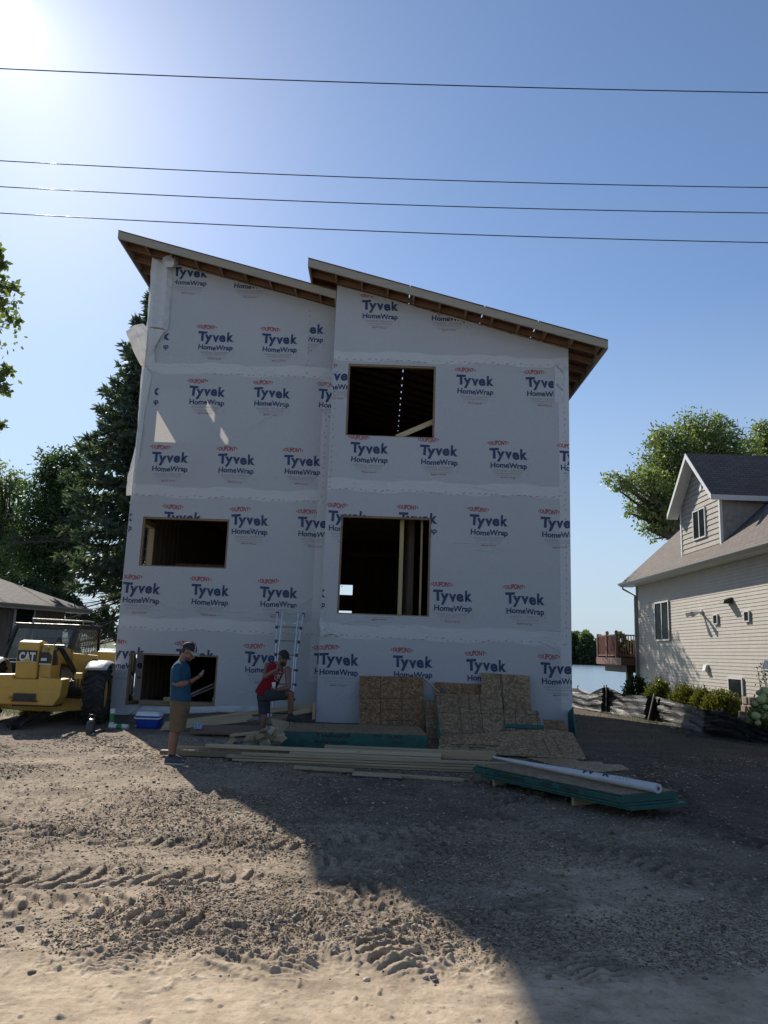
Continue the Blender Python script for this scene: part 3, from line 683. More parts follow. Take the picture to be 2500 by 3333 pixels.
# ---- sheathing, framing, sides
mb=MB()
def wall_boxes(mb,x0,x1,y0,y1,z0,top,holes):
    xs=sorted({x0,x1,*[v for h in holes for v in h[:2] if x0<v<x1]})
    for a,c in zip(xs[:-1],xs[1:]):
        hs=sorted([h for h in holes if h[0]<=a+1e-6 and h[1]>=c-1e-6],key=lambda h:h[2]); lo=z0
        for h in hs:
            if h[2]-lo>.01: mb.bb(a,c,y0,y1,lo,h[2])
            lo=h[3]
        mb.prism([(a,y0,lo),(c,y0,lo),(c,y0,top(c)),(a,y0,top(a))],(0,y1-y0,0))
wall_boxes(mb,XL+.012,XM,YL+.006,YL+.02,.3,lambda x:roofL(x)-.01,[WL2,WL1,WCV]); wall_boxes(mb,XM+.012,XR-.012,YR+.006,YR+.02,.3,lambda x:roofR(x)-.01,[WR3,WR2])
mb.build('wall_sheathing',osb_m,house)
def sidewall(mb,x0,x1,ya,yb,z0,zt,holes):   # holes: y0,y1,z0,z1
    ys_=sorted({ya,yb,*[v for h in holes for v in h[:2] if ya<v<yb]})
    for a,c in zip(ys_[:-1],ys_[1:]):
        hs=sorted([h for h in holes if h[0]<=a+1e-6 and h[1]>=c-1e-6],key=lambda h:h[2]); lo=z0
        for h in hs:
            if h[2]-lo>.01: mb.bb(x0,x1,a,c,lo,h[2])
            lo=h[3]
        mb.bb(x0,x1,a,c,lo,zt)
def back_to_side(x,y):      # where the sun's ray through a spot on the front wall crosses the left wall
    P_=aY(350+.4822*x,700+.4822*y,YL); t=(P_.x-XL-.01)/-SD.x; return YL+t*SD.y,P_.z+t*SD.z
SLIV=[]  # unseen slots shaped to let sun slivers onto the covered window
for (xa,ya),(xb,yb) in (((590,1135),(622,1190)),((668,1270),(725,1385)),((762,1458),(817,1548))):
    y0_,z0_=back_to_side(xa,ya); y1_,z1_=back_to_side(xb,yb); zm=(z0_+z1_)/2; SLIV.append((y0_,y1_,zm-.13,zm+.13))
SW=[(17.34,18.7,3.455,4.55),(17.34,18.75,.355,1.48),(17.58,19.15,6.5,7.825),*SLIV]
mb=MB(); sidewall(mb,XL+.002,XL+.016,YL+.021,YB,.2,roofL(XL)+.11,SW); mb.build('wall_sheathing',osb_dim,house)
mb=MB(); sidewall(mb,XL-.004,XL-.001,YL,YB,.2,roofL(XL)-.02,SW); sw=mb.build('wall_wrap',wrap_m,house)
# interior lining of printed wrap next to the lower side window
mb=MB(); sidewall(mb,XR-.03,XR-.012,YR+.021,YB,.2,roofR(XR)+.10,[]); mb.build('wall_sheathing',osb_dim,house)
q1=aY(1100,1903,YB); q2=aY(1147,1937,YB); q3=aY(1096,1987,YB); q4=aY(1142,1999,YB)
mb=MB(); BH=[(q1.x-.3,q2.x,q2.z,q1.z),(q1.x-.3,q2.x,q4.z-.15,q3.z)]
wall_boxes(mb,XL+.016,XR-.03,YB-.014,YB,.2,lambda x: roofL(x)+.11 if x<XM else roofR(x)+.11,[BH[0],BH[1]]); mb.build('wall_sheathing',osb_dim,house)
lum_fr=wood('lumber_frame',(.17,.12,.07),(.26,.19,.12))
# rough window frames
def rough(h,y,name='window_frame',d=.11):
    x0,x1,a,c=h; mb=MB(); t=.04
    f=mb
    f.bb(x0-.002,x0+t,y+.022,y+d,a,c); f.bb(x1-t,x1+.002,y+.022,y+d,a,c); f.bb(x0+t,x1-t,y+.022,y+d,c-t,c+.002); f.bb(x0+t,x1-t,y+.022,y+d,a-.002,a+t*.6)
    return f.build(name,lum_fr,house)
for h,y in ((WL2,YL),(WL1,YL),(WR3,YR),(WR2,YR)): rough(h,y)
def rough_side(y0,y1,a,c):
    mb=MB(); t=.04; x0,x1=XL+.018,XL+.16
    mb.bb(x0,x1,y1,y1+t*1.5,a,c); mb.bb(x0,x1,y0+.03,y1+t*1.5,c,c+.14); mb.bb(x0,x1,y0+.03,y1+t*1.5,a-t,a)
    mb.build('window_frame',lumber_y,house)
for h in SW[:3]: rough_side(*h)
# wrapped return of the lower side opening, with bits of print
mb=MB(); mb.quad((XL-.002,18.742,.36),(XL+.165,18.742,.36),(XL+.165,18.742,1.475),(XL-.002,18.742,1.475)); rt=mb.build('wrap_return',wrap2_m,house)
mb=MB()
for txt,x,z,w,h,b in (('e',XL+.02,1.12,.13,.19,.03),('w',XL+.05,.86,.10,.11,.02)):
    v,f=word(txt,x,z,w,h,b); mb.arrays([(p[0],18.738,p[1]) for p in v],f)
mb.build('printed_lettering',ink_blue,rt)
# studs
def studs(mb,xa,xb,ys_,z0,z1,holes=(),w=.038):
    for y in ys_:
        if any(h[0]-.03<y<h[1]+.1 and z0<h[3] and z1>h[2] for h in holes): continue
        mb.bb(xa,xb,y-w/2,y+w/2,z0,z1)
mb=MB(); yy=np.arange(17.42,27.9,.405)
for z0,z1 in ((.3,2.72),(2.43,5.75)):
    studs(mb,XL+.018,XL+.155,yy,z0+.04,z1-.04,SW)
    mb.bb(XL+.018,XL+.155,17.36,27.98,z0-.0,z0+.038); mb.bb(XL+.018,XL+.155,17.36,27.98,z1-.04,z1-.001)
mb.each('wall_stud',lum_dim_z,house)
mb=MB()
for z0,z1 in ((2.43,5.75),): studs(mb,XR-.17,XR-.031,np.arange(16.9,27.9,.405),z0+.04,z1)
for z0,z1 in ((2.43,5.75),):
    for x in np.arange(XL+.4,XR-.2,.405):
        if any(h[0]-.05<x<h[1]+.05 for h in BH) and z0<3.5: continue
        mb.bb(x-.019,x+.019,YB-.155,YB-.015,z0+.04,z1)
mb.each('wall_stud',lum_dim_z,house)
# inner partitions: one between the two bays, one short wall seen through the tall window
mb=MB()
for z0,z1 in ((.3,2.72),):
    for y in np.arange(19.2,27.5,.405): mb.bb(-1.34,-1.20,y-.019,y+.019,z0,z1)
for z0,z1 in ((.3,2.72),):
    for x in np.arange(-5.7,-1.4,.405): mb.bb(x-.019,x+.019,22.6,22.72,z0,z1)
for y in np.arange(17.8,25.5,.405): mb.bb(.62,.75,y-.019,y+.019,2.43,5.72)
for x in np.arange(-.75,.7,.62): mb.bb(x-.019,x+.019,25.5,25.6,2.43,4.9)
mb.bb(-1.2,.75,25.5,25.6,4.9,5.02)
for x in np.arange(-1.0,3.9,.405): mb.bb(x-.019,x+.019,22.0,22.12,6.05,7.3)
mb.bb(-1.1,4.0,22.0,22.12,7.3,7.42)
mb.each('partition_wall',lum_dim_z,house)
mb=MB(); mb.bb(.38,.47,16.95,17.1,2.43,5.72); mb.bb(.86,.90,16.95,17.1,2.43,5.72); mb.each('post',wood('lumber_post',(.34,.27,.13),(.46,.38,.20),axis=2),house)
mb=MB(); mb.bb(-1.15,.6,22.125,22.14,6.05,7.9); mb.bb(2.0,3.9,22.125,22.14,6.05,7.9); mb.each('interior_panel',osb_dim,house)
mb=MB(); mb.bb(-1.19,-1.178,17.3,27.9,6.06,9.75); mb.build('interior_panel',osb_dim,house)  # panel added between the bays to block stray sun on the rafters
# floors and joists
mb=MB()
for z in (2.40,6.01): 
    mb.bb(XL+.02,XM+.3,YL+.03,YB-.02,z,z+.02) if z<6.5 else None
    mb.bb(XM+.3,XR-.04,YR+.03,YB-.02,z,z+.02)
mb.bb(XL+.02,XR-.04,YL+.03,YB-.02,.28,.30)
mb.build('floor',osb_dim,house)
mb=MB()
for z in (5.75,):
    for y in np.arange(17.45,27.9,.305): mb.bb(XL+.02,XM+.1,y-.019,y+.019,z,z+.257)
    for y in np.arange(16.75,27.9,.305): mb.bb(XM+.14,XR-.04,y-.019,y+.019,z,z+.257)
mb.each('floor_joist',lum_dim,house)
# stair stringers in the lower bay
mb=MB()
mb.beam((-4.7,18.6,.45),(-3.0,19.9,1.35),.03,.035); mb.beam((-4.75,18.75,.38),(-3.0,20.05,1.22),.03,.035); mb.each('conduit',simple('conduit_metal',(.55,.55,.55),.4,.1),house)
mb=MB(); mb.bb(-5.5,-3.7,17.9,18.3,.305,.42); mb.bb(-5.3,-4.3,18.35,18.9,.305,.36); mb.bb(-4.9,-4.5,17.75,17.88,.425,.52); mb.each('lumber_pile',lumber,house)
mb=MB(); mb.bb(-5.2,-3.75,18.9,18.93,2.43,3.72); mb.each('interior_panel',osb_dim,house)
# diagonal brace in the top window
mb=MB(); a_=aY(1290,1424,YR+.25); c_=aY(1422,1368,YR+.25); mb.beam(a_,c_+(c_-a_)*.3,.04,.115); mb.build('brace',wood('lumber_brace',(.40,.31,.17),(.52,.42,.26)),house)
# foundation
mb=MB(); mb.bb(XL+.02,XM+.3,YL+.03,YB,-.4,.275); mb.bb(XM+.02,XR-.02,YR+.03,YB,-.4,.275); mb.build('foundation',concrete,house)
# ---- roofs
def roof(x0,x1,yf,yb,zf,gaps,wallx0,wallx1,ywall,lift):
    """sloping deck with fascia, lookouts at the eaves and rafters; zf(x) underside of the framing over the wall"""
    n=Vector((-SL,0,1)).normalized(); th=.016
    H=.15
    edges=[x0,*gaps,x1]; mb=MB()
    for a,c in zip(edges[:-1],edges[1:]):
        a2=a+(.011 if a!=x0 else 0); c2=c-(.011 if c!=x1 else 0)
        mb.prism([(a2,yf-.02,zf(a2)+H),(c2,yf-.02,zf(c2)+H),(c2,yf-.02,zf(c2)+H+th),(a2,yf-.02,zf(a2)+H+th)],(0,yb-yf+.04,0))
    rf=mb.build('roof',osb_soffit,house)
    mb=MB()                                               # front and back fascia
    for y in (yf,yb-.04): mb.prism([(x0,y,zf(x0)-.04),(x1,y,zf(x1)-.04),(x1,y,zf(x1)+H-.002),(x0,y,zf(x0)+H-.002)],(0,.04,0))
    mb.each('fascia_board',fascia_m,rf)
    mb=MB()
    for a in (x0,x1-.04): mb.prism([(a,yf+.042,zf(a)-.05),(a+.04,yf+.042,zf(a+.04)-.05),(a+.04,yf+.042,zf(a+.04)+H-.003),(a,yf+.042,zf(a)+H-.003)],(0,yb-yf-.084,0))
    mb.each('fascia_board',fascia_m,rf)
    mb=MB(); x=x0+.62
    while x<x1-.1:
        mb.prism([(x,yf+.042,zf(x)+.0),(x+.038,yf+.042,zf(x+.038)+.0),(x+.038,yf+.042,zf(x+.038)+H-.003),(x,yf+.042,zf(x)+H-.003)],(0,ywall-yf-.05,0)); x+=.61
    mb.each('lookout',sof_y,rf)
    mb=MB(); xa=x0+.045; y=ywall+.08                         # rafters across, tails showing past the walls
    mb.prism([(xa,ywall-.05,zf(xa)+.02),(x1-.045,ywall-.05,zf(x1-.045)+.02),(x1-.045,ywall-.05,zf(x1-.045)+H-.004),(xa,ywall-.05,zf(xa)+H-.004)],(0,.04,0))
    y=ywall+.5
    while y<yb-.2:
        mb.prism([(xa,y,zf(xa)),(x1-.045,y,zf(x1-.045)),(x1-.045,y,zf(x1-.045)+H-.003),(xa,y,zf(xa)+H-.003)],(0,.04,0)); y+=.61
    y=ywall-.05
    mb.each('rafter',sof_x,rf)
    return rf
fascia_m=wood('fascia_lumber',(.27,.24,.185),(.35,.315,.25))
roof(-6.62,XM-.02,YL-.6,YB+.5,lambda x:roofL(x)-.02,[],XL,XM,YL,0)
roof(-1.95,4.93,YR-.6,YB+.5,lambda x:roofR(x)-.02,[.42,2.13,3.35],XM,XR,YR,0)
# short clerestory wall between the roofs
mb=MB(); mb.prism([(XM-.012,YR+.03,roofL(XM)-.6),(XM-.001,YR+.03,roofL(XM)-.6),(XM-.001,YR+.03,roofR(XM)+.125),(XM-.012,YR+.03,roofR(XM)+.125)],(0,YB-YR-.1,0)); mb.build('wall_sheathing',osb_m,house)
# ================================================================ THINGS ON THE GROUND BY THE HOUSE
def z6(x,y): return (480+.3737*x,2000+.3737*y)
def z7(x,y): return (850+.4822*x,2150+.4822*y)
def z8(x,y): return (1450+.5124*x,2150+.5124*y)
def zR(x,y): return (1380+.3436*x,2160+.3436*y)
def zL(x,y): return (800+.2125*x,1950+.2125*y)
def z5(x,y): return (.3014*x,1850+.3014*y)
def s2(x,y): return (1850+.3918*x,1950+.3918*y)
green=simple('green_edge_paint',(.009,.085,.072),.6,.3,14,.15,80,dirt=(.02,.05,.045))
def board(name,p0,p1,w,h,label,mat=None,group=None,up=(0,0,1),cat='board'):
    """one sawn board, origin at its base, grain along its own X"""
    p0,p1=Vector(p0),Vector(p1); d=p1-p0; x=d.normalized(); u=Vector(up)
    if abs(u.dot(x))>.95: u=Vector((0,1,0))
    y=u.cross(x).normalized(); z=x.cross(y)
    mb=MB(); mb.box((0,0,0),(d.length,w,h)); o=mb.build(name,mat or lumber,None,bevel=.003)
    o.matrix_world=Matrix.Translation((p0+p1)/2)@Matrix((x,y,z)).transposed().to_4x4()
    o['label']=label; o['category']=cat
    if group: o['group']=group
    return o
GB='long boards stacked in front of the sheet bundle'
Lb=.038
# front row: flat boards, layer on layer
for i,(xl,xr,dy,lab) in enumerate(((-2.02,1.58,.03,'lowest long board of the front row, lying on the dirt'),(-2.12,1.50,0.,'second long board from the ground in the front row'),(-2.22,1.62,.015,'third long board from the ground, sticking out farthest left in the front row'),(-2.0,2.08,.02,'topmost long board of the front row, reaching right behind the green stack'))):
    board('lumber_board',(xl,11.72+dy,Lb*(i+.5)+.004),(xr,11.62+dy,Lb*(i+.5)+.004),.14,Lb-.007,lab,group=GB)
for i,(xl,xr,dy,lab) in enumerate(((-2.9,1.9,.0,'bottom board of the middle row, hidden between two rows of lumber'),(-3.27,1.66,.02,'darker long board of the middle row whose end shows behind the standing man'),(-1.3,.98,-.02,'shorter board lying highest in the middle row, right of its centre'))):
    o=board('lumber_board',(xl,11.95+dy,Lb*(i+.5)+.004+(.03 if i==1 else .05 if i==2 else 0)),(xr,11.82+dy,Lb*(i+.5)+.004+(.03 if i==1 else .05 if i==2 else 0)),.14,Lb-.006 if i!=1 else .065,lab,lumber_old if i==1 else None,GB)
board('lumber_board',(-2.62,12.12,.19),(1.0,11.96,.19),.14,.045,'pale long board with slanted end lying highest on the middle row',wood('lumber_pale',(.36,.29,.19),(.47,.40,.28)),GB)
board('lumber_board',(-3.1,12.26,.135),(1.78,12.08,.150),.14,.038,'long board at the back of the pile with a reddish top edge',wood('lumber_red',(.34,.22,.12),(.46,.33,.20)),GB)
board('lumber_board',(-.8,12.28,.20),(1.86,12.15,.205),.12,.075,'thick short beam at the back right of the long boards',None,GB)
GF='loose boards lying in front of the pile'
board('lumber_board',(-1.16,11.22,.02),(.36,10.98,.02),.15,.036,'greyish loose board nearest the long pile, left of the loose ones',lumber_old,GF)
board('lumber_board',(-1.14,11.14,.058),(-.30,11.02,.058),.12,.036,'short loose board lying on the left greyish one',None,GF)
o=board('lumber_board',(-.30,10.86,.045),(.38,10.76,.045),.14,.036,'short board on top of a dark blue plank in front of the pile',None,GF)
board('blue_plank',(-.30,10.83,.013),(.38,10.73,.013),.13,.026,'dark blue edged plank under a short board on the dirt',simple('blue_paint',(.012,.014,.075),.5,.2,10),cat='plank')
board('lumber_board',(.30,10.98,.018),(1.22,10.80,.018),.12,.034,'loose board at the right end pointing to the green stack',None,GF)
# ---- bundle of sheets with stencilled green side
bundle=thing('sheet_bundle','thick bundle of wood panels with a green stencilled side','panel bundle',(-.36,13.55,0))
A=Vector((-1.60,13.50,.05)); Bv=Vector((.88,13.58,.05)); dx=(Bv-A).normalized(); dy=Vector((-dx.y,dx.x,0)); h=.255; dep=1.45
def P(u,v,z): return A+dx*u+dy*v+Vector((0,0,z))
Lw=(Bv-A).length
mb=MB(); nl=12
for k in range(nl):
    j=random.uniform(-.004,.004); z0=h*k/nl; z1=h*(k+1)/nl-.0012
    mb.prism([P(j,abs(j),z0),P(Lw+j,abs(j),z0),P(Lw+j,dep,z0),P(j,dep,z0)],(0,0,z1-z0))
mb.build('panel_stack',green,bundle)
mb=MB(); mb.prism([P(.006,.006,h),P(Lw-.006,.006,h),P(Lw-.006,dep-.006,h),P(.006,dep-.006,h)],(0,0,.012)); mb.build('top_panel',osb_m,bundle)
mb=MB()
for u in (.2,1.2,2.2): mb.prism([P(u,.03,-.05),P(u+.09,.03,-.05),P(u+.09,dep-.03,-.05),P(u,dep-.03,-.05)],(0,0,.049))
mb.each('skid',lumber_y,bundle)
mki=simple('marker_ink',(.012,.06,.07),.6,.1,9)
def stencil(txt,u,z,w,hh,b=.02,sl=0,mat=ink_dark,name='stencilled_word'):
    mb=MB(); v,f=word(txt,0,0,w,hh,b); mb.arrays([P(u+p[0]+sl*p[1],-.0052,z+p[1]) for p in v],f); mb.build(name,mat,bundle)
stencil('Trubord',.54,.178,.60,.066,.05); stencil('MADE IN USA',.54,.072,.56,.048,.025); stencil('OSB',1.55,.195,.15,.046,.035); stencil('66 PCS',1.80,.190,.26,.046,.035); stencil('7/16',1.87,.095,.17,.048,.035,.2)
stencil('73',.17,.165,.27,.075,-.012,0,mki,'handwritten_number'); stencil('92',.10,.03,.30,.095,-.012,0,mki,'handwritten_number')
# ---- low stack on stubs with roll
T0=Vector((2.73,8.77,0)); d1=Vector((-.58,.815,0)).normalized(); d2=Vector((.88,.475,0)).normalized()
stack=thing('panel_stack','low stack of green edged panels raised on short wood blocks','panel stack',(2.4,9.9,0))
Q=lambda a,c,z: T0+d1*a+d2*c+Vector((0,0,z))
mb=MB(); mt=MB(); r=random.Random(4)
for k in range(8):
    ja,jc=r.uniform(-.02,.02),r.uniform(-.015,.03); 
    if k<2: ja-=.10; jc+=.05
    z0=.085+.0185*k; mb.prism([Q(ja,jc,z0),Q(ja+2.40,jc,z0),Q(ja+2.40,jc+.90,z0),Q(ja,jc+.90,z0)],(0,0,.0165))
mb.each('sheet',green,stack)
mt.prism([Q(0.01,0.01,.085+.0185*8),Q(2.38,.01,.085+.0185*8),Q(2.38,.885,.085+.0185*8),Q(.01,.885,.085+.0185*8)],(0,0,.006)); mt.build('top_panel',osb_m,stack)
mb=MB()
for a in (.75,2.1): mb.prism([Q(a,.10,-.02),Q(a+.04,.10,-.02),Q(a+.04,.78,-.02),Q(a,.78,-.02)],(0,0,.104))
mb.each('block',lumber,stack)
def sten2(txt,a0,z,w,hh):
    mb=MB(); v,f=word(txt,0,0,w,hh,.03); mb.arrays([Q(a0-p[0],-.028,z+p[1]) for p in v],f); mb.build('stencilled_word',ink_dark,stack)
sten2('Trubord',2.0,.165,.55,.055); sten2('OSB',1.15,.165,.16,.045); sten2('38 PCS',.85,.165,.26,.045)
# roll of house wrap
roll_m=wrap2_m
ZS=.085+.0185*8+.007
e0=aZ(*z8(303,607),ZS+.06); e1=aZ(*z8(1352,803),ZS+.075)
roll=thing('house_wrap_roll','long white roll of printed house wrap lying on the green edged stack','roll',((e0.x+e1.x)/2,(e0.y+e1.y)/2,ZS))
mb=MB(); n=26; path=[];rad=[]
for k in range(n+1):
    t=k/n; rr=.016+.044*min(1,t*1.25)**.8; p=e0.lerp(e1,t); z=ZS+rr*.97+.03*(1-t)**2; path.append((p.x,p.y,z)); rad.append(rr*(1+.03*math.sin(t*40)))
mb.tube(path,rad,16,sq=(.88,1.1)); mb.build('roll_body',roll_m,roll,smooth=True,auto=50)
ax=(e1-e0).normalized(); mb=MB(); pe=Vector(path[-1]); mb.tube([pe-ax*.02,pe+ax*.006],.022,12); mb.build('core',simple('cardboard_core',(.10,.07,.05),.8,.2,20),roll)
mb=MB(); mb.tube([pe-ax*.05,pe+ax*.002],[rad[-1]*.72,rad[-1]*.72],16,cap=False); mb.build('inner_layer',roll_m,roll)
sd_=Vector((ax.y,-ax.x,0)).normalized()
if sd_.y>0: sd_=-sd_
mb=MB()
def onroll(along,a):   # point on the roll's skin
    t=along/(e1-e0).length; k=min(n-1,int(t*n)); q=t*n-k; p=Vector(path[k]).lerp(Vector(path[k+1]),q); rr=rad[k]*(1-q)+rad[k+1]*q+.002
    return p+sd_*rr*math.cos(a)+Vector((0,0,1))*rr*math.sin(a)
LR=(e1-e0).length
def rolltext(txt,al,a0,w,hh,cur):
    v,f=word(txt,0,0,w,hh,.03); mb.cur=cur
    bm=bmesh.new(); vs=[bm.verts.new((p[0],p[1],0)) for p in v]
    for q in f:
        try: bm.faces.new([vs[i] for i in q])
        except ValueError: pass
    for k in range(1,12): bmesh.ops.bisect_plane(bm,geom=bm.verts[:]+bm.edges[:]+bm.faces[:],plane_co=(0,k*hh/8-hh*.2,0),plane_no=(0,1,0))
    bm.verts.index_update(); mb.arrays([onroll(al+q.co.x,a0+q.co.y/.075) for q in bm.verts],[[q.index for q in fc.verts] for fc in bm.faces]); bm.free()
rolltext('yv',LR*.60,.55,.22,.12,0); rolltext('k',LR*.725,.6,.11,.13,0)
for k in range(4): rolltext('I',LR*.80+k*.05,.5,.008,.12,1)
mb.build('printed_lettering',[ink_blue,ink_grey],roll)
# ---- leaning and lying sheets at the right
def zplane(q,y0,k):
    """hit of a pixel's ray with the leaning plane y = y0 + k z"""
    d=ray(*q); t=(y0+k*CAM_H)/(d.y-k*d.z); return CAMP+d*t
def panel(name,px,y0,k,label,mat,th=.013,z=None,group='leftover wood sheets piled against the right wall'):
    pts=[zplane(q,y0,k) if z is None else aZ(*q,z) for q in px]
    nrm=Vector((0,1,-k)).normalized() if z is None else Vector((0,0,-1)); 
    c=Vector((sum(p.x for p in pts)/len(pts),sum(p.y for p in pts)/len(pts),min(p.z for p in pts)))
    t=thing(name,label,'wood sheet',c,group); mb=MB(); mb.prism(pts,nrm*th); mb.build('sheet',mat,t)
    return t
def lines(t,segs,y0,k,w=.006,mat=None):
    mb=MB(); 
    for a,c in segs:
        p,q=zplane(a,y0,k),zplane(c,y0,k); off=Vector((0,-.0015,.0015*k)); d=(q-p).normalized(); n_=Vector((0,1,-k)).normalized().cross(d)*w/2
        mb.poly([p-n_+off,p+n_+off,q+n_+off,q-n_+off])
    o=mb.build('drawn_line',mat or ink_dark,t)
    return o
t=panel('leaning_panel',[z7(665,103),z7(1095,110),z7(1104,480),z7(662,480)],15.95,.42,'reddish wood panel standing upright behind the green bundle',osb_red)
lines(t,[(z7(805,106),z7(805,440)),(z7(950,107),z7(950,440)),(z7(663,257),z7(1045,257)),(z7(663,327),z7(1033,329)),(z7(840,405),z7(1040,406))],15.95,.42,.012)
panel('leaning_panel',[zR(103,173),zR(545,198),zR(560,330),zR(103,330)],16.1,.36,'low wide wood sheet peeking out behind the big lined sheet',osb_red)
t=panel('leaning_panel',[zR(540,84),zR(1000,115),zR(1021,470),zR(548,470)],15.75,.55,'tallest wood sheet leaning on the right wall, printed down its middle',osb_m)
lines(t,[(zR(722,100),zR(745,440)),(zR(736,102),zR(757,440))],15.75,.55,.015)
t=panel('leaning_panel',[zR(116,282),zR(740,302),zR(750,437),zR(1092,450),zR(1110,600),zR(1120,760),zR(165,775)],14.85,1.35,'big stepped wood sheet with black pencil lines leaning on the right wall',osb_m)
sg=[]
for a,c in ((320,372),(420,472),(522,574),(737,782)): sg.append((zR(a,292),zR(c,720)))
for a,c in ((862,876),(962,976),(1064,1080)): sg.append((zR(a,440),zR(c,640)))
sg+= [(zR(140,465),zR(1090,482)),(zR(150,655),zR(900,672))]
lines(t,sg,14.85,1.35,.011)
t=panel('leaning_panel',[zR(15,350),zR(108,353),zR(140,835),zR(20,835)],15.3,.9,'narrow dark wood strip between the bundle and the lined sheet',osb('osb_dark',(1,.9,.8),.7))  # strip in a darker OSB colour
t=panel('leaning_panel',[zR(1130,530),zR(1330,540),zR(1355,660),zR(1145,660)],14.8,1.5,'small square wood offcut lying against the right corner',osb_red)
t=panel('leaning_panel',[zR(150,690),zR(780,640),zR(1145,622),zR(1355,640),zR(1410,655),zR(1541,905),zR(133,832)],13.35,3.0,'broad pale wood sheet sloping down to the dirt in front of the lined one',osb('osb_pale',(1.08,1.05,1.0),1.08))
lines(t,[(zR(1035,735),zR(1103,865)),(zR(1125,705),zR(1200,868)),(zR(1225,695),zR(1310,868))],13.35,3.0,.010)
mb=MB(); off=Vector((0,-.003,.009))
for xx_,yy_,w_ in ((250,765,130),(405,765,90),(540,770,80),(610,778,100),(300,785,60),(430,792,170)):
    a_=zplane(zR(xx_,yy_),13.35,3.)+off; c_=zplane(zR(xx_+w_,yy_+w_*.04),13.35,3.)+off; dn=Vector((0,-.03,-.010))
    for k in range(int(w_/9)): 
        p=a_.lerp(c_,k*9/w_); q=a_.lerp(c_,(k*9+6)/w_); mb.poly([p+dn,q+dn,q,p])
mb.build('printed_lettering',ink_dark,t)
t=panel('green_edged_strip',[zR(765,571),zR(1132,582),zR(1142,620),zR(768,600)],14.55,1.4,'green painted wood strip lying across the lined sheet',green,.02)
t=panel('green_edged_strip',[zR(122,560),zR(140,560),zR(162,768),zR(140,770)],14.6,1.2,'narrow green strip standing left of the lined sheet',green,.02)
t=panel('green_edged_strip',[(1863,2310),(1866,2300),(1879,2400),(1876,2420)],16.0,.3,'dark green sheet edge sticking out past the right wall corner',green,.5)
panel('flat_offcut',[z8(520,615),z8(830,625),z8(850,640),z8(990,643),z8(1005,657),z8(1120,660),z8(1172,692),z8(955,706),z8(700,668)],0,0,'jagged flat wood offcut lying on dirt behind the white roll',osb('osb_light',(1.12,1.1,1.05),1.1),.012,.03,None)
a_=zplane(zR(0,145),15.9,.5); c_=zplane(zR(150,275),15.9,.5); board('wood_strip',a_-(c_-a_)*.15,c_,.02,.05,'thin wood strip slanting down beside the tall reddish panel',up=(0,-1,.3),cat='strip')
mb=MB(); p=zplane(zR(175,250),15.95,.36); mb.box(p,(.075,.01,.06)); tag(mb.build('blue_block',simple('blue_plastic',(.02,.05,.16),.5,.1),None,bevel=.004),'small dark blue block stuck on the low wide wood sheet','block')
# ---- planks behind, left of the bundle
def slab(name,px,ys_,label,mat,th=.038,group=None):
    pts=[aY(*q,Y) for q,Y in zip(px,ys_)]; e1_=pts[1]-pts[0]; n_=e1_.cross(pts[3]-pts[0]).normalized()
    if n_.y<0: n_=-n_
    x=e1_.normalized(); zz_=n_; y=zz_.cross(x); c=sum(pts,Vector())/4
    R=Matrix((x,y,zz_)).transposed(); Ri=R.transposed()
    mb=MB(); mb.prism([Ri@(p-c) for p in pts],(0,0,th)); o=mb.build(name,mat,None,bevel=.004)
    o.matrix_world=Matrix.Translation(c)@R.to_4x4(); o['label']=label; o['category']='plank'
    if group: o['group']=group
    return o
GP='wide planks heaped along the left wall'
pale=MATS['lumber_pale']
slab('plank',[z6(150,932),z6(1462,768),z6(1448,812),z6(140,962)],[15.75,16.45,16.42,15.70],'upper pale plank rising from the cooler to the house corner',lumber,.04,GP)
slab('plank',[z6(138,962),z6(900,872),z6(965,925),z6(104,1014)],[15.62,15.95,15.85,15.55],'wide pale plank lying just below the upper one, its left end on the dirt',lumber,.04,GP)
slab('plank',[z6(868,915),z6(1230,868),z6(1225,892),z6(1080,955)],[15.7,16.0,15.95,15.6],'short plank end showing between the two striped plates and the ladder',lumber_old,.04,GP)
slab('plank',[z6(405,960),z6(1000,968),z6(1000,1040),z6(372,1022)],[15.40,15.45,15.05,15.0],'dark brown plank lying flat on the dirt under the pale ones',wood('lumber_brown',(.15,.095,.06),(.23,.155,.10)),.04,GP)
slab('plank',[z6(1075,905),z6(1225,930),z6(1235,1075),z6(1130,1075)],[15.3,15.3,14.75,14.75],'stubby pale plank leading down to the left end of the bundle',lumber,.04,GP)
slab('plank',[z6(1225,850),z6(1455,800),z6(1450,845),z6(1230,885)],[16.2,16.4,16.38,16.15],'raised plank near the house corner above a dark gap',lumber,.04,GP)
slab('plank',[z6(1440,770),z6(1464,766),z6(1462,912),z6(1437,915)],[16.30,16.32,16.28,16.26],'short upright plank end at the house corner',lumber,.03,GP)
pm=simple('plate_steel',(.55,.56,.58),.35,.1,20,metal=1.); ps=simple('plate_slot',(.03,.05,.10),.6,.1)
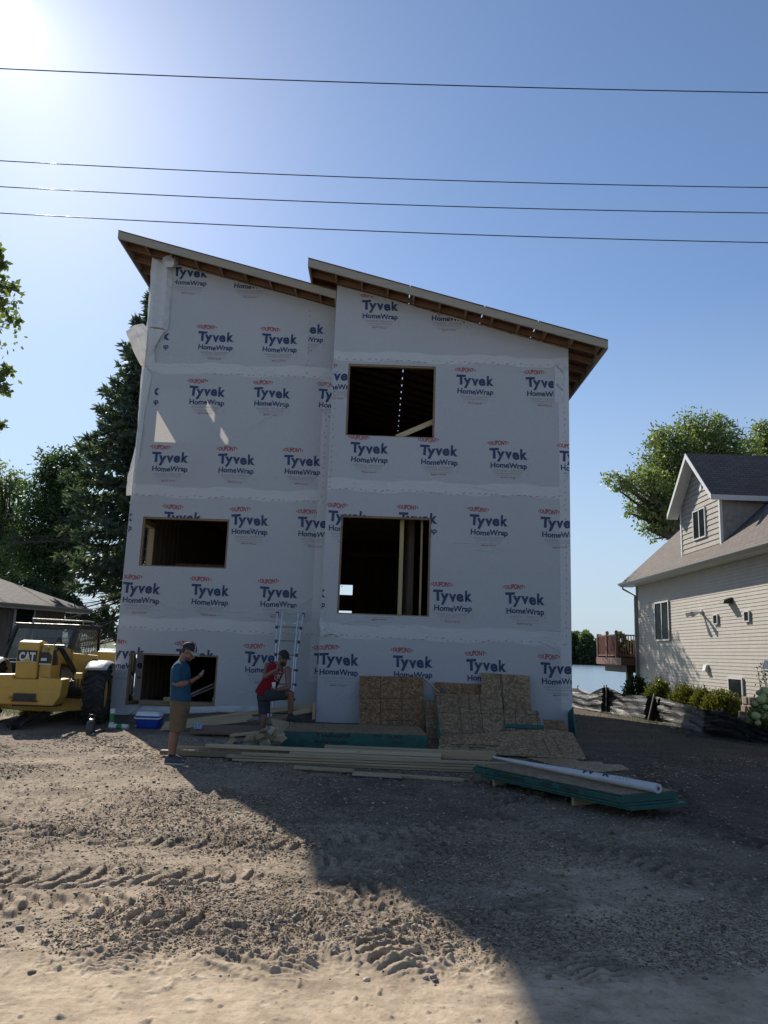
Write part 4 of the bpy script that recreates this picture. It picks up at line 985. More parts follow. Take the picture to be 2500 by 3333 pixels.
for q,Y,lab in (((402,945,480,942,470,1000,400,996),15.2,'bright striped metal plate lying on the dark brown plank'),((925,890,972,892,965,920,920,915),15.7,'smaller striped metal plate lying farther right on the pale plank')):
    p=[aY(*z6(*q[i:i+2]),Y-.02-(0 if i<4 else .12)) for i in range(0,8,2)]
    t=thing('nail_plate',lab,'metal plate',(sum(p,Vector())/4)-Vector((0,0,.0)),'striped metal plates on the planks'); mb=MB()
    n_=(p[1]-p[0]).cross(p[3]-p[0]).normalized(); n_=n_ if n_.y<0 else -n_
    mb.prism(p,n_*.002); mb.build('plate',pm,t); mb=MB()
    for k in range(6):
        a0=(k+.12)/6; a1=(k+.5)/6; mb.poly([p[0].lerp(p[1],a0)+n_*.003,p[0].lerp(p[1],a1)+n_*.003,p[3].lerp(p[2],a1)+n_*.003,p[3].lerp(p[2],a0)+n_*.003])
    mb.each('slot',ps,t)
# offcut pile
GO='short offcuts in the heap left of the bundle'
cuts=[(735,1050,960,1030,.10,.10,'long pale offcut lying on top at the left of the heap'),(700,1140,760,1075,.02,.09,'offcut standing on its end at the far left of the heap'),(770,1125,845,1095,.03,.06,'dark offcut low in the left middle of the heap'),(850,1090,925,1070,.08,.10,'offcut in the middle of the heap below the long one'),
 (930,1070,990,1030,.10,.16,'tilted offcut right of the heap middle'),(985,1020,1055,995,.20,.22,'highest offcut near the foot of the red shirted man'),(945,1075,1020,1050,.11,.13,'offcut crossing the middle of the heap'),(1035,1080,1095,985,.08,.26,'offcut leaning steeply to the upper right of the heap'),(1090,1090,1130,985,.08,.27,'rightmost steep offcut in the heap'),
 (905,1135,985,1115,.02,.04,'lowest front offcut at the heap bottom centre'),(985,1140,1060,1110,.02,.06,'low offcut pointing right at the heap bottom'),(1020,1035,1085,1095,.17,.08,'offcut sliding down to the right of the heap'),(960,1100,1040,1140,.09,.02,'offcut sliding down to the heap front'),(850,1140,905,1128,.02,.02,'small flat offcut at the front foot of the heap'),(1060,1130,1080,1040,.03,.15,'upright offcut at the right foot of the heap'),(1115,1085,1190,1090,.07,.07,'flat offcut bridging to the bundle left end'),(1130,1060,1195,1055,.11,.11,'pale offcut resting above the bridging one')]
for k,(x0,y0,x1,y1,za,zb,lab) in enumerate(cuts):
    a_=zplane(z6(x0,y0),13.55,0); Y=13.35+.03*(k%5)
    a_=aY(*z6(x0,y0),Y); c_=aY(*z6(x1,y1),Y+.10*((k*7)%5-2))
    a_.z=max(a_.z,.03); c_.z=max(c_.z,.03)
    board('offcut',a_,c_,.09 if k%3 else .14,.038 if k!=1 else .10,lab,[lumber,MATS['lumber_pale'],lumber_old][k%3 if k%4 else 0],GO,up=(math.sin(k*2.1)*.5,-.5+.4*math.cos(k),1),cat='offcut')
# ---- ladder
alu=simple('aluminium',(.50,.52,.54),.42,.08,12,metal=.5); blackp=simple('black_plastic',(.015,.015,.017),.5,.2,10)
ld=thing('ladder','folding aluminium ladder with flared top leaning on the left wall','ladder',(-2.2,16.1,0))
tl,tr=aY(*zL(485,222),17.0),aY(*zL(882,240),17.0)
il,ir=aY(*zL(566,215),16.98),aY(*zL(806,222),16.98); bl=aY(*zL(372,1925),16.15); bl.z=.02; 
wd=(ir-il).length; br=bl+Vector((wd*1.05,0,0))
def lp(a,c,t): return a.lerp(c,t)
mb=MB()
for a,c in ((il,bl),(ir,br)): mb.beam(a,c,.028,.065,(0,-1,0))
mb.each('inner_rail',alu,ld)
mb=MB()
ol0,or0=lp(il,bl,.42)+Vector((-.04,-.01,0)),lp(ir,br,.42)+Vector((.04,-.01,0)); 
mb.beam(tl,ol0,.03,.07,(0,-1,0)); mb.beam(tr,or0,.03,.07,(0,-1,0))
ol1,or1=lp(il,bl,1.0)+Vector((-.07,-.03,0)),lp(ir,br,1.0)+Vector((.07,-.03,0)); mb.beam(ol0,ol1,.03,.07,(0,-1,0)); mb.beam(or0,or1,.03,.07,(0,-1,0))
mb.each('outer_rail',alu,ld)
mb=MB()
for k,t_ in enumerate((.12,.245,.37,.495,.62,.745,.87,.985)):
    a_,c_=lp(il,bl,t_),lp(ir,br,t_)
    if t_<.42: a_=lp(tl,ol0,t_/.42); c_=lp(tr,or0,t_/.42)
    mb.beam(a_,c_,.06,.03)
mb.each('rung',simple('rung_aluminium',(.13,.135,.14),.5,.1,12,metal=.2),ld)
mb=MB()
for a_ in (tl,tr): mb.box(a_,(.055,.06,.09))
for t_ in (.3,.6,.88):
    for s_,(p_,q_) in enumerate(((tl,ol0),(tr,or0))): mb.box(lp(p_,q_,t_)+Vector((0,-.02,0)),(.05,.07,.07))
for t_ in (.5,.62,.74): mb.box(lp(ir,br,t_)+Vector((.06,-.03,0)),(.09,.05,.05))
mb.each('joint',blackp,ld)
mb=MB()
for a_,c_,s_ in ((tl,il,1),(tr,ir,-1)): mb.beam(a_+Vector((0,-.03,-.12)),lp(lp(il,bl,.1),lp(ir,br,.1),.28 if s_>0 else .72)+Vector((0,-.03,0)),.02,.035,(0,-1,0))
mb.each('brace',alu,ld)
# ---- cooler
blue=simple('cooler_blue',(.006,.045,.30),.4,.12,8,.05,60); whitep=simple('cooler_white',(.62,.63,.64),.4,.08,8,.05,60)
cx_,cy_=-4.70,16.12
ck=thing('cooler','blue picnic cooler with a white lid and handle by the foundation','cooler',(cx_,cy_,0))
def rr(cx,cy,hx,hy,r,z,n=5):
    o=[]
    for sx_,sy_,a0 in ((1,1,0),(-1,1,90),(-1,-1,180),(1,-1,270)):
        for k in range(n): a=math.radians(a0+90*k/(n-1)); o.append(Vector((cx+sx_*(hx-r)+r*math.cos(a),cy+sy_*(hy-r)+r*math.sin(a),z)))
    return o
mb=MB(); mb.rings([rr(cx_,cy_,.215,.14,.04,0.0),rr(cx_,cy_,.225,.15,.045,.02),rr(cx_,cy_,.245,.17,.05,.215)]); mb.build('tub',blue,ck,smooth=True,auto=35)
mb=MB(); mb.rings([rr(cx_,cy_,.252,.176,.05,.217),rr(cx_,cy_,.252,.176,.05,.25)]); mb.build('rim',blue,ck,smooth=True,auto=35)
mb=MB(); mb.rings([rr(cx_,cy_,.256,.18,.05,.2515),rr(cx_,cy_,.25,.175,.05,.27),rr(cx_,cy_,.225,.15,.06,.325),rr(cx_,cy_,.18,.11,.05,.335)]); mb.build('lid',whitep,ck,smooth=True,auto=35)
mb=MB(); mb.tube([(cx_-.262,cy_,.24),(cx_-.262,cy_-.14,.21),(cx_-.24,cy_-.195,.2),(cx_+.24,cy_-.195,.2),(cx_+.262,cy_-.14,.21),(cx_+.262,cy_,.24)],.014,8); mb.build('handle',whitep,ck,smooth=True)
# ---- drain pipes
pvc=simple('pvc_white',(.62,.62,.60),.4,.08,9,dirt=(.35,.30,.24)); gt=simple('green_tape',(.01,.20,.055),.45,.1,9)
p=aZ(*z3(25,1700),0)
t=thing('drain_pipe','upright white pipe stub with green tape at the house corner','pipe',(p.x,p.y,0))
mb=MB(); mb.tube([(p.x,p.y,-.02),(p.x,p.y,.38)],.052,16); mb.build('pipe',pvc,t,smooth=True,auto=40)
mb=MB(); mb.tube([(p.x,p.y,.12),(p.x,p.y,.29)],.0535,16,cap=False); mb.build('tape',gt,t,smooth=True)
p2=p+Vector((.03,-.05,.05))
t=thing('drain_pipe','white pipe lying flat beside the upright stub, green tape round its middle','pipe',(p.x+.15,p.y-.1,0))
mb=MB(); mb.tube([p2+Vector((-.03,-.06,0)),p2+Vector((.36,-.10,0))],.05,16); mb.build('pipe',pvc,t,smooth=True,auto=40)
mb=MB(); mb.tube([p2+Vector((.13,-.076,0)),p2+Vector((.24,-.088,0))],.0515,16,cap=False); mb.build('tape',gt,t,smooth=True)
# ---- water jug and bottle
p=aZ(*z5(972,1800),0)
jm=simple('jug_black',(.02,.022,.022),.35,.2,10)
t=thing('water_jug','black insulated jug with a loop handle standing on the gravel','jug',(p.x,p.y,0))
mb=MB(); mb.lathe((p.x,p.y,0),[(.07,0),(.082,.01),(.082,.20),(.07,.235),(.045,.25)],20); mb.build('body',jm,t,smooth=True,auto=40)
mb=MB(); mb.lathe((p.x,p.y,.25),[(.047,0),(.047,.035),(.03,.045)],16); mb.build('lid',simple('jug_lid',(.30,.30,.30),.3,.1,10,metal=.7),t,smooth=True,auto=40)
mb=MB(); mb.tube([(p.x-.055,p.y,.25),(p.x-.06,p.y,.30),(p.x-.045,p.y,.365),(p.x+.045,p.y,.365),(p.x+.06,p.y,.30),(p.x+.055,p.y,.25)],.011,8); mb.build('handle',jm,t,smooth=True)
a_=aZ(*z5(1000,1790),.04); c_=aZ(*z5(1115,1745),.04)
t=thing('bottle','black bottle with pale cap lying on its side beside the jug','bottle',((a_.x+c_.x)/2,(a_.y+c_.y)/2,0))
d=(c_-a_).normalized(); mb=MB(); mb.tube([a_+d*.06,a_+d*.09,a_+d*.12,c_-d*.01,c_],[.018,.03,.038,.038,.03],14); mb.build('body',jm,t,smooth=True,auto=40)
mb=MB(); mb.tube([a_+d*.02,a_+d*.065],.02,12); mb.build('cap',simple('cap_grey',(.3,.3,.3),.4,.1),t,smooth=True,auto=40)
# ---- extension cord
pts=[aY(460,2297,17.18),aY(440,2312,17.05),aY(415,2335,16.6),aY(395,2352,16.2),aZ(380,2368,.01),aZ(362,2378,.01),aZ(330,2379,.012),aZ(318,2384,.01)]
mb=MB(); mb.tube(pts,.008,6); tag(mb.build('extension_cord',simple('cord_red',(.10,.03,.025),.6,.1),None,smooth=True),'thin dark cord running from the low window down past the pipes','cord')
# ---- bucket on the low sill
p=aY(702,2300,17.31); p.z=.36+.045
t=thing('bucket','small white bucket standing on the low window ledge','bucket',p)
mb=MB(); mb.lathe(p,[(.062,0),(.075,.15)],18); mb.build('body',simple('bucket_white',(.55,.53,.5),.5,.15,12,dirt=(.3,.12,.1)),t,smooth=True,auto=40)
mb=MB(); mb.lathe(p+Vector((0,0,.151)),[(.085,0),(.085,.022),(.02,.026)],18); mb.build('lid',whitep,t,smooth=True,auto=40)

# scraps and a stick on the dirt
r=random.Random(21)
for k,(px_,py_,L_,lab) in enumerate(((1160,1925,.34,'thin dark stick lying on the gravel left of the standing man'),(250,1975,.12,'small pale wood scrap at the far left of the gravel'),)):
    a_=aZ(*z5(px_,py_),.012); board('stick' if k==0 else 'wood_scrap',a_,a_+Vector((L_,.03,0)),.02,.02,lab,lumber_old if k==0 else None,cat='stick' if k==0 else 'wood scrap')
# ================================================================ TELEHANDLER
yel=NB('machine_yellow'); n=yel.noise(3.,6,.65); y_=yel.mix(yel.ramp(n,[(.45,0.),(.75,.55)]),(.56,.34,.06),(.36,.23,.07)); y_=yel.mix(yel.ramp(yel.noise(22.,5,.7),[(.62,0.),(.72,.6)]),y_,(.10,.07,.04))
yel=yel.set(y_,.5,yel.bump(yel.noise(30.,4),.12,.005))
mblk=simple('machine_black',(.014,.014,.015),.45,.3,8,.1,40,dirt=(.06,.05,.04)); rubber=simple('tyre_rubber',(.022,.021,.02),.85,.3,9,.3,60,dirt=(.10,.082,.06))
steel=simple('dull_steel',(.20,.19,.18),.5,.3,12,.1,50,metal=.6); fend=simple('fender_sun_glare',(.62,.60,.56),.35,.12,6,.1,30,dirt=(.3,.27,.22))
gb=NB('cab_glass'); gb.b.inputs['Transmission Weight'].default_value=.0; gb.set((.20,.22,.22),.10,spec=.8); tr=gb.n.new('ShaderNodeBsdfTransparent'); tr.inputs[0].default_value=(.55,.62,.60,1); mx=gb.n.new('ShaderNodeMixShader'); mx.inputs[0].default_value=.50
gb.l.new(gb.b.outputs[0],mx.inputs[1]); gb.l.new(tr.outputs[0],mx.inputs[2]); gb.l.new(mx.outputs[0],gb.n['Material Output'].inputs[0]); glass=gb.m  # grey base stands in for sky and trees reflected in the panes
TM=thing('telehandler','yellow telehandler seen from behind, parked left of the wrapped house','telehandler',(-7.10,16.5,.03))
RZ=Matrix.Rotation(math.radians(7),4,'Z'); TM.matrix_world=Matrix.Translation((-7.10,16.5,.03))@RZ
TB=Vector((-7.10,16.5,.03))
class TMB(MB):
    def build(s,name,mats,parent=None,**k):     # geometry is written in the machine's own frame
        me=bpy.data.meshes.new(name); keep=name in ('wheel','rim','fender'); me.from_pydata([(v[0],v[1],v[2] if keep else (.42+(v[2]-.64)*.956 if v[2]<1.24 else .994+(v[2]-1.24)*.86)) for v in s.v],[],s.f)
        return finish(name,me,mats,parent if parent is not None else TM,k.get('smooth',False),k.get('bevel',0),s.mi,k.get('auto'))
# chassis, axle, counterweight bumper
m=TMB(); m.bb(-.42,.42,-.6,3.6,.55,.95); m.build('chassis',mblk)
m=TMB(); m.prism([(-.95,-.09,.46),(-.2,-.09,.40),(.2,-.09,.40),(.95,-.09,.46),(.95,-.09,.66),(.2,-.09,.72),(-.2,-.09,.72),(-.95,-.09,.66)],(0,.18,0)); m.build('rear_axle',yel,bevel=.02)
m=TMB(); m.prism([(-.80,-1.22,.64),(.55,-1.22,.62),(.66,-1.22,.80),(.69,-1.22,1.16),(.22,-1.22,1.20),(.22,-1.22,1.15),(-.26,-1.22,1.15),(-.26,-1.22,1.24),(-.80,-1.22,1.22)],(0,.55,0)); bp=m.build('counterweight',yel,bevel=.03)
m=TMB(); m.bb(.22,.68,-1.232,-1.20,.955,.975); m.bb(-.80,-.28,-1.232,-1.20,.955,.975); m.build('ridge',yel,bp)
m=TMB(); m.bb(-.20,.21,-1.27,-1.215,.74,.86); m.bb(-.22,.25,-1.30,-1.22,.70,.73); m.build('hitch',mblk,bp)
m=TMB(); m.bb(-.29,-.24,-1.25,-1.215,.74,.80); m.build('reflector',simple('amber',(.5,.16,.02),.3,.1),bp)
# boom with its rear end block
m=TMB()
m.prism([(-.25,-1.16,1.15),(-.25,-1.20,1.50),(-.25,-1.16,1.98),(-.25,-.95,2.02),(-.25,-.62,1.98),(-.25,-.30,1.55),(-.25,-.30,1.15)],(.41,0,0)); blk=m.build('boom_end',yel,bevel=.025)
m=TMB(); m.prism([(.17,-1.10,1.16),(.17,-1.12,1.72),(.17,-1.03,1.94),(.17,-.70,1.90),(.17,-.45,1.55),(.17,-.45,1.16)],(.24,0,0)); m.build('boom_end',yel,bevel=.025)
m=TMB(); m.bb(-.225,.140,-1.217,-1.198,1.52,1.79); m.build('name_plate',mblk,blk)
def back(txt,x,z,w,h,y,b=.05):
    v,f=word(txt,0,0,w,h,b); return [(x+p[0],y,z+p[1]) for p in v],f
m=TMB()
for ch,x,w in (('C',-.190,.105),('A',-.090,.115),('T',.010,.105)):
    v,f=back(ch,x,1.555,w,.19,-1.222); m.arrays(v,f)
m.build('lettering',simple('decal_white',(.65,.65,.62),.5,.05),blk)
m=TMB(); m.poly([(-.115,-1.226,1.545),(.050,-1.226,1.545),(-.032,-1.226,1.615)]); m.build('triangle_mark',simple('decal_yellow',(.62,.36,.03),.5,.05),blk)
m=TMB(); m.bb(-.225,.140,-1.2265,-1.219,1.522,1.535); m.build('stripe',MATS['decal_white'],blk)
m=TMB(); m.prism([(.412,-1.08,1.46),(.412,-1.08,1.80),(.412,-.90,1.78),(.412,-.74,1.62),(.412,-.70,1.46)],(.004,0,0)); m.prism([(.172,-1.126,1.50),(.40,-1.126,1.50),(.40,-1.126,1.68),(.34,-1.126,1.76),(.172,-1.126,1.76)],(0,.004,0)); m.build('side_decal',mblk,blk)
m=TMB(); m.bb(.172,.40,-1.131,-1.127,1.475,1.497); m.bb(.20,.31,-1.131,-1.128,1.56,1.62); m.build('stripe',MATS['decal_white'],blk)
m=TMB(); m.cyl((.42,-.92,1.84),(1,0,0),.07,.05,16); m.cyl((.29,-1.10,1.84),(0,1,0),.045,.05,14); m.build('pivot_pin',steel,blk)
m=TMB(); m.cyl((-.16,-1.205,1.08),(0,1,0),.015,.02,8); m.cyl((.12,-1.205,1.08),(0,1,0),.015,.02,8); m.build('bolt',steel,blk)
m=TMB(); m.prism([(-.24,-.25,1.50),(-.24,-.25,1.92),(-.24,5.2,1.42),(-.24,5.2,1.02)],(.50,0,0)); m.build('boom',yel,bevel=.02)
m=TMB(); m.tube([(.50,-.90,1.86),(.66,-.6,1.45),(.70,-.52,1.32)],.055,12); m.tube([(.70,-.52,1.32),(.76,-.42,1.12)],.036,10); m.cyl((.47,-.90,1.88),(1,0,0),.06,.18,14); m.build('hydraulic_cylinder',mblk,smooth=True,auto=40)
m=TMB(); m.prism([(.72,-.55,.98),(.72,-.55,1.28),(.72,-.2,1.30),(.72,-.1,.98)],(.16,0,0)); m.build('cylinder_bracket',yel,bevel=.02)
m=TMB()
for k in range(5): m.tube([(.6+.07*k,-.55,1.15),(.68+.06*k,-.7,1.0-.02*k),(.66+.06*k,-.55,.8),(.6+.05*k,-.3,.75)],.016,6)
m.build('hose',mblk,smooth=True)
# side panel behind the boom and the engine hood to the right
m=TMB(); m.prism([(.54,.10,1.12),(.54,.10,1.74),(.54,1.05,1.76),(.54,1.05,1.16)],(.06,0,0)); m.prism([(.50,.02,1.20),(1.02,.02,1.20),(1.02,.02,1.70),(.50,.02,1.74)],(0,.06,0)); m.build('side_panel',yel,bevel=.015)
m=TMB(); m.tube([(.96,-.02,1.24),(.975,-.02,1.42),(.985,-.02,1.60)],.06,12); m.build('exhaust_slot',mblk,smooth=True,auto=40)
m=TMB(); m.prism([(.62,.95,1.22),(.62,.95,1.80),(1.22,.95,1.80),(1.26,.95,1.70),(1.26,.95,1.22)],(0,1.9,-.02)); m.build('engine_hood',yel,bevel=.05)
m=TMB(); m.prism([(.60,.55,.62),(.60,.55,1.18),(1.22,.55,1.20),(1.28,.55,1.05),(1.28,.55,.62)],(0,2.3,0)); m.build('lower_body',yel,bevel=.06)
m=TMB(); m.prism([(1.285,1.2,.70),(1.285,1.5,.95),(1.285,1.8,.70)],(.004,0,0)); m.build('side_decal',mblk)
# cab
CZ1=2.50
post=lambda m,a,c,w=.07: m.beam(a,c,w,w)
m=TMB()
TL,TR_,FL_,FR_=(-1.02,.95,CZ1-.1),(.30,.95,CZ1-.1),(-1.02,2.0,CZ1-.08),(.52,2.0,CZ1-.08)
BL,BR=( -1.16,.72,1.45),(.16,.72,1.45)
post(m,BL,TL,.085); post(m,BR,TR_,.10); post(m,(-1.30,2.2,1.2),FL_); post(m,(.50,2.3,1.5),FR_); post(m,(-1.02,.95,CZ1-.12),(.30,.95,CZ1-.12),.10); post(m,TR_,FR_,.08); post(m,TL,FL_,.08); post(m,(-1.16,.72,1.50),(.5,.72,1.50),.08); post(m,(.14,.75,1.55),(.50,2.3,1.52),.07)
cabf=m.build('cab_frame',mblk,bevel=.015)
m=TMB(); m.prism([(-1.06,.90,CZ1-.085),(.36,.90,CZ1-.085),(.56,2.05,CZ1-.07),(-1.06,2.05,CZ1-.07)],(0,0,.055)); m.build('cab_roof',mblk,bevel=.02)
m=TMB()
for y_ in np.linspace(1.0,1.9,7): m.tube([(-.72,y_,CZ1+.09),(.42,y_,CZ1+.07)],.012,6)
for x_ in (-.72,.42): m.tube([(x_,1.0,CZ1+.08),(x_,1.9,CZ1+.08)],.016,6)
for x_,y_ in ((-.7,1.0),(.4,1.0),(-.7,1.9),(.4,1.9)): m.tube([(x_,y_,CZ1-.04),(x_,y_,CZ1+.08)],.016,6)
m.build('roof_guard',steel)
m=TMB(); m.poly([(-1.10,.76,1.55),(.10,.76,1.55),(.24,.93,CZ1-.17),(-.97,.93,CZ1-.17)]); m.build('rear_window',glass)
m=TMB(); m.poly([(.19,.80,1.58),(.49,2.25,1.56),(.51,2.0,CZ1-.13),(.32,.99,CZ1-.15)]); sw_=m.build('side_window',glass)
m=TMB()
for k in range(9):
    t=(k+1)/10; m.tube([(.20+.29*t,.8+1.42*t,1.58),(.325+.18*t,1.0+1.0*t,CZ1-.15)],.008,5)
m.build('window_bar',steel,sw_)
m=TMB(); m.poly([(-1.18,.80,1.2),(-1.33,2.2,1.2),(-1.05,2.0,CZ1-.13),(-1.05,1.0,CZ1-.15)]); m.build('side_window',glass)
m=TMB(); m.prism([(-1.35,.80,1.02),(-1.22,.80,1.02),(-1.10,.80,2.35),(-1.20,.80,2.35)],(0,.04,0)); m.build('cab_door',mblk)
m=TMB(); m.bb(-.75,-.25,1.3,1.42,1.35,2.12); m.bb(-.75,-.25,1.3,1.8,1.2,1.38); m.build('seat',mblk,bevel=.04)
m=TMB(); m.prism([(-1.3,.75,1.0),(.1,.75,1.0),(.1,.75,1.45),(-1.15,.75,1.45)],(0,1.5,0)); m.build('cab_base',mblk)
m=TMB(); m.ellipsoid((.02,.62,1.98),(.07,.03,.14)); m.build('mirror',mblk,smooth=True)
m=TMB(); m.bb(-.02,.08,.58,.59,1.88,1.98); m.build('mirror_glass',simple('mirror_yellow',(.5,.33,.06),.3,.1))
# wheels
def wheel(name,x,y,st=0,R=.585,w=.42):
    hub=TMB(); 
    c=Vector((x,y,R)); rot=Matrix.Rotation(st,3,'Z')
    def tp(v): return c+rot@Vector(v)
    prof=[(.30,-w/2+.03),(.46,-w/2),(.565,-w/2+.03),(.585,-w/4),(.585,w/4),(.565,w/2-.03),(.46,w/2),(.30,w/2-.03)]
    t=TMB(); n=36
    t.rings([[tp((h_,r_*math.cos(2*math.pi*j/n),r_*math.sin(2*math.pi*j/n))) for j in range(n)] for r_,h_ in prof],cap=False)
    for k in range(22):
        a=2*math.pi*k/22
        for s_ in (-1,1):
            a2=a+(0 if s_<0 else math.pi/22); mm=[]
            for q,(da,xx) in enumerate(((0.0,.01),(.085,.01),(.23,w/2-.005),(.12,w/2-.005))): mm.append((s_*xx,a2+da))
            lo=[tp((x_,.575*math.cos(b_),.575*math.sin(b_))) for x_,b_ in mm]; hi=[tp((x_,.618*math.cos(b_),.618*math.sin(b_))) for x_,b_ in mm]
            i=len(t.v); t.v+=lo+hi
            for f in ((0,1,5,4),(1,2,6,5),(2,3,7,6),(3,0,4,7),(4,5,6,7)): t.f.append([i+q for q in f]); t.mi.append(0)
    whl=TMB(); whl.rings([[tp((h_,r_*math.cos(2*math.pi*j/24),r_*math.sin(2*math.pi*j/24))) for j in range(24)] for r_,h_ in ((.31,w/2-.05),(.28,w/2-.06),(.26,w/2-.14),(.12,w/2-.14),(.11,w/2-.04))],cap=True)
    whl.rings([[tp((h_,r_*math.cos(2*math.pi*j/24),r_*math.sin(2*math.pi*j/24))) for j in range(24)] for r_,h_ in ((.31,-w/2+.05),(.28,-w/2+.06),(.26,-w/2+.14),(.12,-w/2+.14),(.11,-w/2+.04))],cap=True)
    o=t.build('wheel',rubber); whl.build('rim',yel,o,smooth=True,auto=35); return o
wheel('wheel',-1.10,0,math.radians(6)); wheel('wheel',1.10,0,math.radians(4)); wheel('wheel',-1.0,2.75); wheel('wheel',1.0,2.75)
# fenders, sun glare put in as a white colour
def fender(x,y,w=.50):
    t=TMB(); R1=[]
    for k in range(11):
        a=math.radians(52+94*k/10); ca,sa=-math.cos(a),math.sin(a); P_=lambda xx,rr: (xx,y+rr*ca,.60+rr*sa)
        q=.04*abs(k-5)/5; R1.append([P_(x-w/2+q,.625),P_(x+w/2-q,.625),P_(x+w/2+.012-q,.64),P_(x+w/2-.02-q,.672),P_(x+w/2-.08-q,.690),P_(x-w/2+.08+q,.690),P_(x-w/2+.02+q,.672),P_(x-w/2-.012+q,.64)])
    t.rings(R1); t.build('fender',fend,smooth=True,auto=40)
fender(1.10,.03); fender(-1.10,.03)
# black plastic sheet crumpled under it
b=NB('black_plastic_sheet'); hn=b.noise(1.,6,.6,b.map((2.,2.,14.)),.6); hn2=b.noise(7,4); b.set(b.ramp(hn2,[(.3,(.006,.006,.007)),(.7,(.018,.0175,.017))]),.5,b.bump(b.math('ADD',hn,b.math('MULTIPLY',hn2,.4)),.8,.05),spec=.22); film=b.m
b=NB('plastic_sheet_sunlit'); hn=b.noise(1.,5,.6,b.map((3.,3.,9.)),.6); b.set((.10,.10,.10),.22,b.bump(hn,.8,.05),spec=.7); film2=b.m  # black plastic lightened to grey to imitate its sunlit shine
p=[aZ(*z5(*q),.06) for q in ((140,1745),(130,1700),(330,1640),(545,1520),(580,1560),(400,1660),(250,1720))]
mb=MB(); a_,c_=aZ(*z5(140,1730),.03),aZ(*z5(560,1535),.12); dd=(c_-a_); sdv=Vector((-dd.y,dd.x,0)).normalized()
G_=[]; r=random.Random(3)
for i in range(24):
    t=i/23; row=[]
    for j in range(15):
        s_=(j/14-.5); wd_=.25+.35*t; row.append(a_+dd*t+sdv*s_*wd_+Vector((0,0,.05+.10*t+.09*math.sin(j*1.9+i*.12)*abs(math.cos(j))+r.uniform(-.008,.008))))
    G_.append(row)
mb.rings(G_,cap=False,closed=False); tag(mb.build('plastic_sheet',film2,None,smooth=True),'crumpled black plastic sheeting lying under the yellow machine, shining','plastic sheet')
# ================================================================ NEIGHBOUR HOUSE (right)
b=NB('lap_siding'); b.set(b.ramp(b.noise(3.,4),[(.3,(.405,.37,.32)),(.7,(.46,.42,.365))]),.55,b.bump(b.noise(60,3),.1,.003)); siding=b.m
b=NB('shake_siding'); pos=b.co.outputs['Object']; v=b.vor(1.,b.map((9,9,5)),out='Color'); sp=b.n.new('ShaderNodeSeparateColor'); b.l.new(v,sp.inputs[0]); gr_=b.noise(1.,3,.6,b.map((60,60,4)))
b.set(b.mix(b.ramp(gr_,[(.4,.3),(.6,0.)]),b.ramp(sp.outputs[0],[(0,(.27,.24,.205)),(1,(.35,.31,.27))]),(.20,.175,.15)),.7,b.bump(gr_,.3,.006)); shake=b.m
def shingle(name,c1,c2,rotz=0):
    b=NB(name); br=b.n.new('ShaderNodeTexBrick'); br.offset=.5; br.inputs['Scale'].default_value=1; br.inputs['Mortar Size'].default_value=.012; br.inputs['Brick Width'].default_value=.34; br.inputs['Row Height'].default_value=.145
    br.inputs['Color1'].default_value=(*c1,1); br.inputs['Color2'].default_value=(*c2,1); br.inputs['Mortar'].default_value=(c1[0]*.3,c1[1]*.3,c1[2]*.3,1)
    at=b.n.new('ShaderNodeAttribute'); at.attribute_name='slope_uv'; b.l.new(at.outputs['Vector'],br.inputs['Vector'])
    c=b.mix(b.ramp(b.noise(1.5,5,.6),[(.35,0.),(.75,.45)]),br.outputs['Color'],(c1[0]*.6,c1[1]*.6,c1[2]*.6)); c=b.mix(b.ramp(b.noise(90,3,.7),[(.4,.0),(.7,.35)]),c,(c2[0]*1.5,c2[1]*1.5,c2[2]*1.5))
    return b.set(c,.9,b.bump(br.outputs['Fac'],.8,.012))
sh_brown=shingle('shingle_brown',(.105,.083,.070),(.155,.126,.108)); sh_grey=shingle('shingle_grey',(.13,.115,.10),(.19,.165,.145))
def roof_slab(name,pts,mat,parent,th=.05,u=None):
    """flat roof face with its own running coordinates for the courses"""
    pts=[Vector(p) for p in pts]; e=(pts[1]-pts[0]).normalized(); n_=(pts[1]-pts[0]).cross(pts[-1]-pts[0]).normalized(); n_=n_ if n_.z>0 else -n_; w_=n_.cross(e)
    mb=MB(); mb.prism(pts,-n_*th); o=mb.build(name,mat,parent)
    at=o.data.attributes.new('slope_uv','FLOAT_VECTOR','POINT'); off=wloc(parent)
    for i,v in enumerate(o.data.vertices): q=v.co+off-pts[0]; at.data[i].vector=(q.dot(e),q.dot(w_),0)
    return o
trim=simple('white_trim',(.60,.60,.58),.45,.06,5); gut=simple('gutter_metal',(.36,.35,.33),.4,.08,6); win_glass=simple('window_glass',(.014,.018,.02),.12,.1,3,spec=.03)
NX=11.4; NY0,NY1=12.0,33.6; EZ=5.0
nh=thing('neighbour_house','beige sided house with a steep brown roof and a dormer, right of the wrapped house','house',(NX+4,24,0))
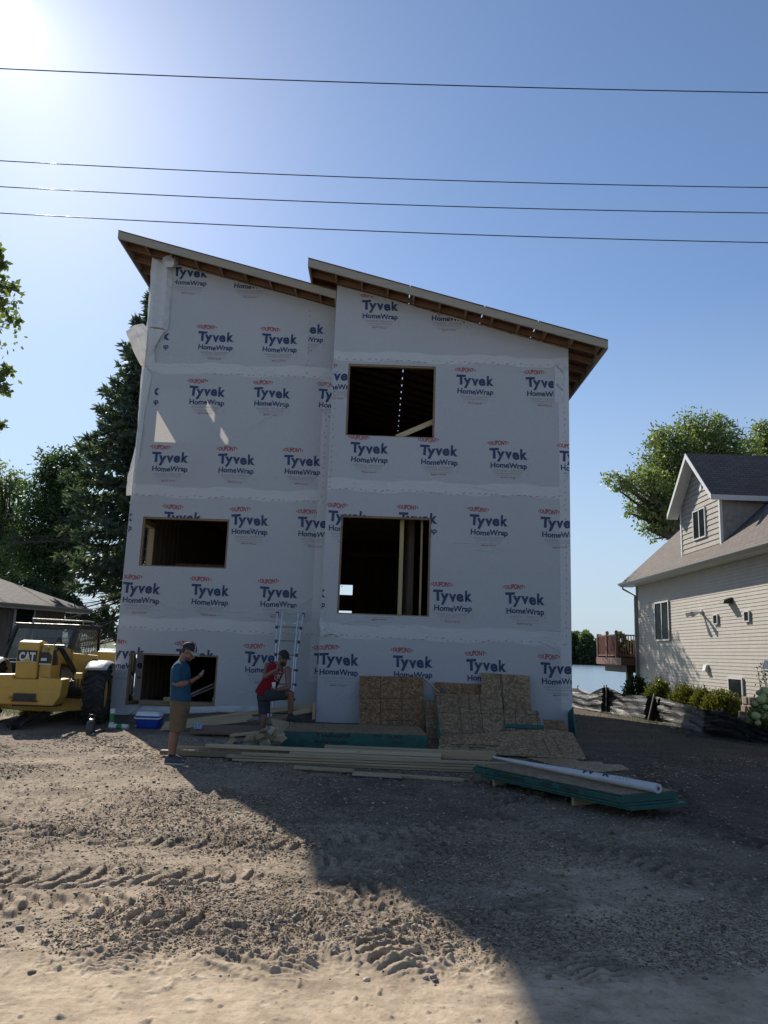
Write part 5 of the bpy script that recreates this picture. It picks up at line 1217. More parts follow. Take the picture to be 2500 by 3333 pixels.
# lapped courses as real wedges
def siding_wall(mb,x,y0,y1,z0,z1,exp_=.114):
    z=z0
    while z<z1-.01:
        zt=min(z+exp_,z1); mb.prism([(x-.016,y0,z),(x,y0,z),(x,y0,zt),(x-.004,y0,zt)],(0,y1-y0,0)); z=zt
mb=MB(); siding_wall(mb,NX,NY0,NY1,.05,EZ); mb.build('wall_siding',siding,nh)
mb=MB(); mb.bb(NX+.001,20.5,NY0,NY1,-.6,EZ-.02); mb.build('wall',siding,nh)
mb=MB(); mb.bb(NX-.045,NX+.10,NY1-.10,NY1+.03,0,EZ); mb.build('corner_board',simple('corner_taupe',(.24,.215,.19),.5,.06),nh)
mb=MB(); mb.bb(NX-.5,NX-.0225,NY0,NY1+.55,EZ-.03,EZ); mb.build('soffit',trim,nh)
ez0=EZ+.12; RS=.92; ex=NX-.55; RX=16.2; rz=ez0+RS*(RX-ex)
rf=roof_slab('roof',[(ex,NY1+.6,ez0),(ex,NY0,ez0),(RX,NY0,rz),(RX,NY1+.6,rz)],sh_brown,nh)
roof_slab('roof',[(2*RX-ex,NY0,ez0),(2*RX-ex,NY1+.6,ez0),(RX,NY1+.6,rz),(RX,NY0,rz)],sh_brown,nh)
mb=MB(); mb.prism([(NX+.02,NY1-.05,EZ),(20.4,NY1-.05,EZ),(RX,NY1-.05,rz-.35)],(0,.045,0)); mb.build('gable_wall',siding,nh)
mb=MB(); mb.prism([(ex+.02,NY0,ez0-.15),(ex-.11,NY0,ez0-.05),(ex-.12,NY0,ez0+.0),(ex-.10,NY0,ez0+.0),(ex-.02,NY0,ez0-.06),(ex+.02,NY0,ez0-.06)],(0,NY1+.6-NY0,0)); mb.build('gutter',gut,rf)
mb=MB(); mb.tube([(ex+.02,NY1+.3,ez0-.10),(ex+.02,NY1+.3,ez0-.25),(NX-.08,NY1+.06,ez0-.55),(NX-.08,NY1+.06,.2)],.045,8); mb.build('downspout',gut,nh)
# dormer
def onroof(q):    # pixel ray meets the main roof face
    d=ray(*q); t=((ez0-RS*ex)-CAMP.z+RS*CAMP.x)/(d.z-RS*d.x); return CAMP+d*t
def z9(x,y): return (1850+.3918*x,1300+.3918*y)
p0=onroof(z9(958,1288)); p1=onroof(z9(1268,1200)); DX=(p0.x+p1.x)/2; y0d,y1d=p1.y,p0.y; zb=ez0+RS*(DX-ex)
pk=aX(*z9(1016,430),DX-.35); 
de=aX(*z9(860,940),DX-.35); dn=aX(*z9(1212,790),DX-.35)
ym=(y0d+y1d)/2; ezd=(de.z+dn.z)/2; pkz=pk.z; xr=lambda z: ex+(z-ez0)/RS
ev=max(de.y-y1d,.3); yA,yB=y0d-ev,y1d+ev
dm=MB(); z=zb-.3; k=0
sl_=(pkz-ezd)/((yB-yA)/2)
def dtop(y): return pkz-.12-sl_*abs(y-ym)
z=zb
while z<pkz-.25:
    zt=z+.19; 
    half=lambda zz: min((y1d-y0d)/2,max(0.02,(pkz-.12-zz)/sl_))
    a0,a1=half(z),half(zt)
    dm.prism([(DX-.03,ym-a0,z),(DX-.03,ym+a0,z),(DX-.005,ym+a1,zt),(DX-.005,ym-a1,zt)],(.03,0,0)); z=zt
dor=dm.build('dormer',shake,nh)
ztw=dtop(y0d)
mb=MB()
for yy_ in (y0d,y1d-.012):
    z=zb
    while z<ztw-.01:
        zt=min(z+.19,ztw); mb.prism([(xr(z)*0+DX+.027,yy_-.012,z),(xr(z),yy_-.012,z),(xr(zt),yy_-.002,zt),(DX+.027,yy_-.002,zt)],(0,.02,0)); z=zt
mb.each('cheek_wall',shake,dor)
xe=lambda z: ex+(z-ez0)/RS+.05
roof_slab('dormer_roof',[(DX-.42,yA,ezd),(xe(ezd),yA,ezd),(xe(pkz),ym,pkz),(DX-.42,ym,pkz)],sh_brown,dor,.06)
roof_slab('dormer_roof',[(xe(ezd),yB,ezd),(DX-.42,yB,ezd),(DX-.42,ym,pkz),(xe(pkz),ym,pkz)],sh_brown,dor,.06)
mb=MB()
for ya,sg_ in ((yA,1),(yB,-1)):
    mb.prism([(DX-.445,ya,ezd-.20),(DX-.445,ym,pkz-.22),(DX-.445,ym,pkz-.01),(DX-.445,ya,ezd-.01)],(.024,0,0))
mb.each('rake_board',trim,dor)
mb=MB(); mb.bb(DX-.42,xe(ezd)-.1,yA-.03,yA-.003,ezd-.20,ezd-.02); mb.build('fascia',trim,dor)
mb=MB()
for ya in (yA,yB): mb.prism([(DX-.42,ya,ezd-.19),(DX-.42,ym,pkz-.21),(DX-.42,ym,pkz-.20),(DX-.42,ya,ezd-.18)],(.40,0,0))
mb.each('soffit',trim,dor)
mb=MB(); mb.bb(DX-.045,DX+.05,y0d-.03,y0d+.08,zb-.1,ztw); mb.bb(DX-.045,DX+.05,y1d-.08,y1d+.03,zb-.1,ztw); mb.each('corner_board',trim,dor)
def window(name,parent,x,ya,yb,za,zb_,mull=1,fr=.06):
    m_=MB(); m_.bb(x-.05,x-.0,ya,yb,za,za+fr); m_.bb(x-.05,x-.0,ya,yb,zb_-fr,zb_); m_.bb(x-.05,x,ya,ya+fr,za+fr,zb_-fr); m_.bb(x-.05,x,yb-fr,yb,za+fr,zb_-fr)
    if mull: m_.bb(x-.046,x,(ya+yb)/2-fr/2,(ya+yb)/2+fr/2,za+fr,zb_-fr)
    w_=m_.build(name,trim,parent); m_=MB(); m_.bb(x-.026,x-.018,ya+fr,yb-fr,za+fr,zb_-fr); m_.build('pane',win_glass,w_); return w_
a_=aX(*z9(1043,935),DX); c_=aX(*z9(1155,1140),DX); window('window',dor,DX-.02,min(a_.y,c_.y),max(a_.y,c_.y),c_.z+.0,a_.z,1,.05)
a_=aX(*z9(1105,735),DX); mb=MB(); mb.bb(DX-.05,DX-.02,a_.y-.1,a_.y+.1,a_.z-.11,a_.z+.11); mb.build('vent',trim,dor)
# windows, vents, lights on the side wall
def zS(x,y): return (2200+.1808*x,1850+.1808*y)
def zT(x,y): return (2200+.1808*x,2100+.1808*y)
a_,c_=aX(*s2(725,30),NX),aX(*s2(853,345),NX); window('window',nh,NX-.024,min(a_.y,c_.y),max(a_.y,c_.y),c_.z,a_.z)
a_,c_=aX(*zT(965,570),NX),aX(*zT(1258,1150),NX); window('window',nh,NX-.024,min(a_.y,c_.y),max(a_.y,c_.y),c_.z,a_.z,0)
for q in ((740,920),(1305,865)):
    p=aX(*zS(*q),NX); w_=window('vent',nh,NX-.024,p.y-.17,p.y+.17,p.z-.17,p.z+.17,0,.035)
    mb=MB(); mb.cyl((NX-.03,p.y,p.z),(1,0,0),.09,.02,14); mb.build('vent_flap',trim,w_)
p=aX(*zS(985,590),NX); mb=MB(); mb.prism([(NX-.024,p.y-.17,p.z-.08),(NX-.32,p.y-.17,p.z-.08),(NX-.28,p.y-.17,p.z+.02),(NX-.024,p.y-.17,p.z+.12)],(0,.34,0)); mb.build('vent_hood',blackp,nh)
p=aX(*zT(575,420),NX); mb=MB(); mb.prism([(NX-.024,p.y-.12,p.z-.10),(NX-.16,p.y-.12,p.z-.08),(NX-.10,p.y-.12,p.z+.12),(NX-.024,p.y-.12,p.z+.13)],(0,.24,0)); mb.build('vent_hood',trim,nh)
p=aX(*zS(480,790),NX); mb=MB(); mb.cyl((NX-.05,p.y,p.z),(1,0,0),.09,.06,14); 
for s_ in (-1,1): mb.tube([(NX-.08,p.y,p.z),(NX-.25,p.y+.16*s_,p.z-.03),(NX-.48,p.y+.28*s_,p.z-.10)],[.04,.05,.10],10)
mb.build('flood_light',trim,nh,smooth=True,auto=40)
# deck on posts at the lake end
dkm=simple('deck_brown',(.15,.056,.040),.6,.2,6); 
a_=aY(*s2(350,515),35.2); DZ=aY(*s2(350,485),35.2).z; DXL=a_.x; dlow=aY(*s2(350,543),35.2).z
mb=MB(); mb.bb(DXL,NX+3,NY1+.05,37.5,dlow,DZ); dk=mb.build('deck',dkm,nh)
mb=MB(); mb.bb(DXL+.35,NX+3,NY1+.4,37.3,dlow-.32,dlow-.01); mb.build('deck_beam',simple('deck_dark',(.035,.022,.018),.7,.2),dk)
p=aY(*s2(510,600),36.4); mb=MB(); mb.bb(p.x-.13,p.x+.13,36.3,36.55,-2.2,dlow-.32); mb.build('deck_post',MATS['deck_dark'],dk)
tz=aY(*s2(370,290),35.0).z
mb=MB()
for x_,y_ in ((DXL+.08,NY1+.9),(DXL+.08,35.9),(DXL+.08,37.4)):
    mb.bb(x_-.06,x_+.06,y_-.06,y_+.06,DZ,tz+.05)
for x_ in (DXL+1.45,DXL+2.6): mb.bb(x_-.06,x_+.06,NY1+.84,NY1+.96,DZ,tz+.05)
mb.each('rail_post',dkm,dk)
mb=MB()
for x_,y_ in ((DXL+.08,NY1+.9),(DXL+.08,35.9),(DXL+1.45,NY1+.9)): mb.lathe((x_,y_,tz+.055),[(.09,0),(.09,.03),(.04,.10)],4)
mb.each('post_cap',dkm,dk)
mb=MB()
for z_ in (DZ+.10,tz-.05): mb.bb(DXL+.14,NX+2.5,NY1+.87,NY1+.93,z_-.03,z_+.03); mb.bb(DXL+.05,DXL+.11,NY1+.96,37.3,z_-.03,z_+.03)
mb.each('rail',dkm,dk)
mb=MB(); x_=DXL+.24
while x_<NX+1.0: mb.bb(x_-.018,x_+.018,NY1+.88,NY1+.92,DZ+.135,tz-.085); x_+=.125
y_=NY1+1.05
while y_<37.3: mb.bb(DXL+.062,DXL+.098,y_-.018,y_+.018,DZ+.135,tz-.085); y_+=.125
mb.each('baluster',dkm,dk)
# ================================================================ GARAGE (left)
b=NB('groove_siding'); g_=b.noise(1.,4,.6,b.map((8,8,.7))); b.set(b.ramp(g_,[(.3,(.15,.125,.105)),(.7,(.20,.17,.145))]),.8,b.bump(g_,.3,.01)); gsid=b.m
ga=thing('garage','low grey brown garage with a shingled roof, left behind the yellow machine','garage',(-14,28,0))
C0=aY(212,1992,27.0); C0.z=0; dw=Vector((-.45,-.89,0)).normalized(); dnb=Vector((-.89,.45,0)).normalized(); WZ=aY(212,1992,27.0).z
LG=9.; WG=7.
g=lambda a,c,z: C0+dw*a+dnb*c+Vector((0,0,z))
mb=MB(); mb.prism([g(0,0,0),g(LG,0,0),g(LG,WG,0),g(0,WG,0)],(0,0,WZ)); mb.build('wall',gsid,ga)
mb=MB(); a=.1
while a<LG: 
    mb.prism([g(a,-.012,.1),g(a+.17,-.012,.1),g(a+.17,-.001,.1),g(a,-.001,.1)],(0,0,WZ-.12)); a+=.2
mb.build('wall_board',gsid,ga)['kind']='stuff'
oh=.6; z0=WZ+.12; rg=.40
rw=WG/2+oh
grf=roof_slab('roof',[g(-oh,-oh,z0),g(LG,-oh,z0),g(LG,WG/2,z0+rg*rw),g(WG/2-oh,WG/2,z0+rg*rw)],sh_grey,ga,.05)
roof_slab('roof',[g(-oh,WG+oh,z0),g(-oh,-oh,z0),g(WG/2-oh,WG/2,z0+rg*rw)],sh_grey,ga,.05)
mb=MB(); mb.prism([g(-oh,-oh-.10,z0-.02),g(LG,-oh-.10,z0-.02),g(LG,-oh,z0-.12),g(-oh,-oh,z0-.12)],(0,0,.03)); mb.prism([g(-oh,-oh-.01,z0-.15),g(LG,-oh-.01,z0-.15),g(LG,-oh,z0-.15),g(-oh,-oh,z0-.15)],(0,0,.13)); mb.build('gutter',gut,grf)
mb=MB(); mb.prism([g(-oh,-oh+.01,WZ-.03),g(LG,-oh+.01,WZ-.03),g(LG,-.015,WZ-.03),g(-oh,-.015,WZ-.03)],(0,0,.02)); mb.build('soffit',gut,ga)
p=aY(150,2030,27.0); 
mb=MB(); mb.prism([g(1.25,-.04,1.7),g(2.05,-.04,1.7),g(2.05,-.013,1.7),g(1.25,-.013,1.7)],(0,0,1.1)); gw=mb.build('window',trim,ga)
mb=MB(); mb.prism([g(1.32,-.05,1.77),g(1.98,-.05,1.77),g(1.98,-.041,1.77),g(1.32,-.041,1.77)],(0,0,.96)); mb.build('pane',win_glass,gw)
# ================================================================ SILT FENCE
fence=thing('silt_fence','sagging black plastic silt fence on wooden stakes along the right edge of the dirt','silt fence',(7.9,22,0))
FB=[(6.2,31.5),(7.37,29.04),(7.66,25.97),(7.9,22.69),(7.95,18.8),(8.6,16.9),(9.7,14.6),(10.8,12.9)]
stk=[((80,715),(45,880)),((296,715),(300,935)),((316,713),(312,938)),((715,785),(655,1012)),((1285,910),(1130,1130))]
wst=wood('stake_wood',(.20,.155,.10),(.30,.24,.165),axis=2); mb=MB()
for q,bq in stk:
    G0=aZ(*s2(*bq),0); T_=aY(*s2(*q),G0.y); mb.beam(G0-Vector((0,0,.1)),T_,.035,.035,(0,-1,0))
mb.each('stake',wst,fence)
top_px=[(28,742),(80,738),(180,782),(290,735),(330,732),(450,790),(560,800),(700,805),(725,808),(880,850),(1000,885),(1130,920),(1275,930),(1400,985),(1520,1045),(1659,1095)]
bot_px=[(28,885),(60,890),(180,915),(290,935),(330,938),(470,960),(560,985),(655,1008),(720,1012),(880,1040),(1000,1090),(1130,1128),(1260,1150),(1400,1175),(1520,1190),(1659,1218)]
def interp(P,x):
    for (a,c),(d,e) in zip(P[:-1],P[1:]):
        if a<=x<=d: return c+(e-c)*(x-a)/(d-a)
    return P[-1][1]
G_=[]; r=random.Random(9)
xs_=np.linspace(28,1659,150)
for x_ in xs_:
    b0=aZ(*s2(x_-18,interp(bot_px,x_)),0.); tp_=aY(*s2(x_,interp(top_px,x_)),b0.y+.02)
    row=[]
    for j in range(17):
        t=j/16; p=b0.lerp(tp_,t); fold=.014*math.sin(t*19+x_*.012+1.3*math.sin(x_*.017))+.009*math.sin(t*37-x_*.021+2*math.sin(x_*.008))+.012*math.sin(x_*.045+t*9)+.05*math.sin(math.pi*t)*math.sin(x_*.011)
        row.append(p+Vector((-.9*fold,-.35*fold,0)))
    row=[b0+Vector((-.35,-.08,.015+.01*math.sin(x_*.1)))]+row
    G_.append(row)
e0_=G_[-1]   # carry on out of the frame towards the road
for k in range(1,8): G_.append([p+Vector((.32*k,-.55*k,-.02*k*(i>2))) for i,p in enumerate(e0_)])
mb=MB(); mb.rings(G_,cap=False,closed=False); mb.build('plastic_film',film,fence,smooth=True)
# ================================================================ POWER LINES
wirem=simple('wire_black',(.008,.008,.015),.5,.1)
for i,(l,c,rr_,Y,rad,lab) in enumerate(((148,180,200,8.6,.0075,'topmost overhead wire crossing the sky, well above the other three'),(347,385,405,9.6,.0075,'upper one of the three close overhead wires'),(403,441,460,9.6,.0075,'middle one of the three close overhead wires'),(460,500,524,9.6,.0075,'lowest overhead wire, just above the roof peaks'))):
    a_,m_,c_=AY(0,l,Y),AY(829,c,Y+.15),AY(1659,rr_,Y+.3)
    pts=[]
    for k in range(-14,29):
        t=k/14; A_,B_,C_=a_,m_,c_
        q=A_*((1-t)*(1-2*t))+B_*(4*t*(1-t))+C_*(t*(2*t-1))
        if t<0: q=A_+(A_-(A_*((1-.05)*(1-.1))+B_*(4*.05*.95)+C_*(.05*(-.9))))/.05*(-t)
        if t>1: q=C_+(C_-(A_*((1-.95)*(1-1.9))+B_*(4*.95*.05)+C_*(.95*.9)))/.05*(t-1)
        pts.append(q)
    mb=MB(); mb.tube(pts,rad,5); o=mb.build('power_line',wirem,None); tag(o,lab,'power line','power lines overhead')
# ================================================================ VEGETATION
def leafmat(name,c1,c2,tr=.35,rough=.5):
    b=NB(name); g=b.n.new('ShaderNodeNewGeometry'); ri=g.outputs['Random Per Island']
    n=b.noise(.6,3,.5,g.outputs['Position']); f=b.math('ADD',b.math('MULTIPLY',ri,.65),b.math('MULTIPLY',n,.35))
    c=b.ramp(f,[(.15,c1),(.85,c2)]); b.set(c,rough,spec=.35)
    t=b.n.new('ShaderNodeMix'); t.data_type='RGBA'; t.blend_type='MULTIPLY'; t.inputs['Factor'].default_value=1; b.l.new(c,t.inputs[6]); t.inputs[7].default_value=(1.7,1.8,.8,1)
    return b.translucent(t.outputs[2],tr)
leaf_a=leafmat('leaf_ash',(.070,.098,.034),(.175,.21,.085),.42); leaf_b=leafmat('leaf_maple',(.024,.046,.018),(.075,.115,.04),.38); leaf_d=leafmat('leaf_dark',(.014,.028,.010),(.045,.070,.022),.25)
needle=leafmat('spruce_needle',(.040,.062,.046),(.115,.15,.11),.28,.55); far_leaf=leafmat('far_foliage',(.045,.07,.035),(.12,.155,.08),.35)
spirea=leafmat('spirea_leaf',(.045,.068,.016),(.145,.13,.03),.3); bark=simple('bark',(.075,.055,.042),.9,.35,7,.6,30); bark_d=simple('bark_dead',(.085,.072,.062),.9,.3,9,.3,40)
def rand_dirs(n,r):
    v=r.normal(size=(n,3)); return v/np.linalg.norm(v,axis=1,keepdims=True)
def leaves(name,P,size,mat,parent,r,aspect=.5,droop=.0,outward=None,kite=True):
    """one leaf (folded kite of 4 corners) at each point"""
    n=len(P); a=rand_dirs(n,r)
    if outward is not None: a=a*.7+outward*.8
    a[:,2]-=droop; a/=np.linalg.norm(a,axis=1,keepdims=True)
    b_=np.cross(a,rand_dirs(n,r)); b_/=np.linalg.norm(b_,axis=1,keepdims=True); s=(size*(.6+.8*r.random(n)))[:,None]
    V=np.stack([P,P+a*s*.5+b_*s*aspect*.5,P+a*s,P+a*s*.5-b_*s*aspect*.5],1).reshape(-1,3)
    return npmesh(name,V,np.arange(4*n).reshape(-1,4),mat,parent)
def branching(base,tips,r,r0=.12):
    """trunk-to-tip limbs as tapered bent tubes"""
    mb=MB()
    for tp in tips:
        b0,t=Vector(base),Vector(tp); m=b0.lerp(t,.5)+Vector((r.normal()*.12,r.normal()*.12,.12))*(t-b0).length*.5
        rr=r0*(.35+.5*r.random()); mb.tube([b0,b0.lerp(m,.55),m,m.lerp(t,.6),t],[rr,rr*.8,rr*.55,rr*.35,rr*.12],6)
        for k in range(2):
            q=b0.lerp(t,.40+.2*k); e=q+Vector((r.normal(),r.normal(),r.normal()*.5+.3))*(t-b0).length*.10; mb.tube([q,q.lerp(e,.5)+Vector((0,0,.05)),e],[rr*.35,rr*.2,rr*.06],5)
    return mb
def broadleaf(name,label,base,blobs,n,size,mat,seed,group=None,trunk=.25,hollow=.35,cat='tree',sub=26):
    """blobs: (x,y,z,rx,ry,rz) lobes; leaves sit in small clumps at the ends of twigs within each lobe"""
    r=np.random.default_rng(seed); t=thing(name,label,cat,base,group)
    tot=sum(b[3]*b[4]*b[5] for b in blobs); P=[]; O=[]; tips=[]
    for b in blobs:
        k=int(n*b[3]*b[4]*b[5]/tot); nc=max(3,k//sub)
        d=rand_dirs(nc,r); rad=(hollow+(1-hollow)*r.random(nc)**.5)[:,None]; c=np.array(b[:3])+d*rad*np.array(b[3:])
        cs=min(b[3:])*.16+.05
        q=np.repeat(c,sub,0)+r.normal(size=(nc*sub,3))*cs*np.array([1,1,.75])
        P.append(q); O.append(np.repeat(d,sub,0)); tips.append(b[:3]); 
        for j in range(min(5,nc)): tips.append(tuple(c[j]))
    P=np.concatenate(P); O=np.concatenate(O)
    leaves('crown',P,size,mat,t,r,.5,.25,O*.5)
    zlow=min(b[2]-b[5]*.5 for b in blobs); bx=np.mean([b[0] for b in blobs]); by=np.mean([b[1] for b in blobs]); B=Vector(base); top=Vector((bx*.5+B.x*.5,by*.5+B.y*.5,max(zlow,B.z+1.)))
    mb=MB(); mb.tube([B-Vector((0,0,.3)),B.lerp(top,.5)+Vector((.05,.03,0)),top],[trunk*1.15,trunk*.9,trunk*.7],10); mb.build('trunk',bark,t,smooth=True)
    branching(top,tips,r,trunk*.9).build('limb',bark,t,smooth=True)['kind']='stuff'
    return t
def pb(px,py,Y,rpx,rz=None,ry=None):   # a lobe seen at a half-size pixel, radius in those pixels
    p=AY(px,py,Y); s=K/F_PX*Y; return (p.x,p.y,p.z,rpx*s,(ry or rpx)*s,(rz or rpx)*s)
# big tree behind the neighbour's house
Yt=44.
broadleaf('broadleaf_tree','bright green broadleaf tree rising behind the beige house with long branches over the lake',(17.5,44,-1.5),
 [pb(1545,965,Yt,62),pb(1455,970,Yt-1,52),pb(1500,925,Yt,40),pb(1425,945,Yt,30),pb(1400,1045,Yt-2,55,38),pb(1335,1045,Yt-2,38,26),pb(1440,1010,Yt,60),pb(1420,1095,Yt-1,52),pb(1375,1100,Yt-1,30,20),pb(1470,1090,Yt,50),pb(1405,1150,Yt-1,24,18),pb(1530,1020,Yt+1,60),pb(1600,1000,Yt,50),pb(1560,910,Yt,24)],27000,.20,leaf_a,21,'trees behind the beige house',.35,.12,'tree',16)
broadleaf('broadleaf_tree','paler tree at the right edge of the photo peeking over the dormer roof',(26,50,-1.5),[pb(1640,965,50,38),pb(1665,940,50,40),pb(1690,980,50,60),pb(1655,925,50,22)],7000,.20,leaf_a,22,'trees behind the beige house',.3)
# hidden tree by the lake whose shade falls on the beige wall
broadleaf('broadleaf_tree','dark tree by the lake, hidden behind the wrapped house',(6.6,39.5,-1),[(6.9,39.2,8.2,1.6,1.9,2.4),(6.3,40.2,6.2,1.7,1.9,2.0),(6.9,38.0,5.4,1.4,1.6,1.6),(5.2,39.5,7.6,1.4,1.4,1.4)],9000,.22,leaf_b,23,None,.25,.1)
p=aY(1130,1915,33); broadleaf('broadleaf_tree','leafy tree beyond the lake bank seen through the tall window and the rear opening',(p.x+.8,33.5,-1),[(p.x+.1,33,p.z+.55,.5,.5,.45),(p.x+.7,33.2,p.z+1.4,1.0,.8,1.0)],900,.14,leaf_d,24,None,.1)
# left: broadleaf trees beyond the garage
GL='broadleaf trees beyond the garage'
broadleaf('broadleaf_tree','rounded green tree standing between the spruce and the left edge',(-17.8,46,-.5),[pb(130,1010,46,46),pb(90,1060,46,42),pb(150,1085,46,55),pb(85,1125,45,46),pb(135,1160,45,52),pb(100,1210,45,50),pb(165,1015,46,30),pb(60,1180,45,40),pb(115,1260,45,40)],26000,.21,leaf_b,31,GL,.35)
broadleaf('broadleaf_tree','yellowish green tree at the left edge above the garage roof',(-25,50,-.5),[pb(15,1025,50,30),pb(0,1080,50,44),pb(30,1060,50,26),pb(10,1150,50,48),pb(-40,1100,50,60),pb(20,1220,49,46),pb(-30,1200,50,60),pb(45,1250,48,30)],18000,.21,leaf_a,32,GL,.35)
broadleaf('broadleaf_tree','dark low trees filling the gap behind the garage roof',(-13,44,-.5),[pb(60,1270,42,40,20),pb(100,1290,42,36,22),pb(150,1335,41,40,22),pb(215,1350,41,46,26),pb(240,1310,41,24,20),pb(130,1290,41,40,20)],6000,.2,leaf_d,33,GL,.25)
# left foreground: branch tips of a tree standing outside the frame
def twigs(tips):
    mb=MB(); r=np.random.default_rng(4)
    for t_ in tips:
        t_=Vector(t_); b0=Vector((-9.0,t_.y+.1,t_.z-1.2-.5*r.random())); m=b0.lerp(t_,.6)+Vector((0,0,.25)); mb.tube([b0,m,t_],[.035,.018,.005],5)
        for k in range(4):
            q=m.lerp(t_,.2*k+.1); e=q+Vector((.25+.1*r.normal(),r.normal()*.12,r.normal()*.16)); mb.tube([q,e],[.007,.003],4)
    return mb
def twig_tree():
    r=np.random.default_rng(41); Y=12.; base=(-9.6,12.5,-.02)
    t=thing('maple_tree','maple reaching leafy branch tips in from the left edge beside the sky','tree',base)
    bl=[(20,620,26),(12,655,30),(25,690,24),(-10,600,28),(3,570,16),(12,800,20),(8,840,22),(-8,815,26),(0,915,16),(-4,545,12),(-30,660,40),(-35,800,40)]
    P=[];tips=[]
    for x,y,s in bl:
        c=AY(x,y,Y+r.normal()*.3); q=np.array(c)+np.clip(r.normal(size=(70,3)),-1.5,1.5)*s*K/F_PX*Y*.42*np.array([1.1,1,.7]); P.append(q); tips.append(tuple(c))
    for k in range(46):      # the rest of the crown, out of view
        c=np.array([-9.3,12.3,7.])+rand_dirs(1,r)[0]*np.array([1.7,2.6,3.4]); 
        if c[0]/c[1]>-.535: continue
        P.append(c+r.normal(size=(70,3))*.38); 
    P=np.concatenate(P); leaves('crown',P,.10,leaf_a,t,r,.7,.3)
    mb=MB(); mb.tube([base,(-9.5,12.4,2.5),(-9.3,12.2,5.5)],[.22,.19,.14],10); mb.build('trunk',bark,t,smooth=True)
    twigs(tips).build('limb',bark,t,smooth=True)['kind']='stuff'
twig_tree()
# ---- spruce
def spruce():
    r=np.random.default_rng(51); Y=30.; top=AY(325,612,Y); bx=AY(318,1000,Y).x; H_=top.z
    t=thing('spruce_tree','tall dark spruce standing close behind the left corner of the wrapped house','tree',(bx,Y,-.2))
    mb=MB(); mb.tube([(bx,Y,-.3),(bx,Y,H_*.5),(bx+.05,Y,H_)],[.30,.18,.02],10); mb.build('trunk',bark,t,smooth=True)
    P=[];D=[]; lim=MB(); z=4.2
    while z<H_-.1:
        f=1-z/H_; Lm=.25+4.9*f**.92
        if z<7.5: Lm*=.80+.2*(z-5.2)/2.3
        nb=int(5+5*f)+(2 if z>7.5 else -1)
        a0=r.random()*6.28
        for k in range(nb):
            a=a0+6.283*k/nb+r.normal()*.18; L_=Lm*(.74+.36*r.random()); zz=z+r.normal()*.12
            d=np.array([math.cos(a),math.sin(a),0.]); side=np.array([-d[1],d[0],0])
            n=int(10+L_*20); s=(r.random(n)**.62); s=np.clip(s,.10,1)
            drop=-.42*L_*f*s+.30*L_*(s**2.2)*.55
            pts=np.array([bx,Y,zz])+d*(L_*s)[:,None]+side*((r.normal(size=n)*.20*L_*(1-s*.72)*.55))[:,None]; pts[:,2]+=drop+r.normal(size=n)*.04
            dirs=d*(.5+.3*r.random(n))[:,None]+side*(r.normal(size=n)*.6)[:,None]; dirs[:,2]-=.35+.45*r.random(n)-.75*(s>.82)
            P.append(pts); D.append(dirs)
            if k%2==0: lim.tube([(bx,Y,zz),tuple(np.array([bx,Y,zz-.2*L_*f])+d*L_*.5),tuple(np.array([bx,Y,zz-.2*L_*f])+d*L_*.95)],[.035+.01*L_,.02,.006],4)
        z+=.20+.22*f
    P=np.concatenate(P);D=np.concatenate(D); n=len(P)
    P=np.repeat(P,3,0)+r.normal(size=(n*3,3))*.05; D=np.repeat(D,3,0)+r.normal(size=(n*3,3))*.45; D/=np.linalg.norm(D,axis=1,keepdims=True)
    b_=np.cross(D,rand_dirs(n*3,r)); b_/=np.linalg.norm(b_,axis=1,keepdims=True); s=(.20+.20*r.random(n*3))[:,None]
    V=np.stack([P,P+D*s*.4+b_*s*.16,P+D*s,P+D*s*.4-b_*s*.16],1).reshape(-1,3); npmesh('crown',V,np.arange(4*len(P)).reshape(-1,4),needle,t)
    lim.build('limb',bark,t)['kind']='stuff'
    # bare dead lower limbs with fine twigs
    dead=MB()
    for k in range(80):
        a=r.random()*6.283; z0=1.5+r.random()*5.5; L_=2.2+r.random()*2.6; d=Vector((math.cos(a),math.sin(a),0)); p0=Vector((bx,Y,z0)); sag=.25+.35*r.random()
        path=[p0+d*L_*s_+Vector((0,0,-sag*L_*s_*(1.2-.5*s_)*.8)) for s_ in (0,.25,.5,.75,1)]; dead.tube(path,[.035,.028,.02,.013,.006],4)
        for j in range(12):
            s_=.25+.75*r.random(); i=min(3,int(s_*4)); q=path[i].lerp(path[i+1],s_*4-i); e=q+d*(.35+.3*r.random())+Vector((r.normal()*.28,r.normal()*.28,-.22+r.normal()*.16)); dead.tube([q,q.lerp(e,.5)+Vector((0,0,.03)),e],[.010,.008,.004],3)
    dead.build('dead_limb',bark_d,t)['kind']='stuff'
spruce()
# ---- far shore wood: reads as one mass
def far_wood():
    r=np.random.default_rng(61); P=[];O=[]
    x=-300.
    while x<420:
        y=552+r.random()*26; h=15+r.random()*9; w_=5+r.random()*5; x+=w_*(.45+.5*r.random())
        if not (100<x<215 or r.random()<.18): continue
        n=900 if 100<x<215 else 60
        d=rand_dirs(n,r); q=np.array([x,y,h*.42-1.4])+d*np.array([w_*.8,w_*.8,h*.58])*(.72+.28*r.random((n,1))); q[:,2]=np.maximum(q[:,2],-2.1); P.append(q); O.append(d)
    P=np.concatenate(P);O=np.concatenate(O); o=leaves('far_wood',P,2.6,far_leaf,None,r,.8,0,O); o['kind']='stuff'; o['label']='distant green wood lining the far shore of the lake'; o['category']='wood'
far_wood()
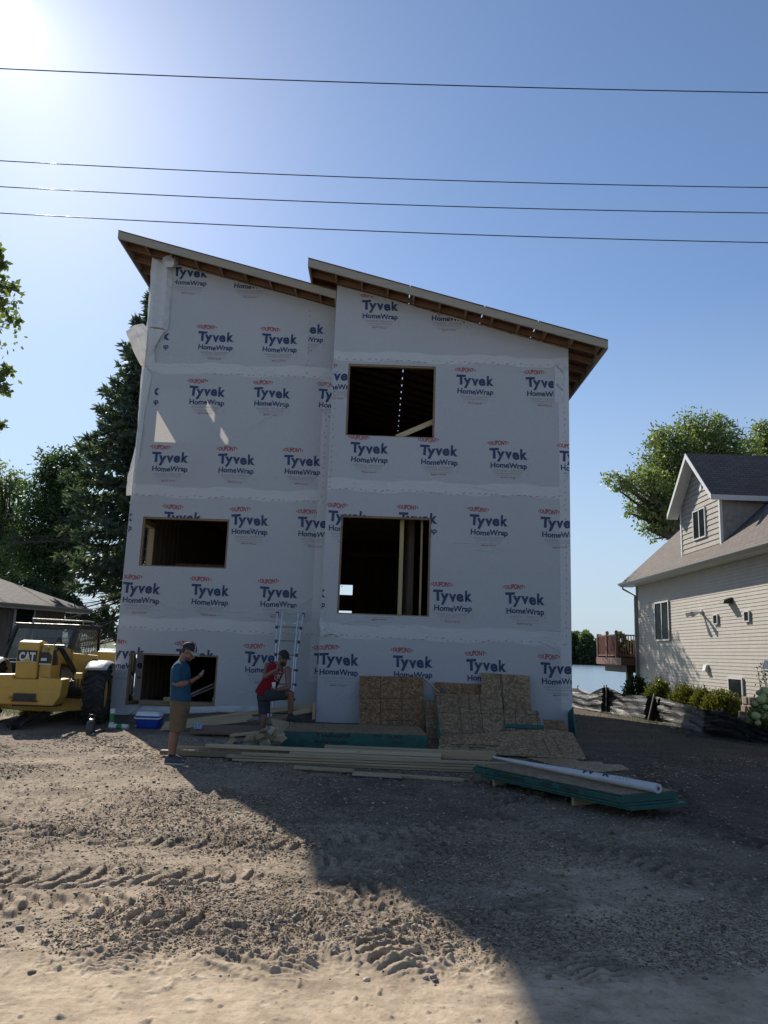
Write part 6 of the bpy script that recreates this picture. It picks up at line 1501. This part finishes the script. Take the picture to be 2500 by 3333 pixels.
# ---- shrubs along the beige wall
def shrub(name,label,px,py,Y,rx,rz,mat,n,seed,group,size=.09,cat='shrub'):
    p=AY(px,py,Y); s=K/F_PX*Y; R=rx*s; r=np.random.default_rng(seed); t=thing(name,label,cat,(p.x,p.y,0),group)
    h=p.z+rz*s; nc=n//14; d=rand_dirs(nc,r); d[:,2]=np.abs(d[:,2]); c=np.array([p.x,p.y,0.02])+d*np.array([R,R,h])*(.55+.45*r.random((nc,1))**.6); q=np.repeat(c,14,0)+r.normal(size=(nc*14,3))*.075; q[:,2]=np.maximum(q[:,2],.03)
    leaves('foliage',q,size,mat,t,r,.5,-.1,np.repeat(d,14,0))
    mb=MB()
    for k in range(7): 
        a=k*.9; mb.tube([(p.x,p.y,-.05),(p.x+math.cos(a)*R*.3,p.y+math.sin(a)*R*.3,h*.45),(p.x+math.cos(a)*R*.55,p.y+math.sin(a)*R*.55,h*.75)],[.02,.014,.006],5)
    mb.build('stem',bark,t); return t
GS='yellow green shrubs along the beige wall'
shrub('spirea_shrub','leftmost yellow green shrub, nearest the deck post',1425,1490,27.2,28,16,spirea,5200,71,GS)
shrub('spirea_shrub','second yellow green shrub from the deck, taller than its neighbours',1482,1502,25.0,34,16,spirea,6200,72,GS)
shrub('spirea_shrub','reddish tipped shrub in the middle of the row',1520,1510,23.8,26,14,spirea,4600,73,GS)
shrub('spirea_shrub','rightmost yellow green shrub, below the low window',1560,1517,22.4,40,16,spirea,7000,74,GS)
shrub('dark_shrub','dark leafy weeds growing round the deck post by the lake',1375,1488,31.5,24,26,leaf_d,2600,75,None,.10)
# boulder and block wall
b=NB('boulder_stone'); b.set(b.ramp(b.noise(5.,5),[(.3,(.24,.20,.17)),(.7,(.36,.31,.27))]),.85,b.bump(b.noise(14.,5),.6,.03)); 
p=aZ(*zT(1170,1330),0.05); mb=MB(); mb.ellipsoid((p.x+.1,20.6,.18),(.62,.5,.36),16,9); o=mb.build('boulder',b.m,None,smooth=True); r=np.random.default_rng(5)
for v in o.data.vertices: v.co*=1+.0*r.random()
md=o.modifiers.new('s','SUBSURF'); md.levels=1; md.render_levels=1; tx=bpy.data.textures.new('rocky','CLOUDS'); tx.noise_scale=.5; dmm=o.modifiers.new('d','DISPLACE'); dmm.texture=tx; dmm.strength=.16
tag(o,'smooth tan boulder between the fence and the low window','boulder')
blk_m=simple('block_brown',(.20,.145,.115),.9,.3,6,.8,25)
t=thing('block_wall','low brown retaining wall of rough blocks beside the hydrangea','retaining wall',(10.6,19.4,0)); mb=MB(); r=random.Random(3)
for q,Y in (((1365,1000),19.6),((1410,1010),19.5),((1340,1160),19.3),((1400,1170),19.2),((1300,1265),19.0),((1350,1280),18.9),((1270,1355),18.7),((1380,1385),18.6),((1450,1290),18.9)):
    p=aY(*zT(*q),Y); p.z=max(p.z,.09); mb.box(p,(.36,.28,.19),Matrix.Rotation(r.uniform(-.2,.2),3,'Z'))
for o in mb.each('block',blk_m,t,bevel=.02): pass
# hydrangea with round white heads
hm=NB('hydrangea_head'); hm.set(hm.ramp(hm.vor(60.),[(0.,(.52,.58,.34)),(.6,(.36,.44,.20))]),.7,hm.bump(hm.vor(60.),.9,.01)); hyd=hm.translucent((.6,.7,.35),.2)
t=shrub('hydrangea','hydrangea bush with round creamy green flower heads at the right edge',1655,1545,17.6,26,28,leaf_a,3000,81,None,.11,'hydrangea')
mb=MB()
for x,y,s in ((1600,830,95),(1500,860,60),(1530,985,85),(1570,920,60),(1430,1050,60),(1640,1010,60),(1540,1120,60),(1465,1190,60),(1440,1270,80),(1560,1280,70),(1560,1190,40),(1620,1115,55),(1650,1240,60),(1480,1400,55),(1600,1340,50),(1690,900,80),(1720,1080,80),(1700,1330,70),(1470,1335,40)):
    p=aY(*zT(x,y),17.3+.004*((x*7)%90)); q=s*.1808/F_PX*17.4*.95; mb.ellipsoid(p,(q,q,q*.88),12,8)
mb.each('flower_head',hyd,t,smooth=True)
# tall airy plant and its white tag
r=np.random.default_rng(91); p=aY(*zT(1620,820),17.9); t=thing('tall_plant','tall airy plant with bare arching stems above the hydrangea','plant',(p.x,p.y,0)); mb=MB(); pts=[]
for k in range(9):
    q=aY(*zT(1480+28*k+r.normal()*20,260+60*abs(k-3)+r.normal()*40),17.9); b0=Vector((p.x+r.normal()*.08,17.9,.1)); path=[b0,b0.lerp(q,.5)+Vector((.05,0,.08)),q]; mb.tube(path,[.008,.006,.003],4)
    for s_ in np.linspace(.45,1,14): pts.append(np.array(b0.lerp(q,s_))+r.normal(size=3)*.035)
mb.build('stem',bark,t); leaves('foliage',np.array(pts),.085,leaf_b,t,r,.3,.2)
p=aY(*zT(1615,360),17.6); mb=MB(); mb.prism([p+Vector((-.07,0,-.06)),p+Vector((.06,0,-.09)),p+Vector((.10,0,.10)),p+Vector((0,0,.11))],(.02,.08,0)); tag(mb.build('plant_pot',simple('pot_white',(.6,.6,.62),.4,.2,30),None),'small white hanging tag or pot above the hydrangea at the photo edge','pot')
# grass tufts
gm=leafmat('grass_blade',(.030,.042,.010),(.095,.115,.035),.3); r=np.random.default_rng(101)
def tufts(n,fx,fy): 
    x=fx(n);y=fy(n,x); z,_=ground_z(x,y); return np.stack([x,y,z],1)
A1=tufts(9000,lambda n:-6.6-r.random(n)**1.3*6.5,lambda n,x:17.4+r.random(n)*8)
x=7.0+r.random(9000)*3.2; y=14.5+r.random(9000)*14; k=(fbm(x*1.3,y*1.3,3,8)>.46)&((x>8.2)|(r.random(9000)<.25)); x,y=x[k],y[k]; z,_=ground_z(x,y); A2=np.stack([x,y,z],1)
x=r.random(700)*3.5+5.0; y=13+r.random(700)*11; z,_=ground_z(x,y); A3=np.stack([x,y,z],1)
P=np.concatenate([A1,A2,A3]); n=len(P); a=r.normal(size=(n,3))*.35; a[:,2]=1; a/=np.linalg.norm(a,axis=1,keepdims=True); b_=np.cross(a,rand_dirs(n,r)); b_/=np.linalg.norm(b_,axis=1,keepdims=True); s=(.05+.07*r.random(n))[:,None]
V=np.stack([P-b_*.006,P+b_*.006,P+a*s],1).reshape(-1,3); o=npmesh('grass',V,np.arange(3*n).reshape(-1,3),gm); o['kind']='stuff'; o['label']='thin grass at the edges of the dirt lot'; o['category']='grass'
# ================================================================ PEOPLE
skin1=simple('skin_tan',(.21,.105,.068),.5,.10,9,.05,60); skin2=simple('skin_sunburnt',(.16,.080,.055),.5,.10,9,.05,60)
def body_mesh(name,mb,mat,parent,voxel,smooth_it=4,mats=None):
    """weld overlapping closed solids into one continuous skin"""
    me=bpy.data.meshes.new(name); off=wloc(parent); me.from_pydata([tuple(v-off) for v in mb.v],[],mb.f)
    o=bpy.data.objects.new(name,me); COL.objects.link(o); bm=bmesh.new(); bm.from_mesh(me); bmesh.ops.recalc_face_normals(bm,faces=bm.faces); bm.to_mesh(me); bm.free()
    md=o.modifiers.new('r','REMESH'); md.mode='VOXEL'; md.voxel_size=voxel
    ms=o.modifiers.new('s','SMOOTH'); ms.iterations=smooth_it; ms.factor=.5
    dg=bpy.context.evaluated_depsgraph_get(); ev=o.evaluated_get(dg); m2=bpy.data.meshes.new_from_object(ev); bpy.data.objects.remove(o)
    return finish(name,m2,mat,parent,True,0)
def ring(c,rx,ry,ax=(1,0,0),n=20,up=(0,0,1)):
    """ellipse about c: rx along ax, ry across"""
    a=Vector(ax).normalized(); b_=Vector(up).cross(a).normalized()
    return [Vector(c)+a*rx*math.cos(2*math.pi*k/n)+b_*ry*math.sin(2*math.pi*k/n) for k in range(n)]
def limb(mb,pts,rad,n=12): 
    P=[];R=[]
    for i in range(len(pts)-1):
        for k in range(4): t=k/4; P.append(Vector(pts[i]).lerp(Vector(pts[i+1]),t)); R.append(rad[i]*(1-t)+rad[i+1]*t)
    P.append(Vector(pts[-1])); R.append(rad[-1]); mb.tube(P,R,n)
    for p,r_ in ((P[0],R[0]),(P[-1],R[-1])): mb.ellipsoid(p,(r_,r_,r_),10,6)
def hand(mb,wrist,d,palm_n,spread=.018,curl=.5,size=1.,thumb=1):
    """palm, four bent fingers of unequal length and a thumb; d points from the wrist to the fingers, palm_n out of the palm"""
    d=Vector(d).normalized(); pn=Vector(palm_n); pn=(pn-d*pn.dot(d)).normalized(); s=d.cross(pn)*thumb; W_=Vector(wrist)
    M_=lambda a,b_,c: W_+(d*a+s*b_+pn*c)*size
    mb.rings([ [M_(a,w_*math.cos(q),h_*math.sin(q)) for q in [2*math.pi*k/12 for k in range(12)]] for a,w_,h_ in ((-.01,.026,.020),(.03,.036,.018),(.07,.042,.016),(.095,.040,.013))])
    for k,(l,o_) in enumerate(((.068,.030),(.078,.010),(.072,-.010),(.056,-.029))):
        a0=M_(.088,o_,0); b1=curl*.9; p1=a0+(d*math.cos(b1)+pn*math.sin(b1))*l*.5*size; b2=curl*1.9; p2=p1+(d*math.cos(b2)+pn*math.sin(b2))*l*.3*size; p3=p2+(d*math.cos(b2*1.2)+pn*math.sin(b2*1.2))*l*.25*size
        mb.tube([a0,p1,p2,p3],[.0095*size,.009*size,.008*size,.0065*size],8); mb.ellipsoid(p3,(.0065*size,)*3,8,5)
    t0=M_(.025,.030,.004); t1=M_(.055,.056,.018); t2=M_(.085,.060,.034); mb.tube([t0,t1,t2],[.013*size,.0105*size,.008*size],8); mb.ellipsoid(t2,(.008*size,)*3,8,5)
def head_solids(mb,c,f,up,s=1.):
    """skull, jaw, nose, ears; f forward, up upward"""
    f=Vector(f).normalized(); up=Vector(up); up=(up-f*up.dot(f)).normalized(); l=up.cross(f); c=Vector(c); R=Matrix((f,l,up)).transposed()
    Pt=lambda a,b_,h: c+R@Vector((a,b_,h))*s
    mb.ellipsoid(Pt(-.010,0,.028),(.098*s,.076*s,.090*s),16,12,R); mb.ellipsoid(Pt(.020,0,-.035),(.072*s,.060*s,.085*s),14,10,R); mb.ellipsoid(Pt(.058,0,-.088),(.032*s,.036*s,.026*s),10,7,R)
    mb.tube([Pt(.088,0,.012),Pt(.108,0,-.020),Pt(.112,0,-.032),Pt(.092,0,-.040)],[.010*s,.014*s,.016*s,.012*s],8)
    mb.ellipsoid(Pt(.090,0,-.062),(.010*s,.024*s,.008*s),8,6,R); mb.ellipsoid(Pt(.086,0,-.073),(.010*s,.020*s,.007*s),8,6,R); mb.ellipsoid(Pt(.082,.028,.030),(.012*s,.026*s,.010*s),8,6,R); mb.ellipsoid(Pt(.082,-.028,.030),(.012*s,.026*s,.010*s),8,6,R)
    for sg in (-1,1): mb.ellipsoid(Pt(-.012,.078*sg,-.012),(.020*s,.010*s,.032*s),8,7,R)
    return Pt,R
def face_bits(Pt,R,parent,s,eye=True):
    if eye:
        m=MB(); 
        for sg in (-1,1): m.ellipsoid(Pt(.083,.031*sg,.008),(.009*s,.012*s,.006*s),8,6,R)
        m.each('eye',MATS['ink_black'],parent,smooth=True)
def cap(parent,Pt,R,s,m_crown,m_brim,brim_dir=1,front=None,tilt=0.):
    mb=MB(); Rr=[]
    for k in range(9):
        a=k/8*math.pi/2*.98; r_=math.cos(a); h_=math.sin(a); Rr.append([Pt(-.012+.112*r_*math.cos(q),.088*r_*math.sin(q),.035+.098*h_) for q in [2*math.pi*j/20 for j in range(20)]])
    mb.rings(Rr); c_=mb.build('cap_crown',m_crown,parent,smooth=True)
    mb=MB(); G_=[]
    for sgn in (0,-.006):
        for q in np.linspace(-1,1,11):
            pass
    top=[];bot=[]
    for q in np.linspace(-1,1,11):
        a=q*1.12; inn=(brim_dir*.100*math.cos(a)-.012,.086*math.sin(a)); outr=(brim_dir*(.100+.085*math.cos(a*.9)**.5)*math.cos(a*.75)-.012+brim_dir*.0,.084*math.sin(a))
        dz=-.012*(q*q); top.append([Pt(inn[0],inn[1],.042+dz),Pt((inn[0]+outr[0])/2,(inn[1]+outr[1])/2,.036+dz*1.5),Pt(outr[0],outr[1],.022+dz*2)])
    up_=R@Vector((0,0,1))*.006
    mb.rings(top,cap=False,closed=False); mb.rings([[p-up_ for p in r_] for r_ in top],cap=False,closed=False)
    mb.rings([[r_[2] for r_ in top],[r_[2]-up_ for r_ in top]],cap=False,closed=False)
    mb.build('cap_brim',m_brim,parent,smooth=True); return c_
def shoe(parent,heel,toe,h,mat,sole,w=.05):
    heel,toe=Vector(heel),Vector(toe); d=(toe-heel); L_=d.length; d.normalize(); sd=Vector((0,0,1)).cross(d).normalized()
    m=MB(); R_=[]
    for t,w_,hh in ((-.02,.5,.55),(.05,.80,1.05),(.22,.86,1.12),(.38,.88,1.0),(.55,.98,.72),(.75,1.04,.58),(.90,.86,.48),(.985,.45,.32)):
        c=heel+d*L_*t; R_.append([c+sd*w*w_*math.cos(q)+Vector((0,0,.022+max(0,math.sin(q))*h*hh+min(0,math.sin(q))*.004)) for q in [2*math.pi*k/16 for k in range(16)]])
    m.rings(R_); m.build('shoe',mat,parent,smooth=True)
    m=MB(); pts=[]
    for sg in (1,-1):
        seq=((-.03,.45),(.05,.85),(.22,.92),(.38,.92),(.55,1.03),(.75,1.10),(.90,.92),(1.,.45)); seq=seq if sg>0 else seq[::-1]
        pts+=[heel+d*L_*t+sd*w*w_*sg for t,w_ in seq]
    m.prism([p+Vector((0,0,-.001)) for p in pts],(0,0,.026)); m.build('shoe_sole',sole,parent,bevel=.006)
# ---------------- standing man, in profile
B0=aZ(558,2490,0.); B0.z=ground_at(B0.x,B0.y)-.005
man=thing('person','man in a blue T-shirt and khaki shorts standing in profile, looking at a phone','person',B0)
V=lambda x,y,z: B0+Vector((x*.97-.080*max(z,0)+.02,y,z*.948))
mb=MB()
mb.rings([ring(V(x,0,z),rx,ry) for z,x,rx,ry in ((.84,.10,.10,.145),(.94,.105,.122,.172),(1.04,.105,.115,.160),(1.16,.11,.118,.155),(1.30,.115,.122,.172),(1.41,.115,.112,.190),(1.475,.12,.085,.165),(1.52,.135,.062,.085),(1.565,.155,.056,.060),(1.62,.185,.055,.056),(1.66,.205,.055,.056))])
fdir=Vector((.90,-.06,-.42)); Pt,R_=head_solids(mb,V(.238,-.005,1.668),fdir,(.3,0,1),1.06)
# legs
limb(mb,[V(.10,-.085,.90),V(.075,-.10,.52),V(.045,-.105,.47),V(.02,-.105,.30),V(.0,-.105,.085)],[.098,.066,.060,.060,.038])
limb(mb,[V(.10,.085,.90),V(.045,.105,.52),V(.015,.11,.47),V(-.02,.115,.30),V(-.045,.12,.085)],[.098,.066,.060,.060,.038])
# near (right) arm and far (left) arm
limb(mb,[V(.125,-.185,1.425),V(.098,-.235,1.195),V(.20,-.20,1.190),V(.315,-.145,1.235)],[.058,.047,.044,.029])
limb(mb,[V(.125,.185,1.425),V(.11,.225,1.20),V(.22,.16,1.205),V(.335,.03,1.265)],[.058,.047,.044,.029])
hand(mb,V(.325,-.135,1.238),(1,.30,.55),(-.35,.25,1),curl=.55,thumb=-1)
hand(mb,V(.345,.02,1.270),(1,-.18,.52),(-.5,-.5,.8),curl=.35,thumb=1)
bd=body_mesh('body',mb,skin1,man,.006,3)
face_bits(Pt,R_,bd,1.)
hairm=simple('hair_brown',(.035,.022,.015),.8,.3,30,.3,90); beard=simple('beard_dark',(.02,.014,.01),.9,.3,30,.4,90)
mb=MB(); mb.ellipsoid(Pt(-.028,0,.012),(.088,.0795,.075),14,10,R_); mb.build('hair',hairm,man,smooth=True)
mb=MB(); mb.ellipsoid(Pt(.030,0,-.075),(.064,.063,.042),14,8,R_); mb.build('beard',simple('stubble',(.10,.055,.038),.85,.3,40),man,smooth=True)
capn=simple('cap_navy',(.010,.012,.018),.8,.3,20,.2,90); capg=simple('cap_mesh_grey',(.30,.29,.27),.85,.2,30,.2,90)
cap(man,Pt,R_,1.06,capn,capg)
mb=MB(); mb.rings([[Pt(-.012+(.1135+.002)*math.cos(q)*math.cos(a)*1.0,.0895*math.sin(q)*math.cos(a),.036+.099*math.sin(a)) for a in np.linspace(.02,1.0,7)] for q in np.linspace(.30,.62,3)],cap=False,closed=False); mb.rings([[Pt(-.012+(.1135+.002)*math.cos(q)*math.cos(a),-.0895*math.sin(abs(q))*math.cos(a),.036+.099*math.sin(a)) for a in np.linspace(.02,1.0,7)] for q in np.linspace(.30,.62,3)],cap=False,closed=False); mb.build('cap_panel',capg,man,smooth=True)
def cloth(name,c,parent_o,sc=7,stretch=(1,1,1)):
    b=NB(name); n=b.noise(sc,5,.6,b.map(stretch)); n2=b.noise(140,3); w_=b.noise(1.,3,.5,b.map((5,5,16),None,(.4,.2,0)),1.)
    b.set(b.ramp(n,[(.3,tuple(q*.82 for q in c)),(.7,tuple(q*1.15 for q in c))]),.9,b.bump(b.math('ADD',b.math('MULTIPLY',n2,.15),w_),.55,.03),spec=.15); return b.m
shirt=cloth('shirt_blue',(.022,.072,.125),None); khaki=cloth('shorts_khaki',(.135,.10,.062),None)
mb=MB()
mb.rings([ring(V(x,0,z),rx,ry) for z,x,rx,ry in ((.925,.115,.152,.192),(.98,.115,.150,.190),(1.06,.112,.145,.182),(1.16,.112,.140,.178),(1.30,.117,.143,.192),(1.41,.117,.130,.208),(1.465,.122,.104,.188),(1.505,.13,.080,.120),(1.525,.138,.068,.078))])
for sg in (-1,1): limb(mb,[V(.122,.175*sg,1.425),V(.112,.215*sg,1.30),V(.106,.232*sg,1.245)],[.075,.068,.066])
body_mesh('shirt',mb,shirt,man,.009,3)
mb=MB(); mb.rings([ring(V(.138,0,1.523),.066,.074),ring(V(.14,0,1.535),.0625,.070)],cap=False); mb.build('shirt_collar',cloth('collar_blue',(.014,.05,.09),None),man,smooth=True)
mb=MB()
mb.rings([ring(V(.108,0,z),rx,ry) for z,rx,ry in ((.78,.135,.190),(.86,.140,.195),(.96,.140,.188),(1.0,.135,.178))])
for sg,k in ((-1,.085),(1,.06)):
    mb.rings([ring(V(x,.095*sg,z),rx,ry) for z,x,rx,ry in ((.475,k-.005,.105,.090),(.60,k+.005,.110,.095),(.75,.102,.118,.098),(.88,.105,.118,.095))])
body_mesh('shorts',mb,khaki,man,.009,3)
wm_=MATS['machine_black']
mb=MB(); w0=V(.285,-.165,1.222); ax_=(V(.315,-.145,1.235)-V(.20,-.20,1.19)).normalized(); mb.tube([w0-ax_*.016,w0+ax_*.016],.036,14); mb.build('watch',wm_,man,smooth=True,auto=40)
shm=simple('shoe_grey',(.06,.065,.07),.75,.25,30,.2,120); solem=simple('sole_white',(.42,.42,.40),.6,.15,20)
shoe(man,V(-.085,-.115,0),V(.21,-.135,0),.095,shm,solem,.052); shoe(man,V(-.13,.12,0),V(.165,.13,0),.095,shm,solem,.052)
mb=MB(); 
for a_ in (V(.0,-.106,.09),V(-.045,.12,.09)): mb.tube([a_,a_+Vector((0,0,.055))],[.046,.043],14)
mb.each('sock',simple('sock_black',(.015,.015,.016),.9,.2,40),man,smooth=True)
# phone held in the hands
pc_=V(.425,-.055,1.335); ph=thing('phone','pale phone held up in both hands by the man in blue','phone',pc_)
Rp=Matrix.Rotation(math.radians(-52),3,'Y')@Matrix.Rotation(math.radians(8),3,'X')
mb=MB(); mb.box(pc_,(.145,.072,.009),Rp); mb.build('phone_case',simple('phone_white',(.55,.55,.56),.35,.05),ph,bevel=.003)
mb=MB(); mb.box(pc_+Rp@Vector((0,0,.0055)),(.135,.064,.0015),Rp); mb.build('screen',simple('phone_screen',(.02,.02,.025),.1,.1),ph)
# ---------------- man with a foot on the bundle
Yb=15.25
J=lambda x,y,dy=0.: aY(*zL(x,y),Yb+dy)
B1=aZ(*zL(255,2020),0.); B1=Vector((J(255,1900).x,Yb+.08,0)); B1.z=ground_at(B1.x,B1.y)
man2=thing('person','bearded man in a red sleeveless shirt, one foot on the bundle, hand at chin','person',B1)
pel=J(300,1440,.05); che=J(455,1090,-.06); nec=J(530,985,-.12); hc=J(578,905,-.16)
hipL=J(275,1480,.10); hipR=J(350,1465,-.05)          # straight leg, bent leg
kneL=J(285,1730,.09); ankL=Vector((J(252,1990,.08).x,Yb+.08,B1.z+.085))
kneR=J(692,1440,-.16); ankR=J(688,1765,-.12); 
topb=.05+.255+.012
shL=J(335,1020,.08); elL=J(292,1200,-.14); haL=J(478,1085,-.30)
shR=J(640,1075,-.22); elR=J(655,1355,-.26); haR=J(490,1388,-.42)
mb=MB(); sp=[pel+Vector((0,0,-.06)),pel,pel.lerp(che,.4),pel.lerp(che,.75),che,che.lerp(nec,.6),nec,nec.lerp(hc,.5)]
lat=(shR-shL); lat.normalize(); 
def spine_rings(offs,radii):
    R_=[]
    for k,p in enumerate(offs):
        t=(offs[min(k+1,len(offs)-1)]-offs[max(k-1,0)]).normalized(); a=(lat-t*lat.dot(t)).normalized(); b_=t.cross(a); w_,d_=radii[k]
        R_.append([p+a*w_*math.cos(q)+b_*d_*math.sin(q) for q in [2*math.pi*j/20 for j in range(20)]])
    return R_
mb.rings(spine_rings(sp,[(.14,.11),(.165,.125),(.155,.122),(.175,.128),(.185,.120),(.15,.095),(.062,.062),(.058,.058)]))
f2=Vector((.62,-.70,-.26)); Pt2,R2=head_solids(mb,hc+Vector((0,0,.01)),f2,(.15,-.05,1),1.14)
limb(mb,[hipL,hipL.lerp(kneL,.9),kneL,kneL.lerp(ankL,.4),ankL],[.105,.070,.066,.066,.042])
limb(mb,[hipR,hipR.lerp(kneR,.9),kneR,kneR.lerp(ankR,.4),ankR],[.105,.072,.066,.064,.042])
limb(mb,[shL,elL,elL.lerp(haL,.5),haL],[.068,.054,.050,.032]); limb(mb,[shR,elR,elR.lerp(haR,.5),haR],[.066,.052,.048,.032])
hand(mb,haL+(haL-elL).normalized()*-.01,J(505,1000,-.26)-haL,(.6,.5,.3),curl=.75,thumb=1)
hand(mb,haR,(haR-elR)+Vector((-.08,0,.02)),(.2,.6,.5),curl=.8,thumb=-1)
bd=body_mesh('body',mb,skin2,man2,.006,3); face_bits(Pt2,R2,bd,1.)
mb=MB(); mb.ellipsoid(Pt2(-.03,0,.005),(.088,.081,.080),14,10,R2); mb.build('hair',beard,man2,smooth=True)
mb=MB(); mb.ellipsoid(Pt2(.040,0,-.082),(.066,.064,.052),14,8,R2); mb.ellipsoid(Pt2(.07,0,-.11),(.035,.036,.035),10,7,R2); body_mesh('beard',mb,beard,man2,.008,2)
cap(man2,Pt2,R2,1.14,simple('cap_dark',(.014,.017,.024),.85,.4,30,.3,90),simple('cap_dark_brim',(.012,.014,.02),.85,.3,30),1)
red=cloth('shirt_red',(.17,.009,.018),None)
mb=MB(); mb.rings(spine_rings([pel+Vector((-.03,0,-.04)),pel+Vector((-.01,0,.03)),pel.lerp(che,.4),pel.lerp(che,.75),che,che.lerp(nec,.45),che.lerp(nec,.78)],[(.205,.165),(.195,.155),(.182,.145),(.192,.148),(.198,.138),(.178,.118),(.098,.085)]))
body_mesh('shirt',mb,red,man2,.010,3)
# round white print on the chest
fr=(f2-Vector((0,0,f2.z))).normalized(); cc=J(500,1185,-.25); nrm_=Vector((.30,-.95,.10)).normalized(); ua=Vector((0,0,1)); ua=(ua-nrm_*ua.dot(nrm_)).normalized(); la=nrm_.cross(ua)
mb=MB(); pr=simple('print_white',(.42,.40,.38),.8,.3,40)
def arc(r0,r1,n=28):
    for k in range(n):
        if k%7==6 and r1>.08: continue
        q0,q1=2*math.pi*k/n,2*math.pi*(k+.9)/n; mb.poly([cc+la*r0*math.cos(q0)+ua*r0*math.sin(q0),cc+la*r1*math.cos(q0)+ua*r1*math.sin(q0),cc+la*r1*math.cos(q1)+ua*r1*math.sin(q1),cc+la*r0*math.cos(q1)+ua*r0*math.sin(q1)])
arc(.083,.098); arc(.066,.070)
for k in range(6):
    q=k*math.pi/3+.3; mb.poly([cc+la*.012*math.cos(q+.8)+ua*.012*math.sin(q+.8),cc+la*.052*math.cos(q+.22)+ua*.052*math.sin(q+.22),cc+la*.052*math.cos(q-.22)+ua*.052*math.sin(q-.22),cc+la*.012*math.cos(q-.8)+ua*.012*math.sin(q-.8)])
pm_=mb.build('shirt_print',pr,man2); sh_o=[c for c in man2.children if c.name.startswith('shirt') and c is not pm_][0]
md=pm_.modifiers.new('w','SHRINKWRAP'); md.target=sh_o; md.wrap_method='PROJECT'; md.use_negative_direction=True; md.use_positive_direction=True; md.use_project_y=True; md.offset=.004; md.wrap_mode='ABOVE_SURFACE'
navy=cloth('shorts_slate',(.040,.048,.058),None)
mb=MB(); mb.rings(spine_rings([pel+Vector((0,0,-.14)),pel+Vector((0,0,-.06)),pel+Vector((.01,0,.04))],[(.165,.145),(.185,.150),(.178,.142)]))
kL=hipL.lerp(kneL,1.10); mb.tube([hipL+Vector((0,0,.05)),hipL,hipL.lerp(kneL,.5),kL],[.12,.135,.122,.112],14)
kR=hipR.lerp(kneR,.80); mb.tube([hipR-(kneR-hipR)*.1,hipR,hipR.lerp(kneR,.45),kR],[.12,.135,.122,.118],14)
body_mesh('shorts',mb,navy,man2,.010,3)
bs=simple('shoe_black',(.012,.012,.013),.6,.3,20,.2,60)
t0=J(640,1850,-.12); t0.z=topb; t1=J(850,1862,-.22); t1.z=topb; shoe(man2,t0,t1,.11,bs,bs,.055)
shoe(man2,ankL+Vector((-.09,.03,-.085)),ankL+Vector((.17,-.12,-.085)),.10,bs,bs,.055)
mb=MB(); mb.tube([ankR+Vector((0,0,-.06)),ankR+Vector((0,0,.02))],[.05,.047],12); mb.build('sock',MATS['sock_black'],man2,smooth=True)
# white cup in his hand
p=J(432,1335,-.43); cup=thing('cup','white drink cup in the hand resting on the red shirted man knee','cup',p+Vector((0,0,-.07)))
axc=Vector((-.12,.05,1)).normalized(); mb=MB(); mb.lathe(p,[(.026,-.075),(.036,.06)],16,axc); mb.build('cup_body',simple('cup_white',(.60,.60,.58),.5,.06,12),cup,smooth=True,auto=40)
mb=MB(); mb.lathe(p+axc*.061,[(.038,0),(.038,.010),(.030,.014)],16,axc); mb.build('cup_lid',MATS['cooler_white'],cup,smooth=True,auto=40)
